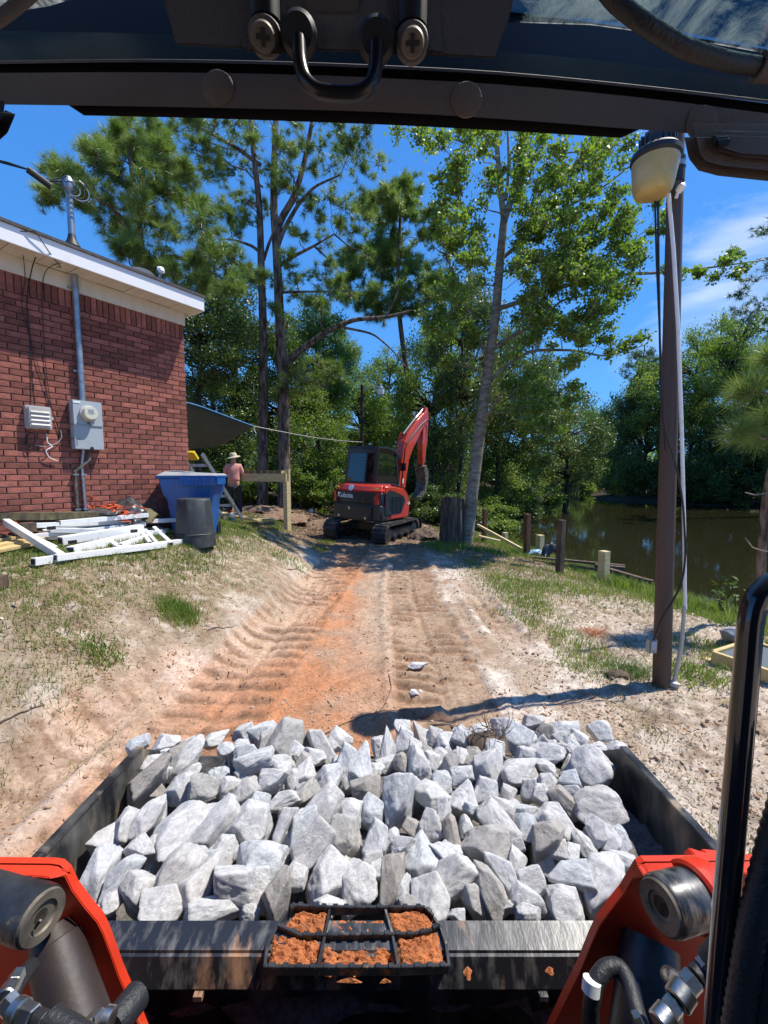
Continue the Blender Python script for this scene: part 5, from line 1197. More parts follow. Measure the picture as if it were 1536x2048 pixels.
m = MB(); m.box((.17, -.445, .925), (.56, .035, .13)); m.build('grip_band', M['blue_bin'], bin_, bevel=.015)
for k in range(5): m = MB(); m.box((-.06 + k * .115, -.47, .93), (.016, .05, .12), (0, .15, 0)); m.build('rib', M['blue_bin'], bin_)
m = MB(); m.box((.45, -.1, .93), (.03, .6, .12)); m.build('grip_band', M['blue_bin'], bin_, bevel=.01)
lidm = pmat('weathered_grey_lid', (.30, .31, .32), .6, col2=(.16, .20, .26), nscale=4, dirt=(.42, .4, .37), dscale=6, dramp=(.4, .8))
m = MB(); vs = ring(.92, .86, 1.02) + ring(.80, .74, 1.055) ; vs[4] = (-.36, -.32, 1.09); vs[7] = (-.36, .32, 1.09)
m.add(vs, [(3, 2, 1, 0), (0, 1, 5, 4), (1, 2, 6, 5), (2, 3, 7, 6), (3, 0, 4, 7), (4, 5, 6, 7)]); m.build('lid', lidm, bin_, bevel=.01)
m = MB(); m.box((-.2, -.02, 1.092), (.28, .46, .012), (0, .05, 0)); m.build('lid_panel', lidm, bin_, bevel=.005)
m = MB(); m.tube([(.30, -.28, .52), (.30, -.28, .52), (-.1, -.28, .52)], .014, 8); m.build('catch_bar', M['galv'], bin_)
m = MB(); m.box((.275, -.265, .25), (.07, .05, .52)); m.build('corner_leg', M['blue_bin'], bin_, bevel=.01)
for sx in (-.27, .27): m = MB(); m.lathe([(0, 0), (.11, 0), (.12, .02), (.12, .05), (0, .06)], (sx, .26, .10), 18, (1, 0, 0)); m.build('wheel', M['cab_black'], bin_, smooth=True)
# white print on the bin: a boxed word, only its top shows
tm_p = pmat('white_print', (.7, .74, .78), .6)
m = MB(); m.box((-.27, -.300, .70), (.012, .002, .12), (0, .12, 0)); m.box((-.18, -.3365, .755), (.19, .002, .010)); 
for k in range(4): m.box((-.22 + k * .042, -.328, .735), (.010, .002, .026), (0, .3 if k % 2 else -.1, 0)); m.box((-.20 + k * .042, -.328, .742 - .008 * (k % 2)), (.024, .002, .007))
m.build('printed_mark', tm_p, bin_)

cx_, cy_ = -2.50, 5.58
can = thing('rubbish_can', 'upturned charcoal plastic rubbish can standing in front of the blue bin', 'rubbish can', (cx_, cy_, gz(cx_, cy_) - .03), (0, 0, .2)); can.scale = (.80, .80, .84)
m = MB(); n = 40; prof = [(.315, 0), (.312, .06), (.305, .20), (.30, .205), (.255, .72), (.24, .745), (0, .75)]; vs = []
for r, z in prof:
    for k in range(n):
        a = 2 * math.pi * k / n; f = 1 + (.035 if (k // 5) % 2 else 0) * (1 if .19 < z < .73 else 0)
        dent = 1 - .16 * math.exp(-((a - 4.1) / .28) ** 2) * (1 if z > .1 else .2)
        vs.append((r * f * dent * math.cos(a), r * f * dent * math.sin(a), z))
m.add(vs, [(i * n + k, i * n + (k + 1) % n, (i + 1) * n + (k + 1) % n, (i + 1) * n + k) for i in range(len(prof) - 1) for k in range(n)]); m.build('can_body', M['grey_bin'], can, smooth=True)
for sg in (-1, 1): m = MB(); m.tube([(sg * .30, -.06, .12), (sg * .35, -.04, .13), (sg * .35, .04, .13), (sg * .30, .06, .12)], .012, 6); m.build('handle', M['grey_bin'], can, smooth=True)
m = MB(); m.lathe([(.305, .198), (.312, .203), (.305, .210)], (0, 0, 0), 40); m.build('moulded_ring', M['grey_bin'], can)
m = MB(); m.tube([(cx_ - .35 + .2 * math.cos(a / 3), cy_ - .12 + .1 * math.sin(a / 3), gz(cx_ - .35, cy_ - .12) + .02) for a in range(14)], .012, 6); o = m.build('black_hoop', M['cable'], None); tag(o, 'thin black hoop of strapping on the grass at the foot of the rubbish can', 'strap')

# ladder behind the bins
la = at(383, 908, 7.4); lb_ = at(468, 1040, 8.6)
lad = thing('ladder', 'aluminium ladder with a yellow top cap leaning behind the blue bin', 'ladder', lb_)
d_ = la - lb_; side = Vector((.9, .35, 0)).normalized() * .17
for sg in (-1, 1): m = MB(); m.bar(side * sg, side * sg + d_, .03, .07); m.build('rail', M['galv'], lad)
for k in range(6): m = MB(); c = d_ * (.1 + k * .15); m.bar(c - side, c + side, .03, .05); m.build('rung', M['galv'], lad)
m = MB(); m.bar(d_ * .93, d_ * 1.03, .16, .06); m.build('top_cap', pmat('yellow_plastic', (.75, .56, .03), .5), lad, bevel=.01)

# ------------------------------------------------------------------ timber, vinyl railing pile and rubbish by the wall
def item(name, label, cat, a, b, w, h, mat, group=None, bev=.003, hollow=False, up=(0, 0, 1)):
    a = Vector(a); b = Vector(b)
    if hollow:
        root = thing(name, label, cat, a, group=group); m = MB(); m.bar((0, 0, 0), b - a, w, h, up); m.build('rail_body', M[mat], root, bevel=bev)
        d = (b - a).normalized()
        m = MB(); m.bar(-d * .002, d * .001, w * .78, h * .72, up); m.build('hollow_end', M['cable'], root)
        m = MB(); m.bar((b - a) - d * .001, (b - a) + d * .002, w * .78, h * .72, up); m.build('hollow_end', M['cable'], root); return root
    m = MB(); m.bar((0, 0, 0), b - a, w, h, up); o = m.build(name, M[mat], None, bevel=bev); o.location = a; return tag(o, label, cat, group)
def g(px, py, Y, lift=0): 
    while Y > 2 and at(px, py, Y).z < gz(at(px, py, Y).x, Y) + .035: Y -= .04
    return at(px, py, Y)
G1 = 'white vinyl railing pieces piled on the lawn'
RA = [
 ('long lowest white vinyl rail lying in front of the pile on the grass', (66, 1124, 4.22), (372, 1082, 6.0), .05, .055),
 ('thick white vinyl rail with dark slots across the middle of the pile', (120, 1082, 4.5), (283, 1056, 5.3), .095, .075),
 ('upper long white rail reaching furthest right toward the rubbish can', (45, 1052, 4.6), (352, 1040, 5.9), .05, .045),
 ('white rail tilted up to the netting heap, topmost of the pile', (120, 1046, 4.8), (296, 1030, 5.5), .045, .045),
 ('white rail sloping from upper left down to the slotted end of the pile', (12, 1044, 4.5), (125, 1115, 4.35), .06, .075),
 ('short white rail crossing steeply at the left end of the pile', (28, 1058, 4.6), (110, 1098, 4.5), .05, .06),
 ('white rail with a square open end at the far left of the pile', (40, 1072, 4.6), (160, 1075, 4.9), .05, .05),
 ('white rail under the slotted beam, its end poking out to the right', (140, 1102, 4.5), (275, 1070, 5.2), .07, .07),
 ('short white baluster sloping down at the right of the pile', (290, 1060, 5.4), (318, 1092, 5.2), .04, .04),
 ('rightmost short white baluster leaning down to the grass', (308, 1056, 5.6), (342, 1088, 5.5), .04, .04),
 ('white baluster crossing behind the rightmost ones', (275, 1056, 5.5), (300, 1086, 5.4), .035, .035),
 ('flat white rail lying at the back of the pile on the right', (238, 1057, 5.6), (325, 1058, 5.9), .05, .035),
 ('second flat white rail at the back of the pile, under the first', (245, 1050, 5.7), (318, 1052, 6.0), .05, .03),
 ('thin white rail between the two long upper rails', (85, 1062, 4.7), (240, 1044, 5.4), .035, .03),
 ('thin white rail just above the lowest one', (150, 1108, 4.45), (262, 1096, 4.9), .03, .03),
 ('stubby white rail end with a dark opening near the pile centre', (215, 1082, 5.0), (245, 1100, 4.8), .045, .045),
 ('white rail above the slotted beam sloping gently to the right', (70, 1072, 4.6), (290, 1048, 5.5), .05, .05),
 ('white rail bridging the gap under the long upper rail', (100, 1060, 4.7), (330, 1066, 5.7), .045, .045),
 ('long white rail just behind the lowest one, ending in grass', (110, 1116, 4.4), (330, 1090, 5.5), .045, .05),
 ('white rail crossing diagonally at the right end of the pile', (240, 1092, 5.0), (335, 1060, 5.9), .045, .05),
 ('short white rail lying across the slotted beam near its right end', (228, 1066, 5.2), (300, 1040, 5.7), .04, .04),
 ('white rail partly buried behind the slotted beam', (60, 1066, 4.75), (230, 1062, 5.3), .06, .05),
]
for lb, a, b, w, h in RA: item('vinyl_rail', lb, 'railing piece', g(*a), g(*b), w * (.95 if 'sloping' in lb or 'steeply' in lb else 1.2), h * (.95 if 'sloping' in lb or 'steeply' in lb else 1.2), 'white_metal', G1, hollow=True)
for px, py, Y in ((145, 1084, 4.52), (268, 1062, 5.2), (103, 1056, 4.62)):  # dark boxes stand for the shaded openings of the slots
    m = MB(); m.box((0, 0, 0), (.075, .02, .035), (0, 0, HROT)); o = m.build('slot_shade', M['cable'], None); o.location = at(px, py, Y - .10); tag(o, {145: 'dark box standing in for slot shade near the left end of the thick white rail', 268: 'dark box standing in for slot shade near the right end of the thick white rail', 103: 'dark box standing in for slot shade on the upper rail end at the left'}[px], 'slot shade')
item('timber_beam', 'long weathered green timber lying along the wall behind the white rails', 'timber', at(-110, 1034, 4.3), at(238, 1030, 5.35), .14, .085, 'wood_old')
for k, (a, b, lb) in enumerate((((-60, 1112, 3.85), (78, 1084, 4.35), 'front yellow pine plank on the grass at the left edge'), ((-60, 1100, 3.98), (82, 1076, 4.5), 'rear yellow pine plank on the grass at the left edge'), ((-70, 1088, 4.15), (50, 1072, 4.6), 'third, half-shaded pine plank at the left edge'))):
    item('pine_plank', lb, 'plank', at(*a), at(*b), .16, .03, 'wood_yel', 'pine planks at the left edge')
pal = thing('pallet', 'dark wooden pallet under the weathered timber at the left edge', 'pallet', at(10, 1075, 4.55), (0, 0, HROT))
for k in range(3): m = MB(); m.box((0, k * .14 - .16, -.02), (1.1, .09, .09)); m.build('runner', M['wood_dark'], pal)
for k in range(6): m = MB(); m.box((-.5 + k * .2, -.02, .04), (.13, .42, .02)); m.build('slat', M['wood_dark'], pal)
for k in range(4): m = MB(); m.box((-.5 + k * .33, -.02, .10), (.13, .36, .10)); m.build('block', M['wood_dark'], pal)
# orange netting and dark sheeting heap
net = thing('orange_netting', 'tangle of orange plastic netting piled against the brick wall', 'netting', at(190, 1020, 5.3))
orm = pmat('orange_plastic_mesh', (.75, .11, .02), .5); r_ = random.Random(4); m = MB(); o0 = at(190, 1020, 5.3)
for k in range(110):
    c = at(r_.uniform(118, 235) if k < 80 else r_.uniform(228, 250), r_.uniform(1008, 1024) if k < 80 else r_.uniform(1018, 1042), r_.uniform(5.2, 5.5)) - o0; p = [c]
    for q in range(4): p.append(p[-1] + Vector((r_.gauss(0, .05), r_.gauss(0, .04), r_.gauss(0, .02))))
    m.tube(p, .005, 3, False)
o = m.build('mesh_strands', orm, net); tag(o, kind='stuff')
m = MB()
for k in range(40):
    c = at(r_.uniform(-10, 40), r_.uniform(1045, 1060), 4.7) - o0; p = [c]
    for q in range(4): p.append(p[-1] + Vector((r_.gauss(0, .05), r_.gauss(0, .04), r_.gauss(0, .02))))
    m.tube(p, .005, 3, False)
o = m.build('lower_strands', orm, net); tag(o, kind='stuff')
def crumple(name, label, cat, c, rx, ry, rz, mat, seed, n=22):
    r_ = np.random.default_rng(seed); V = []; F = []
    for i in range(n):
        for j in range(n):
            u = i / (n - 1) * 2 - 1; v = j / (n - 1) * 2 - 1; q = max(0, 1 - (u * u + v * v) * .8)
            V.append((u * rx, v * ry, rz * q ** .6)); F += [(i * n + j, (i + 1) * n + j, (i + 1) * n + j + 1, i * n + j + 1)] if i < n - 1 and j < n - 1 else []
    V = np.array(V); N1 = fbm(V[:, 0] * 9 + seed, V[:, 1] * 9, seed, 3); V[:, 2] += .35 * rz * N1; V[:, 0] += .2 * rx * fbm(V[:, 1] * 7, V[:, 2] * 7, seed + 3, 3); V[:, 1] += .2 * ry * fbm(V[:, 0] * 7, V[:, 2] * 7, seed + 5, 3)
    V[:, 2] = np.maximum(V[:, 2], -.02)
    o = link(bpy.data.objects.new(name, npmesh(name, V, F, M[mat]))); o.location = c; s_ = o.modifiers.new('t', 'SOLIDIFY'); s_.thickness = .006; return tag(o, label, cat)
M['black_sheet'] = pmat('black_plastic_sheet', (.03, .03, .032), .35, col2=(.13, .125, .12), nscale=5, ramp=(.5, .7))
crumple('black_sheet', 'crumpled black plastic sheet heaped on the netting by the wall', 'plastic sheet', at(252, 1042, 5.5), .26, .2, .30, 'black_sheet', 3)
crumple('black_sheet', 'low flat black sheet lying under the orange netting', 'plastic sheet', at(190, 1026, 5.3), .34, .15, .06, 'black_sheet', 6)
crumple('dirt_heap', 'small heap of yellowish rubble right of the black sheet', 'rubble', at(286, 1040, 5.7), .2, .16, .16, 'wood_old', 9)
# broken board leaning against the wall
bd = thing('broken_board', 'dark broken board with a bottle-shaped cut-out leaning on the bricks', 'board', at(318, 1035, 6.0), (R(-8), 0, HROT + math.pi))
m = MB(); poly = [(-.20, 0), (-.17, .20), (-.14, .42), (-.11, .52), (.02, .52), (.03, .46), (-.04, .44), (-.05, .36), (-.11, .25), (-.12, 0)]
m.prism(poly, .03, lambda u, v, w: (u, w, v)); m.build('upright', M['wood_dark'], bd)
m = MB(); m.prism([(-.12, 0), (-.115, .25), (-.05, .36), (-.04, .44), (.03, .44), (.02, .1), (.12, .08), (.12, 0)], .02, lambda u, v, w: (u, w + .01, v)); m.build('panel', M['cab_black'], bd)
for zz in (.12, .3): m = MB(); m.box((.08, .02, zz), (.20, .025, .035)); m.build('slat', M['wood_dark'], bd)
# boards near the ladder, small bottle
item('pine_plank', 'pale board lying on the ground right of the blue bin', 'plank', at(440, 1026, 9.3), at(520, 1042, 9.0), .16, .04, 'wood_yel')
item('pine_plank', 'second board under the pale one, its cut end facing the digger', 'plank', at(470, 1050, 8.9), at(548, 1046, 9.3), .16, .07, 'wood_old')
item('pine_plank', 'short offcut lying on the boards by the deck post', 'plank', at(510, 1040, 9.4), at(548, 1038, 9.4), .12, .05, 'wood_new')
bt_ = thing('bottle', 'small white and green plastic bottle standing in the grass right of the bins', 'bottle', (lambda p: Vector((p.x, p.y, gz(p.x, p.y))))(at(464, 1058, 8.3)))
m = MB(); m.lathe([(.05, 0), (.055, .02), (.055, .15), (.03, .19), (.025, .2)], (0, 0, 0), 14); m.build('bottle_body', M['util_grey'], bt_, smooth=True)
m = MB(); m.lathe([(.027, .198), (.027, .235), (0, .236)], (0, 0, 0), 12); m.build('cap', M['red_paint'], bt_, smooth=True)
m = MB(); m.lathe([(.0565, .04), (.0565, .10)], (0, 0, 0), 14); m.build('label_band', pmat('teal_label', (.03, .2, .22), .5), bt_, smooth=True)
# brown stub at left edge
p = gp(4, 1176, .6); item('wooden_stub', 'brown end of a timber stub poking in at the left edge of the lawn', 'timber', (p[0] - .3, p[1], gz(*p) + .05), (p[0] + .03, p[1] - .02, gz(*p) + .05), .10, .10, 'wood_dark')

# ------------------------------------------------------------------ posts and boards along the water
def post(label, px, pyb, pyt, wpx, mat, group):
    x, y = None, None
    p = gp(px, pyb, -.2); b = Vector((p[0], p[1], gz(*p))); t = at(px + (2 if 'dark' in label else 0), pyt, b.y)
    w = wpx / 850 * b.y; m = MB(); m.box((0, 0, (t.z - b.z) / 2 - .15), (w, w, t.z - b.z + .3), (0, R(random.uniform(-1.2, 1.2)), R(25))); o = m.build('wooden_post', M[mat], None, bevel=.004); o.location = b; return tag(o, label, 'post', group)
GP = 'stub posts of the old water-edge wall'
post('slim rusty-brown post nearest the oak trunk', 968, 1086, 1018, 7, 'wood_post', GP)
post('tall rusty-brown post in the middle of the row', 1053, 1112, 1028, 10, 'wood_post', GP)
post('tallest dark post of the row, standing in the grass', 1119, 1147, 1040, 12, 'wood_dark', GP)
post('short pale new post furthest left over the water', 1010, 1086, 1065, 9, 'wood_new', GP)
post('short pale new post between the brown and the dark post', 1079, 1110, 1070, 12, 'wood_new', GP)
post('thick pale new post rightmost of the row', 1206, 1166, 1102, 16, 'wood_new', GP)
def brd_(label, a, b, w, h, mat='wood_dark'): item('board', label, 'board', at(*a), at(*b), w, h, mat, 'boards of the old water-edge wall')
brd_('long grey board running level behind the dark post', (1050, 1113, 10.6), (1250, 1132, 9.6), .12, .05)
brd_('second level board, nearer the bank than the long one', (1062, 1120, 10.2), (1200, 1140, 9.2), .10, .05, 'wood_post')
brd_('board reaching right past the thick pale post over the water', (1190, 1132, 9.6), (1250, 1138, 9.4), .14, .10)
brd_('broken board sloping down right of the thick pale post', (1218, 1140, 9.2), (1285, 1160, 8.7), .12, .09)
brd_('last board end pointing at the lamp pole', (1270, 1158, 8.9), (1305, 1166, 8.7), .12, .12)
brd_('pale round rail sloping to the water left of the brown post', (955, 1050, 12.4), (1043, 1098, 11.2), .07, .07, 'wood_new')
brd_('pale board flat on the bank at the foot of the slim post', (958, 1072, 11.4), (1000, 1082, 11.2), .12, .04, 'wood_new')
crumple('black_sheet', 'dark sheet of silt fabric standing behind the short posts', 'plastic sheet', at(1105, 1112, 10.8), .28, .1, .36, 'black_sheet', 12)
blue = pmat('pale_blue_plastic', (.22, .36, .5), .4); M['blue_sheet'] = blue
crumple('blue_sheet', 'blue plastic scrap behind the boards at the water edge', 'plastic sheet', at(1068, 1108, 11), .30, .14, .12, 'blue_sheet', 14)
crumple('concrete_slab', 'low grey concrete lump half buried under the boards', 'concrete', at(1190, 1160, 8.9) - Vector((0, 0, .15)), .5, .25, .22, 'util_grey', 15)
# posts standing in the pond
for lb, px, y0, y1, Y in (('thin black post standing in the pond, farthest out', 1132, 985, 938, 38), ('short dark stake in the pond right of the thin black post', 1154, 988, 978, 52)):
    m = MB(); b = at(px, y0, Y); t = at(px, y1, Y); m.tube([(0, 0, -1.2), (0, 0, t.z - b.z)], .12, 8); o = m.build('wooden_post', M['bark_dark']); o.location = b; tag(o, lb, 'post')
# a raft of blue-grey on the left: small grassy jetty far away
jt = thing('grassy_jetty', 'small sunlit grassy ledge on wooden legs beyond the left bank of the pond', 'jetty', at(1076, 972, 36))
m = MB(); m.box((0, 0, .05), (1.3, 1.2, .25)); m.build('turf_top', M['grass'], jt); m = MB(); m.box((0, -.3, -.5), (.12, .12, 1.0)); m.build('leg', M['bark_dark'], jt)

# near right: timber form with grey membrane, grey stone
fa = gp(1422, 1330, -.1); 
A = atz(1424, 1330, -.02); B = atz(1590, 1400, -.06); Cc = atz(1500, 1288, .0)
frm = thing('timber_form', 'new yellow timber frame topped with grey membrane at the right edge', 'timber frame', Vector((A.x, A.y, A.z)), (R(0), 0, 0))
dx = (Vector((B.x, B.y, 0)) - Vector((A.x, A.y, 0))).normalized(); dy = Vector((-dx.y, dx.x, 0))
Lf, Wf = 1.1, .62
def fp(u, v, z): q = dx * u + dy * v; return Vector((q.x, q.y, z))
for (a, b, nm) in ((fp(0, 0, .06), fp(Lf, 0, .06), 'side'), (fp(0, Wf, .06), fp(Lf, Wf, .06), 'side'), (fp(0, .02, .06), fp(0, Wf - .02, .06), 'end'), (fp(Lf, .02, .06), fp(Lf, Wf - .02, .06), 'end')):
    m = MB(); m.bar(a, b, .04, .15); m.build('frame_' + nm, M['wood_yel'], frm, bevel=.003)
m = MB(); m.add([fp(.025, .025, .115), fp(Lf - .025, .025, .115), fp(Lf - .025, Wf - .025, .115), fp(.025, Wf - .025, .115), fp(.025, .025, .10), fp(Lf - .025, .025, .10), fp(Lf - .025, Wf - .025, .10), fp(.025, Wf - .025, .10)], [(0, 1, 2, 3), (7, 6, 5, 4), (0, 4, 5, 1), (1, 5, 6, 2), (2, 6, 7, 3), (3, 7, 4, 0)])
m.build('membrane', pmat('grey_membrane', (.085, .10, .11), .7, bump=.15, bscale=120), frm)
m = MB(); m.bar(fp(-.10, .10, .0), fp(.12, .0, .03), .09, .03); m.build('stake', M['wood_yel'], frm)

# ------------------------------------------------------------------ excavator
EX = thing('mini_excavator', 'orange and black mini digger seen from behind with its arm raised', 'excavator', (-.30, 11.55, gz(0, 11.5) - .03), (0, R(2.2), R(-35)))
def ebox(name, c, d, mat, bev=.02, rot=None, parent=None, smooth=False):
    m = MB(); m.box(c, d, rot); return m.build(name, M[mat], parent or EX, bevel=bev, smooth=smooth)
M['ex_red'] = pmat('digger_orange_paint', (.58, .045, .014), .3, col2=(.5, .035, .012), nscale=3, coat=.5, dirt=(.4, .25, .16), dscale=4, dramp=(.7, .95))
M['ex_black'] = pmat('digger_black_paint', (.022, .024, .028), .35, dirt=(.12, .10, .08), dscale=4, dramp=(.6, .95), coat=.2)
M['track_rubber'] = pmat('muddy_track_rubber', (.035, .032, .03), .75, col2=(.16, .125, .09), nscale=5, ramp=(.5, .7), bump=.5, bscale=20)
# undercarriage
U_ = thing('undercarriage', None, None, (0, 0, 0), (0, 0, R(8))); del_ = U_.parent; U_.parent = EX
for sx in (-.72, .72):
    tkp = MB(); path = []
    for a in range(0, 181, 20): path.append((-.82 - .26 * math.sin(R(a)), .27 + .26 * math.cos(R(a))))
    for a in range(0, 181, 20): path.append((.82 + .26 * math.sin(R(a)), .27 - .26 * math.cos(R(a))))
    n = len(path); w = .19; vs = []; 
    for y, z in path: vs += [(sx - w, y, z), (sx + w, y, z)]
    ins = [(y * .95, .27 + (z - .27) * .85) for y, z in path]
    for y, z in ins: vs += [(sx - w, y, z), (sx + w, y, z)]
    fs = []
    for i in range(n):
        j = (i + 1) % n; fs += [(2 * i, 2 * i + 1, 2 * j + 1, 2 * j), (2 * n + 2 * i, 2 * n + 2 * j, 2 * n + 2 * j + 1, 2 * n + 2 * i + 1), (2 * i, 2 * j, 2 * n + 2 * j, 2 * n + 2 * i), (2 * i + 1, 2 * n + 2 * i + 1, 2 * n + 2 * j + 1, 2 * j + 1)]
    tkp.add(vs, fs)
    P2 = np.array([(0, y, z) for y, z in path] + [(0,) + path[0]], float); d = np.r_[0, np.cumsum(np.linalg.norm(np.diff(P2, axis=0), axis=1))]
    for k in range(44):
        t = d[-1] * k / 44; y = np.interp(t, d, P2[:, 1]); z = np.interp(t, d, P2[:, 2]); y2 = np.interp((t + .02) % d[-1], d, P2[:, 1]); z2 = np.interp((t + .02) % d[-1], d, P2[:, 2])
        ang = math.atan2(z2 - z, y2 - y); tkp.box((sx, y, z), (.37, .055, .05), (ang, 0, 0))
    o = tkp.build('rubber_track', M['track_rubber'], U_); 
    m = MB(); m.box((sx, 0, .27), (.26, 1.5, .22)); m.build('track_frame', M['ex_black'], U_, bevel=.03)
    for yy, rr in ((-.82, .2), (.82, .2), (-.4, .09), (0, .09), (.4, .09)):
        m = MB(); m.lathe([(0, -.17), (rr * .5, -.17), (rr, -.14), (rr, .14), (rr * .5, .17), (0, .17)], (sx, yy, .27 if rr > .1 else .16), 20, (1, 0, 0)); m.build('roller', M['ex_black'], U_, smooth=True)
m = MB(); m.box((0, 0, .38), (1.1, .9, .2)); m.build('car_body', M['ex_black'], U_, bevel=.03)
m = MB(); m.box((0, 1.35, .30), (1.75, .05, .36)); m.box((-.4, 1.05, .3), (.08, .6, .08)); m.box((.4, 1.05, .3), (.08, .6, .08)); m.build('dozer_blade', M['ex_black'], U_, bevel=.01)
m = MB(); m.lathe([(.38, 0), (.38, .12)], (0, 0, .46), 28); m.build('slew_ring', M['zinc'], EX, smooth=True)
# superstructure: rounded plan swept profile
def hull(outline, z0, z1, name, mat, bev=.03, top=None):
    m = MB(); n = len(outline); top = top or outline
    m.add([(x, y, z0) for x, y in outline] + [(x, y, z1) for x, y in top], [tuple(range(n - 1, -1, -1)), tuple(range(n, 2 * n))] + [(i, (i + 1) % n, n + (i + 1) % n, n + i) for i in range(n)])
    return m.build(name, M[mat], EX, bevel=bev, smooth=True, seg=3)
def arc_plan(w, yb, bulge, yf, k=9):
    P = []
    for i in range(k + 1):
        t = i / k * 2 - 1; P.append((t * w, yb + bulge * abs(t) ** 3))
    return P + [(w, yf), (-w, yf)]
hull(arc_plan(.78, -.84, .16, .62), .60, .76, 'base_deck', 'ex_black')
hull(arc_plan(.79, -.92, .17, -.28), .58, 1.0, 'counterweight', 'ex_black', .04)
hull(arc_plan(.77, -.88, .16, -.20), 1.005, 1.30, 'engine_cover', 'ex_black', .02)
hull(arc_plan(.80, -.90, .17, -.16), 1.30, 1.50, 'hood', 'ex_red', .05, top=arc_plan(.72, -.80, .17, -.16))
# right-hand side cover with the hexagonal black grille
def rp(u, v, w): return (.66 + w, u, v)
outer = [(-.58, .58), (.52, .58), (.56, .85), (.52, 1.15), (.40, 1.34), (.15, 1.44), (-.25, 1.50), (-.60, 1.48), (-.62, 1.30), (-.40, 1.28), (-.55, .95)]
m = MB(); m.prism([(-.50, .60), (.52, .60), (.57, .85), (.54, 1.10), (.44, 1.28), (.22, 1.39), (-.2, 1.46), (-.62, 1.48), (-.64, 1.28), (-.62, .78), (-.5, .74)], .13, lambda u, v, w: rp(u, v, w)); m.build('side_cover', M['ex_red'], EX, bevel=.035, smooth=True, seg=3)
m = MB(); m.prism([(-.62, .76), (-.50, .72), (-.42, .74), (.16, .76), (.34, 1.06), (.22, 1.20), (-.22, 1.33), (-.45, 1.37), (-.62, 1.28)], .02, lambda u, v, w: rp(u, v, w + .125)); gr = m.build('side_grille', M['ex_black'], EX, bevel=.012, smooth=True)
for k in range(7):
    zz = .82 + k * .062; m = MB(); m.box((.815, -.10 + .02 * (k > 3), zz), (.012, .44 + .06 * min(k, 4) - (.12 if k > 5 else 0), .012)); m.build('grille_bar', M['cab_black'], gr)
for uu in (-.3, -.1, .1): m = MB(); m.box((.812, uu, .98), (.010, .012, .36)); m.build('grille_bar', M['ex_black'], gr)
m = MB(); m.box((.80, -.42, 1.18), (.012, .10, .22)); m.build('grille_shoulder', M['ex_black'], EX)
for sx in (-1, 1):
    m = MB(); m.prism([(.05, 0), (.16, .02), (.13, .15), (.17, .28), (.10, .29), (.02, .16)], .012, lambda u, v, w: (sx * (.58 + u), -.845 + .30 * (u - .02) - w, 1.0 + v)); m.build('rear_light', pmat('red_reflector', (.55, .02, .015), .2, coat=.6), EX)
    m = MB(); m.box((sx * .62, -.80, 1.405), (.11, .02, .045), (R(-15), 0, sx * .25)); m.build('hazard_sticker', pmat('yellow_sticker', (.85, .62, .02), .5), EX)
for (x, z) in ((-.45, .66), (.42, .66), (-.10, .88)): m = MB(); m.lathe([(.045, 0), (.04, .03), (0, .035)], (x, -.905, z), 16, (0, -1, 0)); m.build('eye_bolt', M['zinc'], EX, smooth=True)
m = MB(); m.prism([(-.58, .64), (.55, .64), (.6, .70), (.6, .95), (-.6, .95), (-.6, .7)], .012, lambda u, v, w: (u, -.928 + .12 * abs(u) ** 3 - w, v)); m.build('weight_panel', M['ex_black'], EX, bevel=.004)
m = MB(); m.box((.20, -.872, 1.06), (.07, .004, .06)); m.build('sticker', M['white_trim'], EX); m = MB(); m.box((.30, -.872, 1.07), (.09, .004, .07)); m.build('sticker', M['wood_post'], EX)
def text(s, size, loc, rot, mat, name='lettering', parent=None, ext=.004):
    cu = bpy.data.curves.new(name, 'FONT'); cu.body = s; cu.size = size; cu.extrude = ext; cu.align_x = 'CENTER'; cu.align_y = 'CENTER'; cu.offset = size * .02
    o = bpy.data.objects.new(name, cu); dg = bpy.context.evaluated_depsgraph_get(); COL.objects.link(o); dg.update(); me_ = bpy.data.meshes.new_from_object(o.evaluated_get(dg)); COL.objects.unlink(o); bpy.data.objects.remove(o)
    o = bpy.data.objects.new(name, me_); me_.materials.clear(); me_.materials.append(mat); link(o, parent or EX); o.location = loc; o.rotation_euler = rot; return o
wp_ = pmat('white_lettering', (.8, .8, .8), .4)
text('Kubota', .17, (-.28, -.886, 1.19), (R(90), 0, 0), wp_)
text('U4', .10, (.795, .50, .98), (R(90), 0, R(90)), wp_)
m = MB(); m.lathe([(0, 0), (.085, 0), (.08, .012), (0, .014)], (-.10, -.862, 1.40), 24, (0, -1, .3)); em = m.build('emblem', pmat('emblem_blue', (.05, .12, .32), .3), EX)
m = MB(); m.lathe([(.062, .014), (.085, .012), (.085, .016), (.062, .018)], (-.10, -.862, 1.40), 24, (0, -1, .3)); m.build('emblem_ring', wp_, em); m = MB(); m.box((-.115, -.882, 1.405), (.02, .006, .07), (R(-15), 0, 0)); m.box((-.085, -.882, 1.405), (.05, .006, .02), (R(-15), -.5, 0)); m.build('emblem_mark', wp_, em)
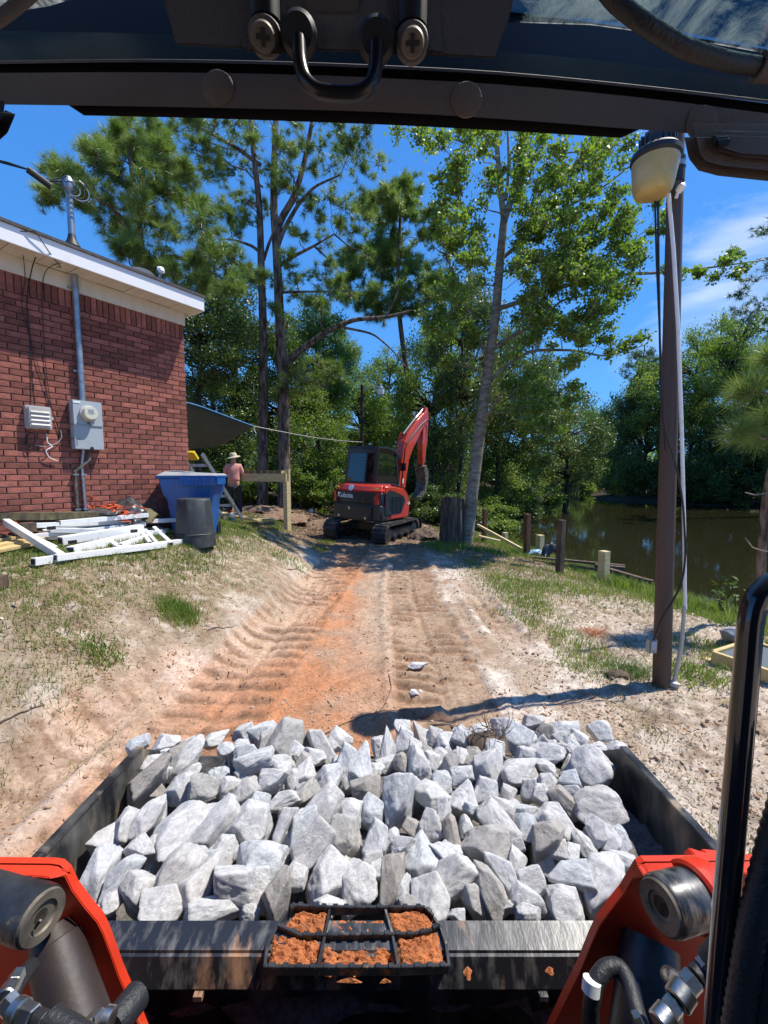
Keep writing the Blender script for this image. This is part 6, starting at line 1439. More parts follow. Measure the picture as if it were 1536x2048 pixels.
# cab
ZC0, ZC1 = 1.42, 2.46; CXl, CXr = -.68, .30; CYb, CYf = -.40, .78
def cbar(name, a, b, w=.07, h=.07): m = MB(); m.bar(a, b, w, h); return m.build(name, M['ex_black'], EX, bevel=.012)
rl = [(CXl, CYb, ZC0), (CXl + .06, CYb + .08, ZC1)]; rr_ = [(CXr, CYb, ZC0), (CXr - .02, CYb + .08, ZC1)]
cbar('rear_pillar', rl[0], rl[1]); cbar('rear_pillar', rr_[0], rr_[1], .10, .07)
cbar('front_pillar', (CXl, CYf + .02, .75), (CXl + .06, CYf - .22, ZC1 - .06)); cbar('front_pillar', (CXr, CYf + .02, .75), (CXr - .04, CYf - .22, ZC1 - .06))
cbar('rear_header', (CXl + .06, CYb + .07, ZC1 - .08), (CXr - .02, CYb + .07, ZC1 - .08), .06, .18); cbar('sill', (CXl, CYb, ZC0 + .06), (CXr, CYb, ZC0 + .06), .06, .12); cbar('sill', (CXr, CYb, ZC0 + .02), (CXr, CYf, ZC0 - .1), .06, .12)
m = MB(); prof = [(CYb + .02, ZC1 - .05), (CYb + .05, ZC1), (CYb + .5, ZC1 + .02), (CYf - .35, ZC1 - .02), (CYf - .05, ZC1 - .22), (CYf - .05, ZC1 - .30), (CYf - .35, ZC1 - .10), (CYb + .5, ZC1 - .05)]
m.prism(prof, CXr - CXl, lambda u, v, w: (CXl + .02 + w, u, v)); m.build('roof', M['ex_black'], EX, bevel=.015)
def pane(name, pts): m = MB(); n_ = (Vector(pts[1]) - Vector(pts[0])).cross(Vector(pts[2]) - Vector(pts[0])).normalized() * .006; m.add([Vector(p) for p in pts] + [Vector(p) + n_ for p in pts], [(0, 1, 2, 3), (7, 6, 5, 4), (0, 4, 5, 1), (1, 5, 6, 2), (2, 6, 7, 3), (3, 7, 4, 0)]); return m.build(name, M['glass'], EX)
pane('rear_window', [(CXl + .04, CYb, ZC0 + .12), (CXr - .05, CYb, ZC0 + .12), (CXr - .06, CYb + .07, ZC1 - .17), (CXl + .09, CYb + .07, ZC1 - .17)])
pane('side_window', [(CXr, CYb + .05, ZC0 + .08), (CXr, CYf - .05, ZC0 - .05), (CXr - .02, CYf - .22, ZC1 - .25), (CXr - .02, CYb + .10, ZC1 - .08)])
pane('side_window', [(CXl, CYb + .05, ZC0 + .08), (CXl, CYf - .05, ZC0 - .05), (CXl + .02, CYf - .22, ZC1 - .25), (CXl + .02, CYb + .10, ZC1 - .08)])
m = MB(); m.box((-.2, .05, 1.62), (.46, .12, .52), (R(-8), 0, 0)); m.box((-.2, .08, 1.95), (.24, .08, .16)); m.box((-.2, .3, 1.35), (.46, .46, .14)); m.build('seat', M['cab_black'], EX, bevel=.04, smooth=True)
m = MB(); m.box((-.2, .35, 1.05), (.95, .85, .55)); m.build('cab_floor', M['ex_black'], EX, bevel=.02)
m = MB(); m.box((.34, .88, 1.95), (.16, .05, .22)); m.tube([(.24, .75, 1.9), (.34, .86, 1.95)], .012, 6); m.build('mirror', M['cab_black'], EX, bevel=.015)
m = MB(); m.tube([(.36, -.30, 1.50), (.62, -.1, 1.50), (.70, .35, 1.42), (.70, .50, 1.30)], .018, 8); m.build('grab_rail', M['ex_black'], EX, smooth=True)
# boom, arm, bucket in the plane x = BX
BX = .12
def plan(poly, w, name, mat, x=BX, bev=.015, parent=None): m = MB(); m.prism(poly, w, lambda u, v, q: (x - w / 2 + q, u, v)); return m.build(name, M[mat], parent or EX, bevel=bev)
boom = plan([(.76, .85), (1.12, .85), (1.24, 1.6), (1.34, 2.15), (1.52, 2.45), (1.93, 2.95), (2.34, 3.42), (2.38, 3.62), (2.26, 3.68), (1.75, 3.32), (1.22, 2.86), (1.04, 2.70), (.98, 2.35), (.86, 1.7)], .24, 'boom', 'ex_red')
plan([(.72, .55), (1.20, .55), (1.16, .95), (.80, 1.0)], .30, 'swing_post', 'ex_black')
plan([(1.02, 2.62), (1.16, 2.92), (1.26, 2.94), (1.24, 2.78), (1.20, 2.6)], .26, 'boom_bracket', 'ex_red')
m = MB(); m.tube([(BX, 1.14, 2.86), (BX, 1.80, 3.40)], .055, 14); m.build('arm_cylinder', M['ex_black'], boom, smooth=True); m = MB(); m.tube([(BX, 1.78, 3.385), (BX, 2.26, 3.74)], .028, 12); m.build('cylinder_rod', M['zinc'], boom, smooth=True)
m = MB(); m.tube([(BX, .98, .95), (BX, 1.30, 1.7)], .055, 14); m.tube([(BX, 1.3, 1.7), (BX, 1.40, 2.45)], .03, 10); m.build('boom_cylinder', M['ex_black'], boom, smooth=True)
for dx_ in (-.135, .135):
    m = MB(); m.tube([(BX + dx_, .92, 1.0), (BX + dx_, 1.0, 1.8), (BX + dx_, 1.1, 2.5), (BX + dx_, 1.3, 2.75), (BX + dx_, 1.9, 3.2), (BX + dx_, 2.25, 3.4), (BX + dx_, 2.40, 3.3), (BX + dx_, 2.38, 2.9)], .014, 6); m.build('hydraulic_hose', M['hose'], boom, smooth=True)
m = MB(); m.box((BX + .123, 1.03, 1.55), (.004, .09, .14), (R(-8), 0, 0)); m.build('sticker', M['white_trim'], boom)
arm = plan([(2.20, 3.76), (2.36, 3.78), (2.46, 3.50), (2.40, 2.7), (2.28, 1.98), (2.18, 1.96), (2.10, 2.7), (2.16, 3.4)], .18, 'dipper_arm', 'ex_red')
m = MB(); m.tube([(BX, 2.46, 3.35), (BX, 2.50, 2.7)], .045, 12); m.build('bucket_cylinder', M['ex_red'], arm, smooth=True); m = MB(); m.tube([(BX, 2.50, 2.7), (BX, 2.44, 2.16)], .024, 10); m.build('cylinder_rod', M['zinc'], arm, smooth=True)
plan([(2.14, 2.02), (2.46, 2.18), (2.44, 2.08), (2.28, 1.86), (2.16, 1.90)], .12, 'bucket_link', 'ex_black', parent=arm)
buck = plan([(2.12, 1.98), (2.32, 2.02), (2.46, 1.80), (2.46, 1.45), (2.34, 1.18), (2.16, 1.02), (2.06, 1.04), (2.22, 1.25), (2.28, 1.50), (2.20, 1.78)], .34, 'digging_bucket', 'pin', bev=.01)
for k in range(4): m = MB(); m.box((BX - .13 + k * .087, 2.05, 1.0), (.035, .05, .12), (R(20), 0, 0)); m.build('bucket_tooth', M['pin'], buck)
# torn-up brown earth heap near the digger (part of the ground's clutter)
crumple('earth_heap', 'heap of dry roots and soil between the digger and the stump', 'soil heap', Vector((1.15, 11.2, gz(1.15, 11.2) - .02)), .55, .4, .26, 'dirt_heap' if 'dirt_heap' in M else 'wood_dark', 22, 40)
M['mulch_heap'] = pmat('brown_mulch', (.14, .085, .055), .95, col2=(.26, .17, .11), nscale=20, bump=.8, bscale=50)
for i_, (px, py, Y, rx, ry, rz, lb) in enumerate(((640, 1035, 13.2, .8, .5, .3, 'low mulch heap left of the digger tracks'), (560, 1035, 13.0, .9, .6, .22, 'brown mulch spread at the foot of the twin pines'), (520, 1025, 14.0, 1.0, .6, .25, 'brown mulch behind the person'))):
    v = at(px, py, Y); crumple('mulch_heap', lb, 'mulch heap', Vector((v.x, Y, gz(v.x, Y) - .05)), rx, ry, rz, 'mulch_heap', 40 + i_, 34)
# ------------------------------------------------------------------ rock shapes
ICO = None
def rock_mesh(seed, amp=.040):
    """a chipped block: softened intersection of jittered planes, measured along an icosphere's rays"""
    global ICO
    if ICO is None:
        bm = bmesh.new(); bmesh.ops.create_icosphere(bm, subdivisions=5, radius=1); bm.verts.ensure_lookup_table()
        ICO = (np.array([v.co[:] for v in bm.verts]), np.array([[v.index for v in f.verts] for f in bm.faces])); bm.free()
    D, Fc = ICO; r_ = np.random.default_rng(seed)
    Nn = [(1, 0, 0), (-1, 0, 0), (0, 1, 0), (0, -1, 0), (0, 0, 1), (0, 0, -1)]; P = [(np.array(n_) + r_.normal(size=3) * .34, r_.uniform(.70, 1.0)) for n_ in Nn]
    for _ in range(int(r_.integers(7, 13))): d = r_.normal(size=3); P.append((d / np.linalg.norm(d), r_.uniform(.74, 1.02)))
    inv = 0; p = 36
    for n_, dd in P: n_ = n_ / np.linalg.norm(n_); inv = inv + np.maximum(D @ n_ / dd, 1e-3) ** p
    rad = inv ** (-1 / p); V = D * rad[:, None]
    off = Vector((seed * 3.1, 0, 0)); dsp = np.array([mnoise.fractal(Vector(v) * 2.0 + off, .85, 2.1, 5) * amp * 1.3 + (.4 - abs(mnoise.noise(Vector(v) * 2.6 + off))) * amp for v in V])
    V = V + D * dsp[:, None]; mn = V.min(0); mx = V.max(0); V = (V - (mn + mx) / 2) / (mx - mn)
    return npmesh('rock', V, Fc, M['rock'], True)
ROCKS = [rock_mesh(50 + i) for i in range(26)]

# loose stones on the ground
def gstone(label, px, py, w, h, d, seed, rot=0, z0=0., name='stone', group=None):
    x, y = gp(px, py, z0); o = link(bpy.data.objects.new(name, ROCKS[seed % 26])); o.scale = (w, d, h); o.location = (x, y, gz(x, y) + h * .35); o.rotation_euler = (0, 0, rot); return tag(o, label, 'stone', group)
gstone('white stone lying alone on the track ahead of the digger', 779, 1140, .13, .11, .11, 3)
gstone('long flat white stone on the track nearest the bucket', 838, 1334, .22, .045, .09, 5, .25)
gstone('small broken brownish stone below the long flat white one', 828, 1388, .08, .04, .06, 7)
gstone('second chip of the small broken stone', 843, 1386, .05, .03, .05, 9)
gstone('tiny grey stone left of the lone white one', 757, 1166, .07, .05, .05, 10)
gstone('small white stone by the grey sapling left of the digger', 622, 1026, .2, .2, .2, 12, 0, .3)
gstone('big dark grey boulder on the bank at the right edge', 1468, 1290, .34, .22, .3, 14, .4, -.1)
gstone('white stone among the boards by the thick pale post', 1203, 1163, .18, .12, .15, 16, 0, -.4)

# ------------------------------------------------------------------ the loader we sit in
LD = thing('track_loader', 'red compact track loader whose bucket, arms and cab surround the view', 'loader', (0, 0, 0))
def lb_(name, c, d, mat, bev=.004, rot=None, parent=None, sm=False): m = MB(); m.box(c, d, rot); return m.build(name, M[mat], parent or LD, bevel=bev, smooth=sm)
def atv(px, py, Y): return at(px, py, Y)
# --- bucket
XL, XR = -.985, .965; YN = .95; ZN = .65; YFAR = 1.78; ZF = .30
bk = MB(); t_ = .02
# side plates (outline in y,z), back, floor
side = [(YN + .0, ZN), (1.12, .655), (1.62, .64), (YFAR, .52), (YFAR, .38), (1.4, .18), (1.05, .06), (.82, .20), (.86, .5)]
bucket = thing('bucket', None, None, (0, 0, 0)); bucket.parent = LD
for x in (XL, XR): m = MB(); m.prism(side, t_, lambda u, v, w: (x + w - t_ / 2, u, v)); m.build('side_plate', M['bucket_metal'], bucket, bevel=.004)
for x in (XL, XR): 
    m = MB(); m.bar((x, YN + .02, ZN + .006), (x, 1.12, .661), .03, .012); m.bar((x, 1.12, .661), (x, 1.62, .646), .03, .012); m.build('side_edge_strip', M['bucket_metal'], bucket, bevel=.002)
m = MB(); m.add([(XL, YN, ZN - .03), (XR, YN, ZN - .03), (XR, .92, .30), (XL, .92, .30), (XR, 1.10, .10), (XL, 1.10, .10), (XR, YFAR, .40), (XL, YFAR, .40)], [(0, 1, 2, 3), (3, 2, 4, 5), (5, 4, 6, 7)]); o = m.build('shell', M['bucket_metal'], bucket); sdf = o.modifiers.new('t', 'SOLIDIFY'); sdf.thickness = .015
m = MB(); m.box((0, YFAR + .03, .41), (XR - XL, .12, .025), (R(16), 0, 0)); m.build('cutting_edge', M['bucket_metal'], bucket, bevel=.004)
# top beam: two facets seen from the cab
zA = ZN; yA = YN - .005
def zat(py, Y): return at(768, py, Y).z
p1 = (yA, at(768, 1840, yA).z); p2 = (.885, at(768, 1907, .885).z); p3 = (.86, at(768, 1985, .86).z)
m = MB(); m.prism([(p1[0] + .03, p1[1] - .05), p1, p2, p3, (p3[0] + .03, p3[1] - .01)], XR - XL - .03, lambda u, v, w: (XL + .015 + w, u, v)); m.build('top_beam', M['beam_metal'], bucket, bevel=.006, seg=2)
for x in (-.42, .36): m = MB(); m.box((x, p3[0] + .02, p3[1] - .004), (.02, .06, .012)); m.build('weld_tab', M['beam_metal'], bucket)
# --- step plate with serrated bars and clay
def bp_(px, py, lift=0.):                      # a point on the beam's sloping top as seen
    t = (py - 1840) / (1958 - 1840); Y = .955 + (.845 - .955) * t; v = at(px, py, Y); return Vector((v.x, v.y, v.z)) + Vector((0, 0, lift))
step = thing('bucket_step', None, None, (0, 0, 0)); step.parent = LD
rows = [[(582, 1834), (590, 1828), (660, 1832), (770, 1832), (850, 1832), (866, 1848)], [(556, 1868), (575, 1876), (600, 1888), (650, 1888), (785, 1886), (830, 1886), (858, 1880), (880, 1866)], [(530, 1952), (640, 1953), (795, 1953), (898, 1950)]]
def serr(pts, h=.022, w=.007, tooth=.0125):
    m = MB(); P = [bp_(*p, .016) for p in pts]
    for a, b in zip(P[:-1], P[1:]):
        m.bar(a, b, w, h, (0, 0, 1)); n = max(1, int((b - a).length / (2 * tooth)))
        for k in range(n):
            q = a.lerp(b, (k + .5) / n); d = (b - a).normalized() * tooth * .5; m.bar(q - d + Vector((0, -.001, h * .5)), q + d + Vector((0, -.001, h * .5)), w * 1.5, .008)
    return m.build('serrated_bar', M['black_metal'], step, bevel=.0012, seg=1)
for r_ in rows: serr(r_)
for pts in ([(575, 1836), (556, 1866), (534, 1908), (530, 1952)], [(660, 1832), (650, 1888), (636, 1952)], [(770, 1832), (785, 1886), (797, 1952)], [(866, 1850), (880, 1868), (892, 1905), (898, 1950)]):
    m = MB(); P = [bp_(*p, .012) for p in pts]
    for a, b in zip(P[:-1], P[1:]): m.bar(a, b, .007, .024)
    m.build('cross_bar', M['black_metal'], step, bevel=.001, seg=1)
def claypatch(name, quad, seed, lift=.012, amp=.008, thr=None, n=46):
    V = []; keep = []
    for i in range(n):
        for j in range(n):
            u = i / (n - 1); v = j / (n - 1); a = [quad[k] for k in range(4)]
            px = (a[0][0] * (1 - u) + a[1][0] * u) * (1 - v) + (a[3][0] * (1 - u) + a[2][0] * u) * v; py = (a[0][1] * (1 - u) + a[1][1] * u) * (1 - v) + (a[3][1] * (1 - u) + a[2][1] * u) * v
            q = bp_(px, py); f = fbm(np.array([px * .09]), np.array([py * .13]), seed, 4)[0]; cr_ = abs(fbm(np.array([px * .05]), np.array([py * .07]), seed + 9, 3)[0])
            ed = min(u, 1 - u, v, 1 - v); z = lift + amp * f - (.010 if cr_ < .035 else 0) - .010 * max(0, 1 - ed * 14)
            if thr is not None: z = lift - .006 + (.012 * (f - thr) if f > thr else -.012)
            V.append(q + Vector((0, 0, z)))
    F = [(i * n + j, (i + 1) * n + j, (i + 1) * n + j + 1, i * n + j + 1) for i in range(n - 1) for j in range(n - 1)]
    o = bpy.data.objects.new(name, npmesh(name, np.array([tuple(v) for v in V]), F, M['clay'])); link(o, step); return o
claypatch('clay_pad', [(590, 1836), (658, 1838), (648, 1886), (560, 1872)], 1, .019, .009)
claypatch('clay_pad', [(774, 1838), (850, 1836), (878, 1872), (787, 1884)], 2, .020, .007)
claypatch('clay_pad', [(546, 1880), (640, 1898), (632, 1948), (536, 1948)], 3, .019, .014)
claypatch('clay_pad', [(792, 1894), (876, 1876), (890, 1946), (800, 1946)], 4, .021, .008)
claypatch('clay_pad', [(668, 1848), (766, 1850), (780, 1884), (656, 1884)], 5, .011, .008, -.35)
claypatch('clay_pad', [(648, 1904), (790, 1904), (796, 1948), (642, 1948)], 6, .010, .008, -.30)
# clay splats on the beam
for k, (px, py, rx, ry) in enumerate(((530, 1870, 16, 8), (268, 1907, 7, 3), (1140, 1870, 24, 10), (1010, 1880, 10, 6), (936, 1950, 8, 12), (1100, 1945, 8, 9), (700, 1965, 22, 6), (770, 1966, 10, 5))):
    m = MB(); n = 18; c = [bp_(px + rx * math.cos(a) * (1 + .3 * math.sin(3 * a + k)), py + ry * math.sin(a) * (1 + .3 * math.cos(2 * a + k)), .004) for a in [2 * math.pi * i / n for i in range(n)]]
    cc = bp_(px, py, .012); m.add(c + [cc], [(i, (i + 1) % n, n) for i in range(n)]); m.build('clay_splat', M['clay'], bucket)
# dark quick-attach plate and linkage under the beam
lb_('attach_plate', (0, .80, .36), (1.3, .04, .30), 'cab_black', rot=(R(-12), 0, 0)); lb_('cross_tube', (0, .74, .42), (1.5, .07, .07), 'black_metal')
for x in (-.28, -.08, .08, .28): m = MB(); m.tube([(x, .70, .30), (x, .74, .46)], .012, 8); m.build('hose_fitting', M['zinc'] if abs(x) < .1 else M['hose'], LD, smooth=True)
lb_('latch_block', (-.33, .70, .43), (.10, .05, .03), 'red_paint'); lb_('latch_block', (.31, .71, .42), (.09, .05, .08), 'clay')
lb_('undertray', (0, .45, .28), (1.6, .7, .03), 'cab_black')
# --- front lift-arm ends
def arm_side(sg):
    """sg=-1 left, +1 right: bent shield plate with web, boss, pin and cylinder"""
    A_ = thing('lift_arm', None, None, (0, 0, 0)); A_.parent = LD; A_['label'] = 'left lift arm end with a long cylinder' if sg < 0 else 'right lift arm end with hoses'
    Yw = .70
    if sg < 0: prof = [(-140, 1728), (0, 1728), (100, 1729), (118, 1732), (132, 1745), (146, 1775), (172, 1810), (196, 1838), (208, 1862), (224, 1905), (238, 1945), (262, 2000), (286, 2060), (330, 2160)]
    else: prof = [(1700, 1722), (1500, 1722), (1385, 1724), (1290, 1725), (1278, 1732), (1266, 1752), (1250, 1780), (1222, 1815), (1200, 1845), (1186, 1875), (1172, 1910), (1160, 1940), (1130, 2000), (1102, 2060), (1060, 2160)]
    W = [at(px, py, Yw) for px, py in prof]
    m = MB(); n = len(W); far = .0; nr = -.007
    inner = [w.copy() for w in W]
    T = []
    for i, w in enumerate(W):
        a = W[max(0, i - 1)]; b = W[min(n - 1, i + 1)]; t = (b - a).normalized(); nn = Vector((t.z, 0, -t.x)) * .004 * (-1 if sg < 0 else 1)
        if (nn.z > 0): nn = -nn if abs(nn.z) > abs(nn.x) else nn
        T.append((w + Vector((0, far, 0)), w + Vector((0, nr * (1 if W[i].z < W[0].z - .012 else 3.2), 0)), w + nn + Vector((0, nr * (1 if W[i].z < W[0].z - .012 else 3.2), 0)), w + nn + Vector((0, far, 0))))
    vs = [v for q in T for v in q]; fs = [(i * 4 + k, i * 4 + (k + 1) % 4, (i + 1) * 4 + (k + 1) % 4, (i + 1) * 4 + k) for i in range(n - 1) for k in range(4)] + [(0, 1, 2, 3), tuple(4 * n - 4 + k for k in (3, 2, 1, 0))]
    m.add(vs, fs); m.build('shield_flange', M['red_paint'], A_, bevel=.0025, smooth=True)
    # web behind
    xo = -.95 if sg < 0 else .95
    poly = [(w.x, w.z) for w in W] + [(xo, W[-1].z), (xo, W[0].z)]
    m = MB(); m.prism(poly, .012, lambda u, v, w: (u, Yw + .002 + w, v)); m.build('web_plate', M['red_paint'], A_)
    return A_
AL = arm_side(-1); AR = arm_side(1)
# left boss and cylinder
c0 = at(82, 1833, .64); axl = Vector((-1, .28, -.02)).normalized()
m = MB(); m.lathe([(.040, 0), (.042, .008), (.042, .12), (.04, .2)], c0, 40, axl); m.build('pivot_boss', M['black_metal'], AL, smooth=True)
m = MB(); m.lathe([(.009, .006), (.011, 0), (.022, -.001), (.024, -.005), (.037, -.006), (.0385, 0)], c0, 40, axl); m.build('pivot_cap', M['pin'], AL, smooth=True)
m = MB(); m.lathe([(0, .008), (.010, .008)], c0, 20, axl); m.build('grease_hole', M['cable'], AL)
m = MB(); m.box(c0 + Vector((.006, -.014, .002)), (.004, .003, .018), (0, R(35), 0)); m.build('cap_slot', M['pin'], AL)
a = at(100, 1862, .685); b = at(175, 2110, .60)
cyl_m = pmat('dusty_black_cylinder', (.014, .013, .014), .55, col2=(.03, .018, .015), nscale=5, dirt=(.20, .14, .10), dscale=9, dramp=(.66, .9), stretch=(1, 1, .5), bump=.1)  # black deepened in place of the shield's shadow, dust on top
m = MB(); m.tube([a, a.lerp(b, .12), a.lerp(b, .13), b], [.030, .036, .040, .046], 32); m.build('lift_cylinder', cyl_m, AL, smooth=True)
m = MB(); m.tube([a.lerp(b, .0), a.lerp(b, .10)], [.026, .035], 32); m.build('cylinder_collar', M['util_grey'], AL, smooth=True)
def fitting(A, pts, r, n=6, mats=('zinc',), name='hydraulic_fitting'):
    P = [Vector(p) for p in pts]
    k = len(P) - 1
    for i in range(k):
        a, b = P[i], P[i + 1]; rr = r[i]; m = MB(); d = b - a
        m.tube([a + d * .04, a + d * .12, a + d * .88, a + d * .96], [rr * .86, rr, rr, rr * .86], n if i % 2 == 0 else 20); m.build(name, M[mats[i % len(mats)]], A, smooth=(i % 2 == 1))
fl_ = [at(0, 2010, .50), at(22, 1985, .50)]
fitting(AL, [at(38, 1945, .55), at(24, 1972, .53), at(8, 2000, .51), at(28, 2020, .505), at(45, 2028, .50), at(70, 2036, .495), at(92, 2044, .49), at(130, 2062, .48)], [.010, .012, .0125, .015, .013, .0105, .0125], 6, ('zinc', 'zinc', 'zinc', 'zinc', 'zinc', 'hose', 'zinc'))
m = MB(); m.tube([at(100, 2040, .49), at(150, 2070, .48), at(220, 2120, .46)], .016, 14); m.build('hydraulic_hose', M['hose'], AL, smooth=True)
m = MB(); m.tube([at(60, 1935, .60), at(40, 1960, .56), at(10, 2010, .52)], .012, 12); m.build('hydraulic_hose', M['hose'], AL, smooth=True)
fitting(AL, [at(180, 2048, .53), at(205, 2040, .52), at(225, 2042, .52)], [.013, .015], 6)
m = MB(); m.lathe([(.0, 0), (.018, .002), (.022, .012), (.022, .05)], at(222, 2058, .56), 24, (.2, .9, -.2)); m.build('lower_pin', M['hose'], AL, smooth=True)
lb_('arm_back', (-.86, .78, .45), (.10, .10, .5), 'red_paint', parent=AL)
# right boss
c0 = at(1322, 1812, .64); axr = Vector((1, .30, -.10)).normalized()
m = MB(); m.lathe([(.040, 0), (.043, .006), (.043, .070)], c0, 40, axr); m.build('pivot_boss', M['beam_metal'], AR, smooth=True)
m = MB(); m.lathe([(.047, .068), (.052, .072), (.052, .105), (.048, .115)], c0, 40, axr); m.build('pivot_sleeve', M['red_paint'], AR, smooth=True)
m = MB(); m.lathe([(.012, .007), (.014, 0), (.019, -.001), (.021, -.004), (.036, -.005), (.039, 0)], c0, 40, axr); m.build('pivot_cap', M['pin'], AR, smooth=True)
m = MB(); m.lathe([(0, .010), (.013, .010)], c0, 20, axr); m.build('grease_hole', M['cable'], AR)
for k, (q, r) in enumerate((([(1400, 1722, .72), (1440, 1735, .72), (1470, 1790, .72), (1490, 1900, .70)], .02), ([(1425, 1722, .80), (1480, 1728, .80), (1550, 1800, .80)], .02))):
    m = MB(); W = [at(*p) for p in q]
    vs = []
    for w in W: vs += [w, w + Vector((0, .03, 0)), w + Vector((-.01, .03, -.012)), w + Vector((-.01, 0, -.012))]
    m.add(vs, [(i * 4 + a, i * 4 + (a + 1) % 4, (i + 1) * 4 + (a + 1) % 4, (i + 1) * 4 + a) for i in range(len(W) - 1) for a in range(4)] + [(0, 1, 2, 3)]); m.build('arm_rib', M['red_paint'], AR, bevel=.002)
lb_('arm_back', (1.0, .765, .42), (.12, .06, .30), 'red_paint', parent=AR, bev=.02)
m = MB(); W_ = resample(np.array([at(1180, 2080, .60), at(1182, 2010, .60), at(1192, 1960, .61), at(1212, 1935, .62), at(1240, 1932, .62), at(1258, 1965, .60), at(1272, 2020, .57), at(1290, 2080, .54)]), 40); m.tube([Vector(q) for q in W_], .0125, 16); m.build('hydraulic_hose', M['hose'], AR, smooth=True)
m = MB(); a = at(1170, 1958, .588); b = at(1188, 1925, .597); a = at(1176, 1952, .585); m.tube([at(1181, 1985, .60), at(1184, 1960, .605)], .0132, 18); m.build('hose_tag', M['white_trim'], AR, smooth=True)
m = MB(); m.tube([at(1262, 1960, .63), at(1275, 2000, .62), at(1300, 2090, .60)], .012, 12); m.build('hydraulic_hose', pmat('blue_hose', (.02, .05, .12), .5), AR, smooth=True)
fitting(AR, [at(1425, 1925, .52), at(1405, 1940, .52), at(1390, 1955, .515), at(1372, 1975, .51), at(1352, 2005, .50), at(1338, 2022, .495), at(1315, 2050, .485)], [.013, .012, .0135, .016, .012, .0135], 6, ('zinc', 'hose', 'zinc', 'zinc', 'zinc', 'zinc'))
m = MB(); m.tube([at(1460, 1880, .52), at(1420, 1928, .52)], .017, 14); m.build('hydraulic_hose', M['hose'], AR, smooth=True)
fitting(AR, [at(1375, 1975, .51), at(1352, 1960, .54), at(1335, 1950, .56)], [.012, .011], 6)
fitting(AR, [at(1270, 2045, .52), at(1285, 2040, .52)], [.011], 6)
m = MB(); a = at(1300, 1880, .69); b = at(1290, 2110, .60); m.tube([a, b], [.045, .055], 28); m.build('lift_cylinder', M['black_metal'], AR, smooth=True)
# --- cab: door frame tube and hoses at the right
m = MB(); W = [at(1560, 1160, .40), at(1530, 1168, .40), at(1512, 1185, .40), at(1503, 1215, .40), at(1492, 1350, .395), at(1470, 1600, .38), at(1450, 1830, .37), at(1432, 2080, .36)]
W = [Vector(q) for q in resample(np.array(W), 34)]
m.tube(W, .0105, 20); m.build('door_frame_tube', pmat('glossy_black_tube', (.014, .016, .02), .16, coat=.8), LD, smooth=True)
for dxp, nm in ((0, 'ribbed_hose'), (42, 'ribbed_hose')):
    W = resample(np.array([at(1600 + dxp, 1500, .36), at(1545 + dxp, 1680, .36), at(1505 + dxp, 1850, .35), at(1470 + dxp, 2080, .34)]), 60)
    m = MB(); m.tube([Vector(q) for q in W], [.0105 + (.0012 if i % 2 else 0) for i in range(60)], 16); m.build(nm, M['hose'], LD, smooth=True)
lb_('side_panel', (.62, .15, .85), (.03, .6, 1.0), 'cab_black'); 
lb_('seal_lip', at(1560, 1560, .42), (.012, .02, .6), 'cab_black', rot=(0, R(-4), 0))
# --- cab header
YH = .50
def hpt(px, py, dy=0): return at(px, py, YH + dy)
def strip(name, topl, botl, depth, mat, bev=.003, dy=0, smooth=True):
    """beam whose front face follows two pixel polylines at the header's distance"""
    n = 24; a = resample(np.array([hpt(*p, dy) for p in topl]), n); b = resample(np.array([hpt(*p, dy) for p in botl]), n)
    vs = []
    for p, q in zip(a, b): 
        p = Vector(p); q = Vector(q); mid = (p + q) / 2 + Vector((0, -.001 if depth > .03 else 0, 0)); vs += [p + Vector((0, depth, depth * .9)), p, mid, q, q + Vector((0, depth, depth * 1.0))]
    m = MB(); m.add(vs, [(i * 5 + k, i * 5 + (k + 1) % 5, (i + 1) * 5 + (k + 1) % 5, (i + 1) * 5 + k) for i in range(n - 1) for k in range(5)] + [(4, 3, 2, 1, 0), tuple(5 * n - 5 + k for k in range(5))])
    return m.build(name, M[mat], LD, bevel=0, smooth=smooth)
strip('header_beam', [(-260, 150), (0, 146), (300, 144), (640, 150), (1000, 168), (1300, 196), (1540, 228), (1800, 262)], [(-260, 206), (0, 209), (300, 213), (640, 220), (768, 223), (1000, 237), (1288, 260), (1540, 279), (1800, 300)], .06, 'dark_plastic')
strip('window_gasket', [(130, 206), (300, 210), (640, 216), (1000, 232), (1288, 255)], [(168, 231), (400, 236), (768, 249), (1000, 261), (1242, 276)], .025, 'cab_black', dy=.012)
strip('shadow_gap', [(-260, 128), (0, 126), (300, 122), (640, 130), (1000, 148), (1300, 178), (1540, 208), (1800, 240)], [(-260, 152), (0, 150), (300, 147), (640, 153), (1000, 171), (1300, 199), (1540, 232), (1800, 262)], .03, 'cab_black', dy=.012)
strip('trim_line', [(-260, 124), (0, 122), (300, 117), (640, 125), (1000, 142), (1300, 172), (1540, 200), (1800, 232)], [(-260, 131), (0, 128), (300, 123), (640, 131), (1000, 148), (1300, 178), (1540, 207), (1800, 239)], .02, 'plate', dy=0)
strip('reflection_strip', [(-260, 60), (0, 62), (300, 66), (640, 84), (1000, 100), (1300, 132), (1540, 165), (1800, 200)], [(-260, 126), (0, 124), (300, 119), (640, 127), (1000, 144), (1300, 174), (1540, 203), (1800, 235)], .02, 'teal_reflection', dy=.02)  # strip coloured as a reflection in glass above the header
strip('dark_headliner_edge', [(-260, -60), (0, -50), (300, -40), (640, -20), (1000, 20), (1300, 60), (1540, 100), (1800, 140)], [(-260, 66), (0, 66), (300, 70), (640, 88), (1000, 104), (1300, 136), (1540, 168), (1800, 204)], .03, 'cab_black', dy=.03)
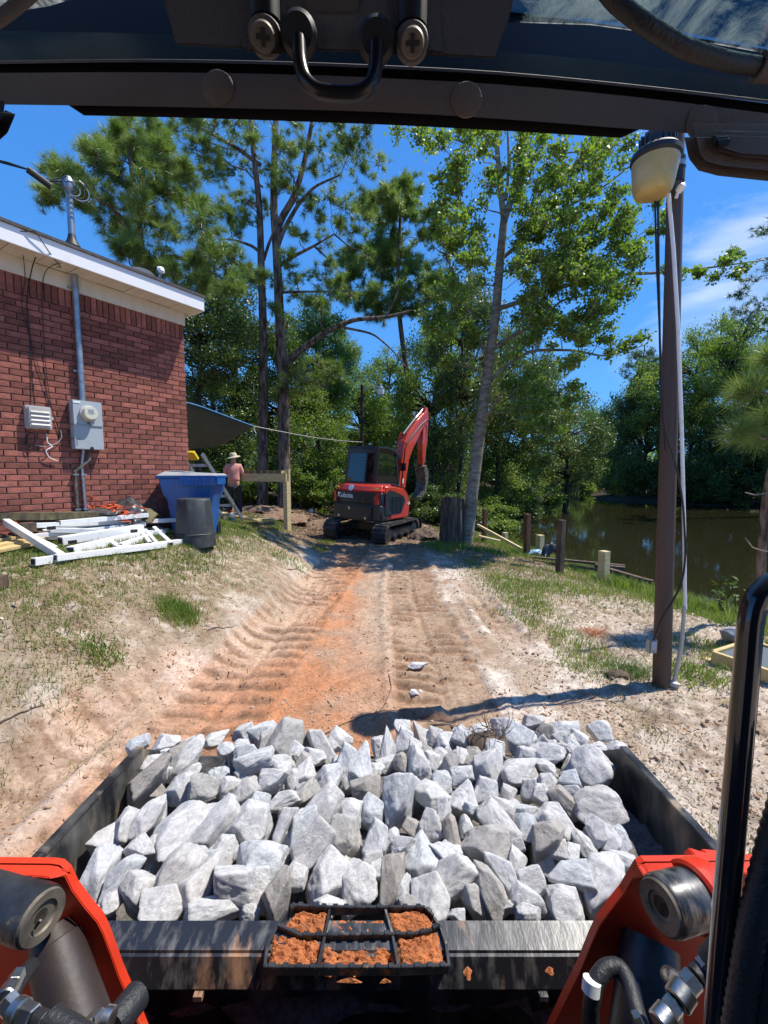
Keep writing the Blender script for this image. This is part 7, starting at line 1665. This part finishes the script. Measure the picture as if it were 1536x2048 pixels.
for px, py in ((430, 160), (936, 184), (1416, 232)):
    c = hpt(px, py + 0, -.010); m = MB(); m.lathe([(.0172, 0), (.0168, .0012), (.0155, .0018), (0, .0020)], c + Vector((0, .0085, -.001)), 28, (0, -1, -.1)); m.build('round_plug', M['dark_plastic'], LD, smooth=True)
# latch plate with screws and loop handle
def pp(px, py, w=0.): return at(px, py, .43 + w)
m = MB(); m.add([pp(318, -40), pp(1034, -40), pp(1018, 40), pp(988, 118), pp(880, 112), pp(600, 100), pp(482, 98), pp(352, 90), pp(330, 10)] + [pp(318, -40, .02), pp(1034, -40, .02), pp(1018, 40, .02), pp(988, 118, .02), pp(880, 112, .02), pp(600, 100, .02), pp(482, 98, .02), pp(352, 90, .02), pp(330, 10, .02)],
         [tuple(range(9)), tuple(range(17, 8, -1))] + [(i, (i + 1) % 9, 9 + (i + 1) % 9, 9 + i) for i in range(9)]); m.build('latch_plate', M['plate'], LD, bevel=.002)
for x0, x1 in ((480, 575), (792, 880)):
    m = MB(); m.add([pp(x0, -40, -.002), pp(x1, -40, -.002), pp(x1 + 12, 110, -.004), pp(x0 + 6, 104, -.004)] + [pp(x0, -40, .006), pp(x1, -40, .006), pp(x1 + 12, 110, .006), pp(x0 + 6, 104, .006)], [(0, 1, 2, 3), (7, 6, 5, 4), (0, 4, 5, 1), (1, 5, 6, 2), (2, 6, 7, 3), (3, 7, 4, 0)]); m.build('channel_rib', M['plate'], LD, bevel=.003)
for px, py in ((527, 72), (825, 84)):
    c = pp(px, py, -.012); nrm = (Vector((0, 0, EYE)) - c).normalized() + Vector((0, -.2, -.3)); nrm.normalize()
    m = MB(); m.lathe([(.0155, -.012), (.0145, .0), (.0118, .002)], c + Vector((0, .006, .004)), 28, nrm); sw = m.build('screw_washer', M['plate'], LD, smooth=True)
    m = MB(); m.lathe([(.0100, -.002), (.0104, .006), (.0092, .009), (0, .010)], c, 28, nrm); sc2 = m.build('screw_head', M['pin'], LD, smooth=True)
    q = nrm.to_track_quat('Z', 'Y').to_matrix()
    m = MB(); m.box(c + nrm * .0102, (.0120, .0034, .0012), q); m.box(c + nrm * .0102, (.0034, .0120, .0014), q); m.build('cross_slot', M['cable'], sc2)
    m = MB(); m.tube([c + Vector((0, .010, .02)), c + Vector((0, .004, .055))], .0135, 20); m.build('pin_barrel', M['cab_black'], LD, smooth=True)
for px, py in ((598, 70), (753, 82)):
    c = pp(px, py, -.008); m = MB(); m.lathe([(.0165, -.004), (.0165, .003), (.013, .007), (0, .008)], c, 26, (0, -1, -.5)); m.build('handle_boss', M['cab_black'], LD, smooth=True)
hp = resample(np.array([pp(598, 78, -.014), pp(600, 125, -.016), pp(608, 160, -.018), pp(632, 182, -.018), pp(675, 188, -.018), pp(715, 188, -.018), pp(742, 172, -.018), pp(752, 140, -.017), pp(753, 88, -.014)]), 40)
m = MB(); m.tube([Vector(q) for q in hp], .0062, 16); m.build('loop_handle', pmat('satin_black_handle', (.012, .012, .014), .3), LD, smooth=True)
m = MB(); m.add([pp(612, -30, -.003), pp(716, -30, -.003), pp(716, 15, -.003), pp(708, 24, -.003), pp(622, 22, -.003), pp(612, 12, -.003)], [(0, 1, 2, 3, 4, 5)]); m.build('recess_panel', pmat('warm_recess', (.11, .095, .08), .7), LD)
# roof: opaque ring and dusty glass
zr = 2.42
m = MB(); m.add([(-.62, .30, 2.26), (.62, .30, 2.26), (.62, -.75, 2.36), (-.62, -.75, 2.36)], [(0, 1, 2, 3)])
rp1 = at(1040, -10, .56); 
lb_('roof_panel', (-.22, -.25, 2.38), (.86, 1.3, .03), 'cab_black'); lb_('roof_panel', (.60, -.25, 2.38), (.12, 1.3, .03), 'cab_black'); lb_('roof_panel', (.37, -.55, 2.38), (.40, .70, .03), 'cab_black')
m = MB(); G_ = [at(1000, 44, .505), at(1180, 50, .505), at(1330, 70, .505), at(1560, 112, .505), at(1800, 160, .505)]
G_b = [Vector((g_.x * 1.0, .20, 2.385)) for g_ in G_]
vs = G_ + G_b + [g_ + Vector((0, 0, .006)) for g_ in G_ + G_b]; k = len(G_)
m.add(vs, [(i, i + 1, k + i + 1, k + i) for i in range(k - 1)] + [(2 * k + i, 3 * k + i, 3 * k + i + 1, 2 * k + i + 1) for i in range(k - 1)]); m.build('roof_window', M['roof_glass'], LD)
m = MB(); G_l = [at(-200, 30, .505), at(0, 28, .505), at(100, 12, .505), at(200, -20, .505)]; vs = G_l + [Vector((g_.x, .2, 2.385)) for g_ in G_l]; m.add(vs, [(i, i + 1, 5 + i, 4 + i) for i in range(3)]); m.build('roof_window', M['roof_glass'], LD)
m = MB(); W = resample(np.array([at(1185, -60, .40), at(1225, 0, .40), at(1290, 50, .40), at(1370, 98, .41), at(1450, 122, .42), at(1520, 134, .43), at(1640, 140, .44)]), 40); m.tube([Vector(q) for q in W], .0068, 14); m.build('gas_strut_cable', M['hose'], LD, smooth=True)
m = MB(); W = [at(1516, 134, .43), at(1560, 137, .43)]; m.tube(W, .011, 12); m.build('cable_ferrule', M['plate'], LD, smooth=True)
m = MB(); W = resample(np.array([at(-60, 70, .42), at(0, 38, .42), at(60, -10, .42), at(120, -70, .42)]), 16); m.tube([Vector(q) for q in W], .005, 12); m.build('roof_strut', M['plate'], LD, smooth=True)
# cab lamp housing top right, pillar pad top left
def blob(name, pts, depth, mat, Y=.46, bev=.012): m = MB(); P = [at(*p, Y) for p in pts]; n = len(P); m.add(P + [p + Vector((depth * p.x / Y * .9, depth, depth * .85)) for p in P], [tuple(range(n)), tuple(range(2 * n - 1, n - 1, -1))] + [(i, (i + 1) % n, n + (i + 1) % n, n + i) for i in range(n)]); return m.build(name, M[mat], LD, bevel=bev, seg=4, smooth=True)
wk = blob('work_lamp_housing', [(1364, 250), (1700, 250), (1700, 380), (1536, 366), (1440, 356), (1398, 345), (1378, 320)], .02, 'dark_plastic', .47)
blob('work_lamp_recess', [(1420, 262), (1700, 270), (1700, 330), (1480, 315), (1430, 300)], .01, 'plate', .462, .004); blob('lamp_switch', [(1430, 276), (1460, 272), (1462, 290), (1436, 296)], .006, 'cab_black', .457, .002)
blob('pillar_pad', [(-200, 180), (34, 205), (28, 235), (14, 268), (-6, 286), (-200, 290)], .02, 'cab_black', .45)
lb_('rear_wall', (0, -.72, 1.6), (1.5, .04, 1.7), 'cab_black'); lb_('seat', (0, -.45, 1.05), (.5, .14, .7), 'cab_black', bev=.04); lb_('side_panel', (-.62, -.1, .85), (.03, 1.1, 1.0), 'cab_black')
for sx in (-1, 1): lb_('roof_rail', (sx * .64, -.1, 2.33), (.07, 1.25, .09), 'dark_plastic', bev=.02); lb_('rear_pillar', (sx * .64, -.68, 1.6), (.08, .08, 1.5), 'dark_plastic', bev=.01)
lb_('front_pillar', (-.66, .5, 1.75), (.07, .07, .9), 'dark_plastic', bev=.01) ; lb_('front_pillar', (.70, .5, 1.75), (.07, .07, .9), 'dark_plastic', bev=.01)
# body of the machine below and behind
lb_('chassis', (0, -.55, .55), (1.1, 1.7, .75), 'cab_black', bev=.03); lb_('floor_plate', (0, .05, .62), (1.2, .7, .03), 'cab_black')
for sx in (-1, 1): lb_('rubber_track', (sx * .78, -.4, .28), (.36, 2.1, .55), 'track_rubber', bev=.15, sm=True); lb_('lift_arm_beam', (sx * .80, -.35, .95), (.12, 1.5, .16), 'red_paint', bev=.02)

# ------------------------------------------------------------------ rocks in the bucket
LEFT = """555,175,90,80,40;650,200,110,115,0;590,270,110,100,0;760,230,125,165,60;865,158,105,72,20;905,205,70,66,0;965,185,66,56,0;1025,245,145,110,30;1155,185,172,200,0;1085,140,76,66,0;1075,172,86,105,0;1280,185,95,140,-60;1360,160,105,95,0;1380,250,88,145,0;1440,260,95,165,0;1215,300,92,125,50;1095,340,132,104,0;980,380,124,135,0;1130,405,125,84,20;1165,320,64,84,0;920,345,104,94,20;1222,390,114,135,50;1310,320,112,135,50;1300,430,155,155,40;1460,355,124,105,0;1400,455,114,104,0;1492,445,104,125,0;590,355,235,170,45;720,355,104,124,0;815,362,124,114,0;510,505,94,134,0;605,475,134,165,60;725,525,205,225,40;865,505,172,215,60;1010,510,184,176,0;1130,520,84,165,70;1215,530,124,176,0;1250,600,184,172,40;1395,560,154,195,-55;1500,560,95,144,0;420,555,125,124,0;400,700,135,195,0;560,620,114,124,-50;600,590,66,95,0;480,720,124,175,60;700,690,150,225,55;795,740,182,255,65;550,790,155,164,0;645,825,175,134,0;855,845,225,104,0;970,735,235,164,-10;1050,650,205,134,0;1190,705,84,96,0;1120,800,172,172,50;1300,735,184,205,55;1440,760,164,195,0;1320,825,135,66,0;440,830,75,105,0;385,850,64,56,0;1000,850,90,80,0;905,600,110,100,0;1505,690,86,86,0;1490,640,86,66,0;840,640,70,70,0"""
RIGHT = """15,220,64,205,0;75,170,84,114,0;160,155,84,145,-65;255,180,104,95,0;335,190,114,155,-50;375,132,112,74,0;290,140,60,56,0;65,250,66,74,0;135,250,95,124,0;195,265,70,112,0;260,265,75,125,60;310,305,94,76,0;415,280,114,165,0;440,210,94,94,0;540,165,134,155,0;590,110,104,94,0;700,140,155,114,0;660,225,134,104,0;540,290,165,124,10;840,300,162,205,0;855,430,194,150,0;785,165,66,84,0;660,340,94,84,0;740,320,84,74,0;720,410,104,135,-55;580,365,66,94,0;500,370,66,66,0;400,370,114,114,0;310,400,124,134,0;190,385,114,145,-30;75,430,165,225,0;40,350,94,94,0;185,505,94,124,0;265,535,76,134,0;330,510,66,85,0;355,450,84,66,0;240,440,56,84,0;460,500,134,175,-55;560,455,114,94,-20;570,510,84,94,0;695,505,165,165,-45;650,605,185,195,0;400,585,195,154,0;855,535,84,124,0;810,595,94,145,-60;905,580,94,134,0;945,555,66,94,0;968,665,94,114,0;870,730,185,255,50;750,710,175,124,0;585,725,114,94,0;530,590,66,66,0;535,645,74,104,0;475,690,114,165,-60;250,610,134,114,-30;145,650,154,195,60;80,600,114,84,0;30,560,66,84,0;270,715,165,195,30;420,750,124,185,-60;560,790,155,114,0;365,820,114,154,0;185,800,154,174,0;30,730,104,195,0;75,770,76,114,0;715,820,155,124,0;575,850,104,66,0;485,840,76,66,0;290,860,66,46,0;100,830,86,86,0;760,620,66,84,0;930,780,90,110,0;230,330,90,90,0;480,440,90,90,0;630,380,90,80,0;700,610,80,90,0"""
RK = [tuple(float(q) for q in s.split(',')) + (0,) for s in LEFT.split(';')] + [(float(s.split(',')[0]) + 1536,) + tuple(float(q) for q in s.split(',')[1:]) + (0,) for s in RIGHT.split(';')]
def heap_point(px, py):
    """meets the surface of the heap: from the back plate's rim, humped, to the far lip"""
    t = min(max((1842 - py) / (1842 - 1470), 0), 1); Y = None
    lo_, hi_ = .8, 2.3
    d = ray(px, py)
    def surf(x, y):
        v = (y - YN) / (YFAR - YN); s_ = 1 - .55 * (abs(x) / 1.0) ** 3
        return .565 + .05 * math.sin(math.pi * min(max(v, 0), 1.15)) * s_ - .07 * v * v + (.03 if v > .8 else 0)
    for _ in range(40):
        y = (lo_ + hi_) / 2; z = EYE + d.z * y / d.y; x = d.x * y / d.y
        if z > surf(x, y): lo_ = y
        else: hi_ = y
    return at(px, py, (lo_ + hi_) / 2)
rr2 = random.Random(12)
order = sorted(range(len(RK)), key=lambda i: (int((RK[i][1] - 60) // 105), RK[i][0]))
rownames = ['back row at the far lip', 'second row from the far lip', 'third row from the far lip', 'fourth row from the far lip', 'third row from the step', 'second row from the step', 'second row from the black beam', 'front row against the black beam', 'front row against the black beam']
rows_ = {}
for i in order: rows_.setdefault(int((RK[i][1] - 60) // 105), []).append(i)
ordw = ['first', 'second', 'third', 'fourth', 'fifth', 'sixth', 'seventh', 'eighth', 'ninth', 'tenth', 'eleventh', 'twelfth', 'thirteenth', 'fourteenth', 'fifteenth', 'sixteenth', 'seventeenth', 'eighteenth', 'nineteenth', 'twentieth', 'twenty-first', 'twenty-second', 'twenty-third', 'twenty-fourth', 'twenty-fifth', 'twenty-sixth', 'twenty-seventh']
rown2 = ['far lip row', 'row next to far lip', 'third row from far lip', 'fourth row from far lip', 'middle row', 'third row from black beam', 'second row from black beam', 'row touching black beam', 'lowest row under black beam']
def place_rock(px, py, w, h, ang, sink, seed, me_):
    p = heap_point(px, py); dist = (p - Vector((0, 0, EYE))); D = dist.length
    dep = dist.dot(Vector((0, math.cos(PITCH), -math.sin(PITCH))))
    W_ = w / 850 * dep * 1.06; H_2 = h / 850 * dep * 1.06; T_ = .5 * (W_ + H_2) * .92
    view = -dist.normalized(); ux_ = Vector((1, 0, 0)); ux_ = (ux_ - view * ux_.dot(view)).normalized(); uy_ = view.cross(ux_)
    a = R(ang); X_ = ux_ * math.cos(a) + uy_ * math.sin(a); Y2 = view.cross(X_)
    o = link(bpy.data.objects.new('rock', me_)); o.rotation_mode = 'XYZ'
    Mx = Matrix((X_, Y2, view)).transposed().to_4x4()
    o.matrix_world = Matrix.Translation(p + dist.normalized() * (T_ * .30 + sink)) @ Mx
    o.rotation_euler = Mx.to_euler(); o.scale = (W_, H_2, T_); return o, W_, H_2
for row, ids in rows_.items():
    for kx, i in enumerate(ids):
        cx, cy, w, h, ang = RK[i][:5]
        px = cx / 2; py = 1400 + cy / 2; w /= 2; h /= 2
        if ang: # listed box of a slanted rock: recover long and short sides
            L_ = max(w, h) * 1.04; s_ = min(w, h) * .82; w, h = L_, s_
        big = max(w, h) > 88; 
        o, W_, H_2 = place_rock(px, py, w, h, ang + rr2.uniform(-8, 8) * (ang == 0), rr2.uniform(-.030, .030) - (.016 if big else 0), i, ROCKS[(i * 7 + 3) % 26])
        szw = 'big' if big else 'small' if max(w, h) < 48 else 'mid-sized'
        shp = 'slanted' if (ang and max(w, h) / min(w, h) > 1.35) else 'upright' if h > w * 1.25 else 'flat-lying' if w > h * 1.25 else 'blocky'
        tag(o, '%s %s rock, %s from left in bucket, %s' % (szw, shp, ordw[kx], rown2[min(row, 8)]), 'rock', 'white-grey rocks heaped in the loader bucket')
# smaller filler stones seen in the gaps
for k in range(120):
    px = rr2.uniform(190, 1250); py = rr2.uniform(1490, 1838)
    if px < 190 + (1800 - py) * .36 or px > 1255 - max(0, (1700 - py)) * .1: continue
    s_ = rr2.uniform(26, 52)
    o, a_, b_ = place_rock(px, py, s_, s_ * rr2.uniform(.7, 1.2), rr2.uniform(0, 180), .045 + rr2.uniform(0, .03), k, ROCKS[k % 26])
    tag(o, 'small grey filler stone wedged in a gap between the larger bucket rocks', 'rock', 'small filler stones in the gaps of the bucket heap')
for k in range(46):
    px = rr2.uniform(285, 1215); py = rr2.uniform(1462, 1560); s_ = rr2.uniform(30, 58)
    o, a_, b_ = place_rock(px, py, s_, s_ * rr2.uniform(.7, 1.2), rr2.uniform(0, 180), .035 + rr2.uniform(0, .03), k, ROCKS[(k * 3 + 1) % 26])
    tag(o, 'small grey filler stone wedged in a gap between the larger bucket rocks', 'rock', 'small filler stones in the gaps of the bucket heap')
# dark soil bed under them
M['dark_grit'] = pmat('dark_grey_grit', (.10, .09, .08), .95, col2=(.18, .165, .15), nscale=60, bump=.8, bscale=90)  # dark grey tone for the bed seen in the gaps
crumple('soil_bed', 'dark soil and grit showing between the rocks in the bucket', 'soil', Vector((0, 1.36, .405)), 1.12, .46, .10, 'dark_grit', 60, 50)
# roots and twigs at the far lip
tw = pmat('dry_twig', (.10, .07, .05), .9)
def roots(label, px, py, Y, n, spread, L_, seed, r=.0035):
    r_ = random.Random(seed); c = at(px, py, Y); m = MB()
    for k in range(n):
        p = [Vector((r_.gauss(0, spread), r_.gauss(0, spread * .6), r_.gauss(0, spread * .25)))]; d = Vector((r_.gauss(0, 1), r_.gauss(0, 1), r_.uniform(-.1, .8))).normalized()
        for q in range(6): d = (d + Vector((r_.gauss(0, .35), r_.gauss(0, .35), r_.gauss(0, .3)))).normalized(); p.append(p[-1] + d * L_ / 6 * r_.uniform(.5, 1.3))
        m.tube(p, [r, r, r * .8, r * .7, r * .6, r * .5, r * .3], 4, False)
    o = m.build('root_tangle', tw, None); o.location = c; return tag(o, label, 'roots')
roots('tangle of thin dark roots and twigs caught at the far lip on the right', 980, 1462, 1.80, 18, .045, .15, 1, .0022)
roots('small tangle of roots lying among the rocks at the left of the heap', 430, 1530, 1.55, 16, .025, .06, 2, .0012)
crumple('soil_clump', 'black clump of soil and roots at the far lip behind the rocks', 'soil clump', at(975, 1478, 1.80) - Vector((0, 0, .03)), .09, .06, .05, 'black_soil' if 'black_soil' in M else 'wood_dark', 71, 26)
def twig(label, pts, r=.004, mat=None):
    P = resample(np.array([Vector((gp(px, py)[0], gp(px, py)[1], 0)) for px, py in pts]), 14); z = height(P[:, 0], P[:, 1]); m = MB(); o0 = Vector((P[0][0], P[0][1], z[0]))
    m.tube([Vector((p[0], p[1], zz + .008)) - o0 for p, zz in zip(P, z)], [r * (1 - .05 * i) for i in range(14)], 6); o = m.build('twig', mat or tw, None); o.location = o0; return tag(o, label, 'twig')
twig('thin forked twig on the track left of the broken stone', [(778, 1350), (784, 1380), (772, 1405), (748, 1440)])
twig('long bent twig on the clay in front of the bucket lip', [(640, 1475), (690, 1448), (760, 1420), (850, 1430), (930, 1465)], .0035)
twig('straight dry stick beside the track on the left', [(415, 1262), (450, 1258), (478, 1254)], .004)
twig('brown stick lying in the left wheel rut near the digger', [(575, 1140), (610, 1146), (648, 1156)], .007)
twig('twig on the sandy bank left of the bucket', [(0, 1448), (50, 1425), (90, 1408)], .006)
twig('dry stem pointing at the root tangle', [(860, 1452), (900, 1462), (928, 1455)], .006)
twig('stick standing in the debris left of the lamp pole foot', [(1240, 1320), (1252, 1300), (1250, 1262)], .004)
crumple('bark_scrap', 'dark curled scrap of bark on the grass left of the lamp pole', 'bark scrap', Vector((*gp(1236, 1352), gz(*gp(1236, 1352)) + .0)), .09, .06, .05, 'wood_dark', 81, 16)
# arching bare branches and a leafy spray by the water at the right
for lb, pts, Y in (('pale bare twig curving over the water at the right edge', [(1490, 1075), (1505, 1095), (1530, 1103), (1560, 1100)], 4.9), ('second bare twig above it by the young pine', [(1490, 985), (1510, 990), (1540, 985)], 4.9)):
    W = [at(px, py, Y) for px, py in pts]; m = MB(); m.tube([w - W[0] for w in W], .007, 6); o = m.build('bare_twig', M['bark_pale'], None); o.location = W[0]; tag(o, lb, 'twig')
rngs = np.random.default_rng(3); c = np.array(at(1455, 1180, 6.2)); st_ = thing('leafy_shoot', 'spray of broad bright leaves over the water at the right', 'shrub', tuple(c))
P = []; thin = []
for k in range(7):
    e = np.array((rngs.uniform(-.45, .5), rngs.uniform(-.3, .3), rngs.uniform(-.05, .3))); Q = wiggle(rngs, (.15, 0, -.8), e, 8, .3, .1); thin.append((Q, np.linspace(.008, .003, 8))); 
    t = rngs.uniform(.45, 1, 9); P.append(np.stack([np.interp(t * 7, range(8), Q[:, q]) for q in range(3)], 1) + rngs.normal(size=(9, 3)) * .03)
V, F = tube_np(thin, 5); link(bpy.data.objects.new('stems', npmesh('stems', V, F, M['bark_dark'], True)), st_)
V, F = leaves_np(rngs, np.concatenate(P), .10, 1.0, .6); link(bpy.data.objects.new('leaves', npmesh('leaves', V, F, M['leaf_pale'])), st_)
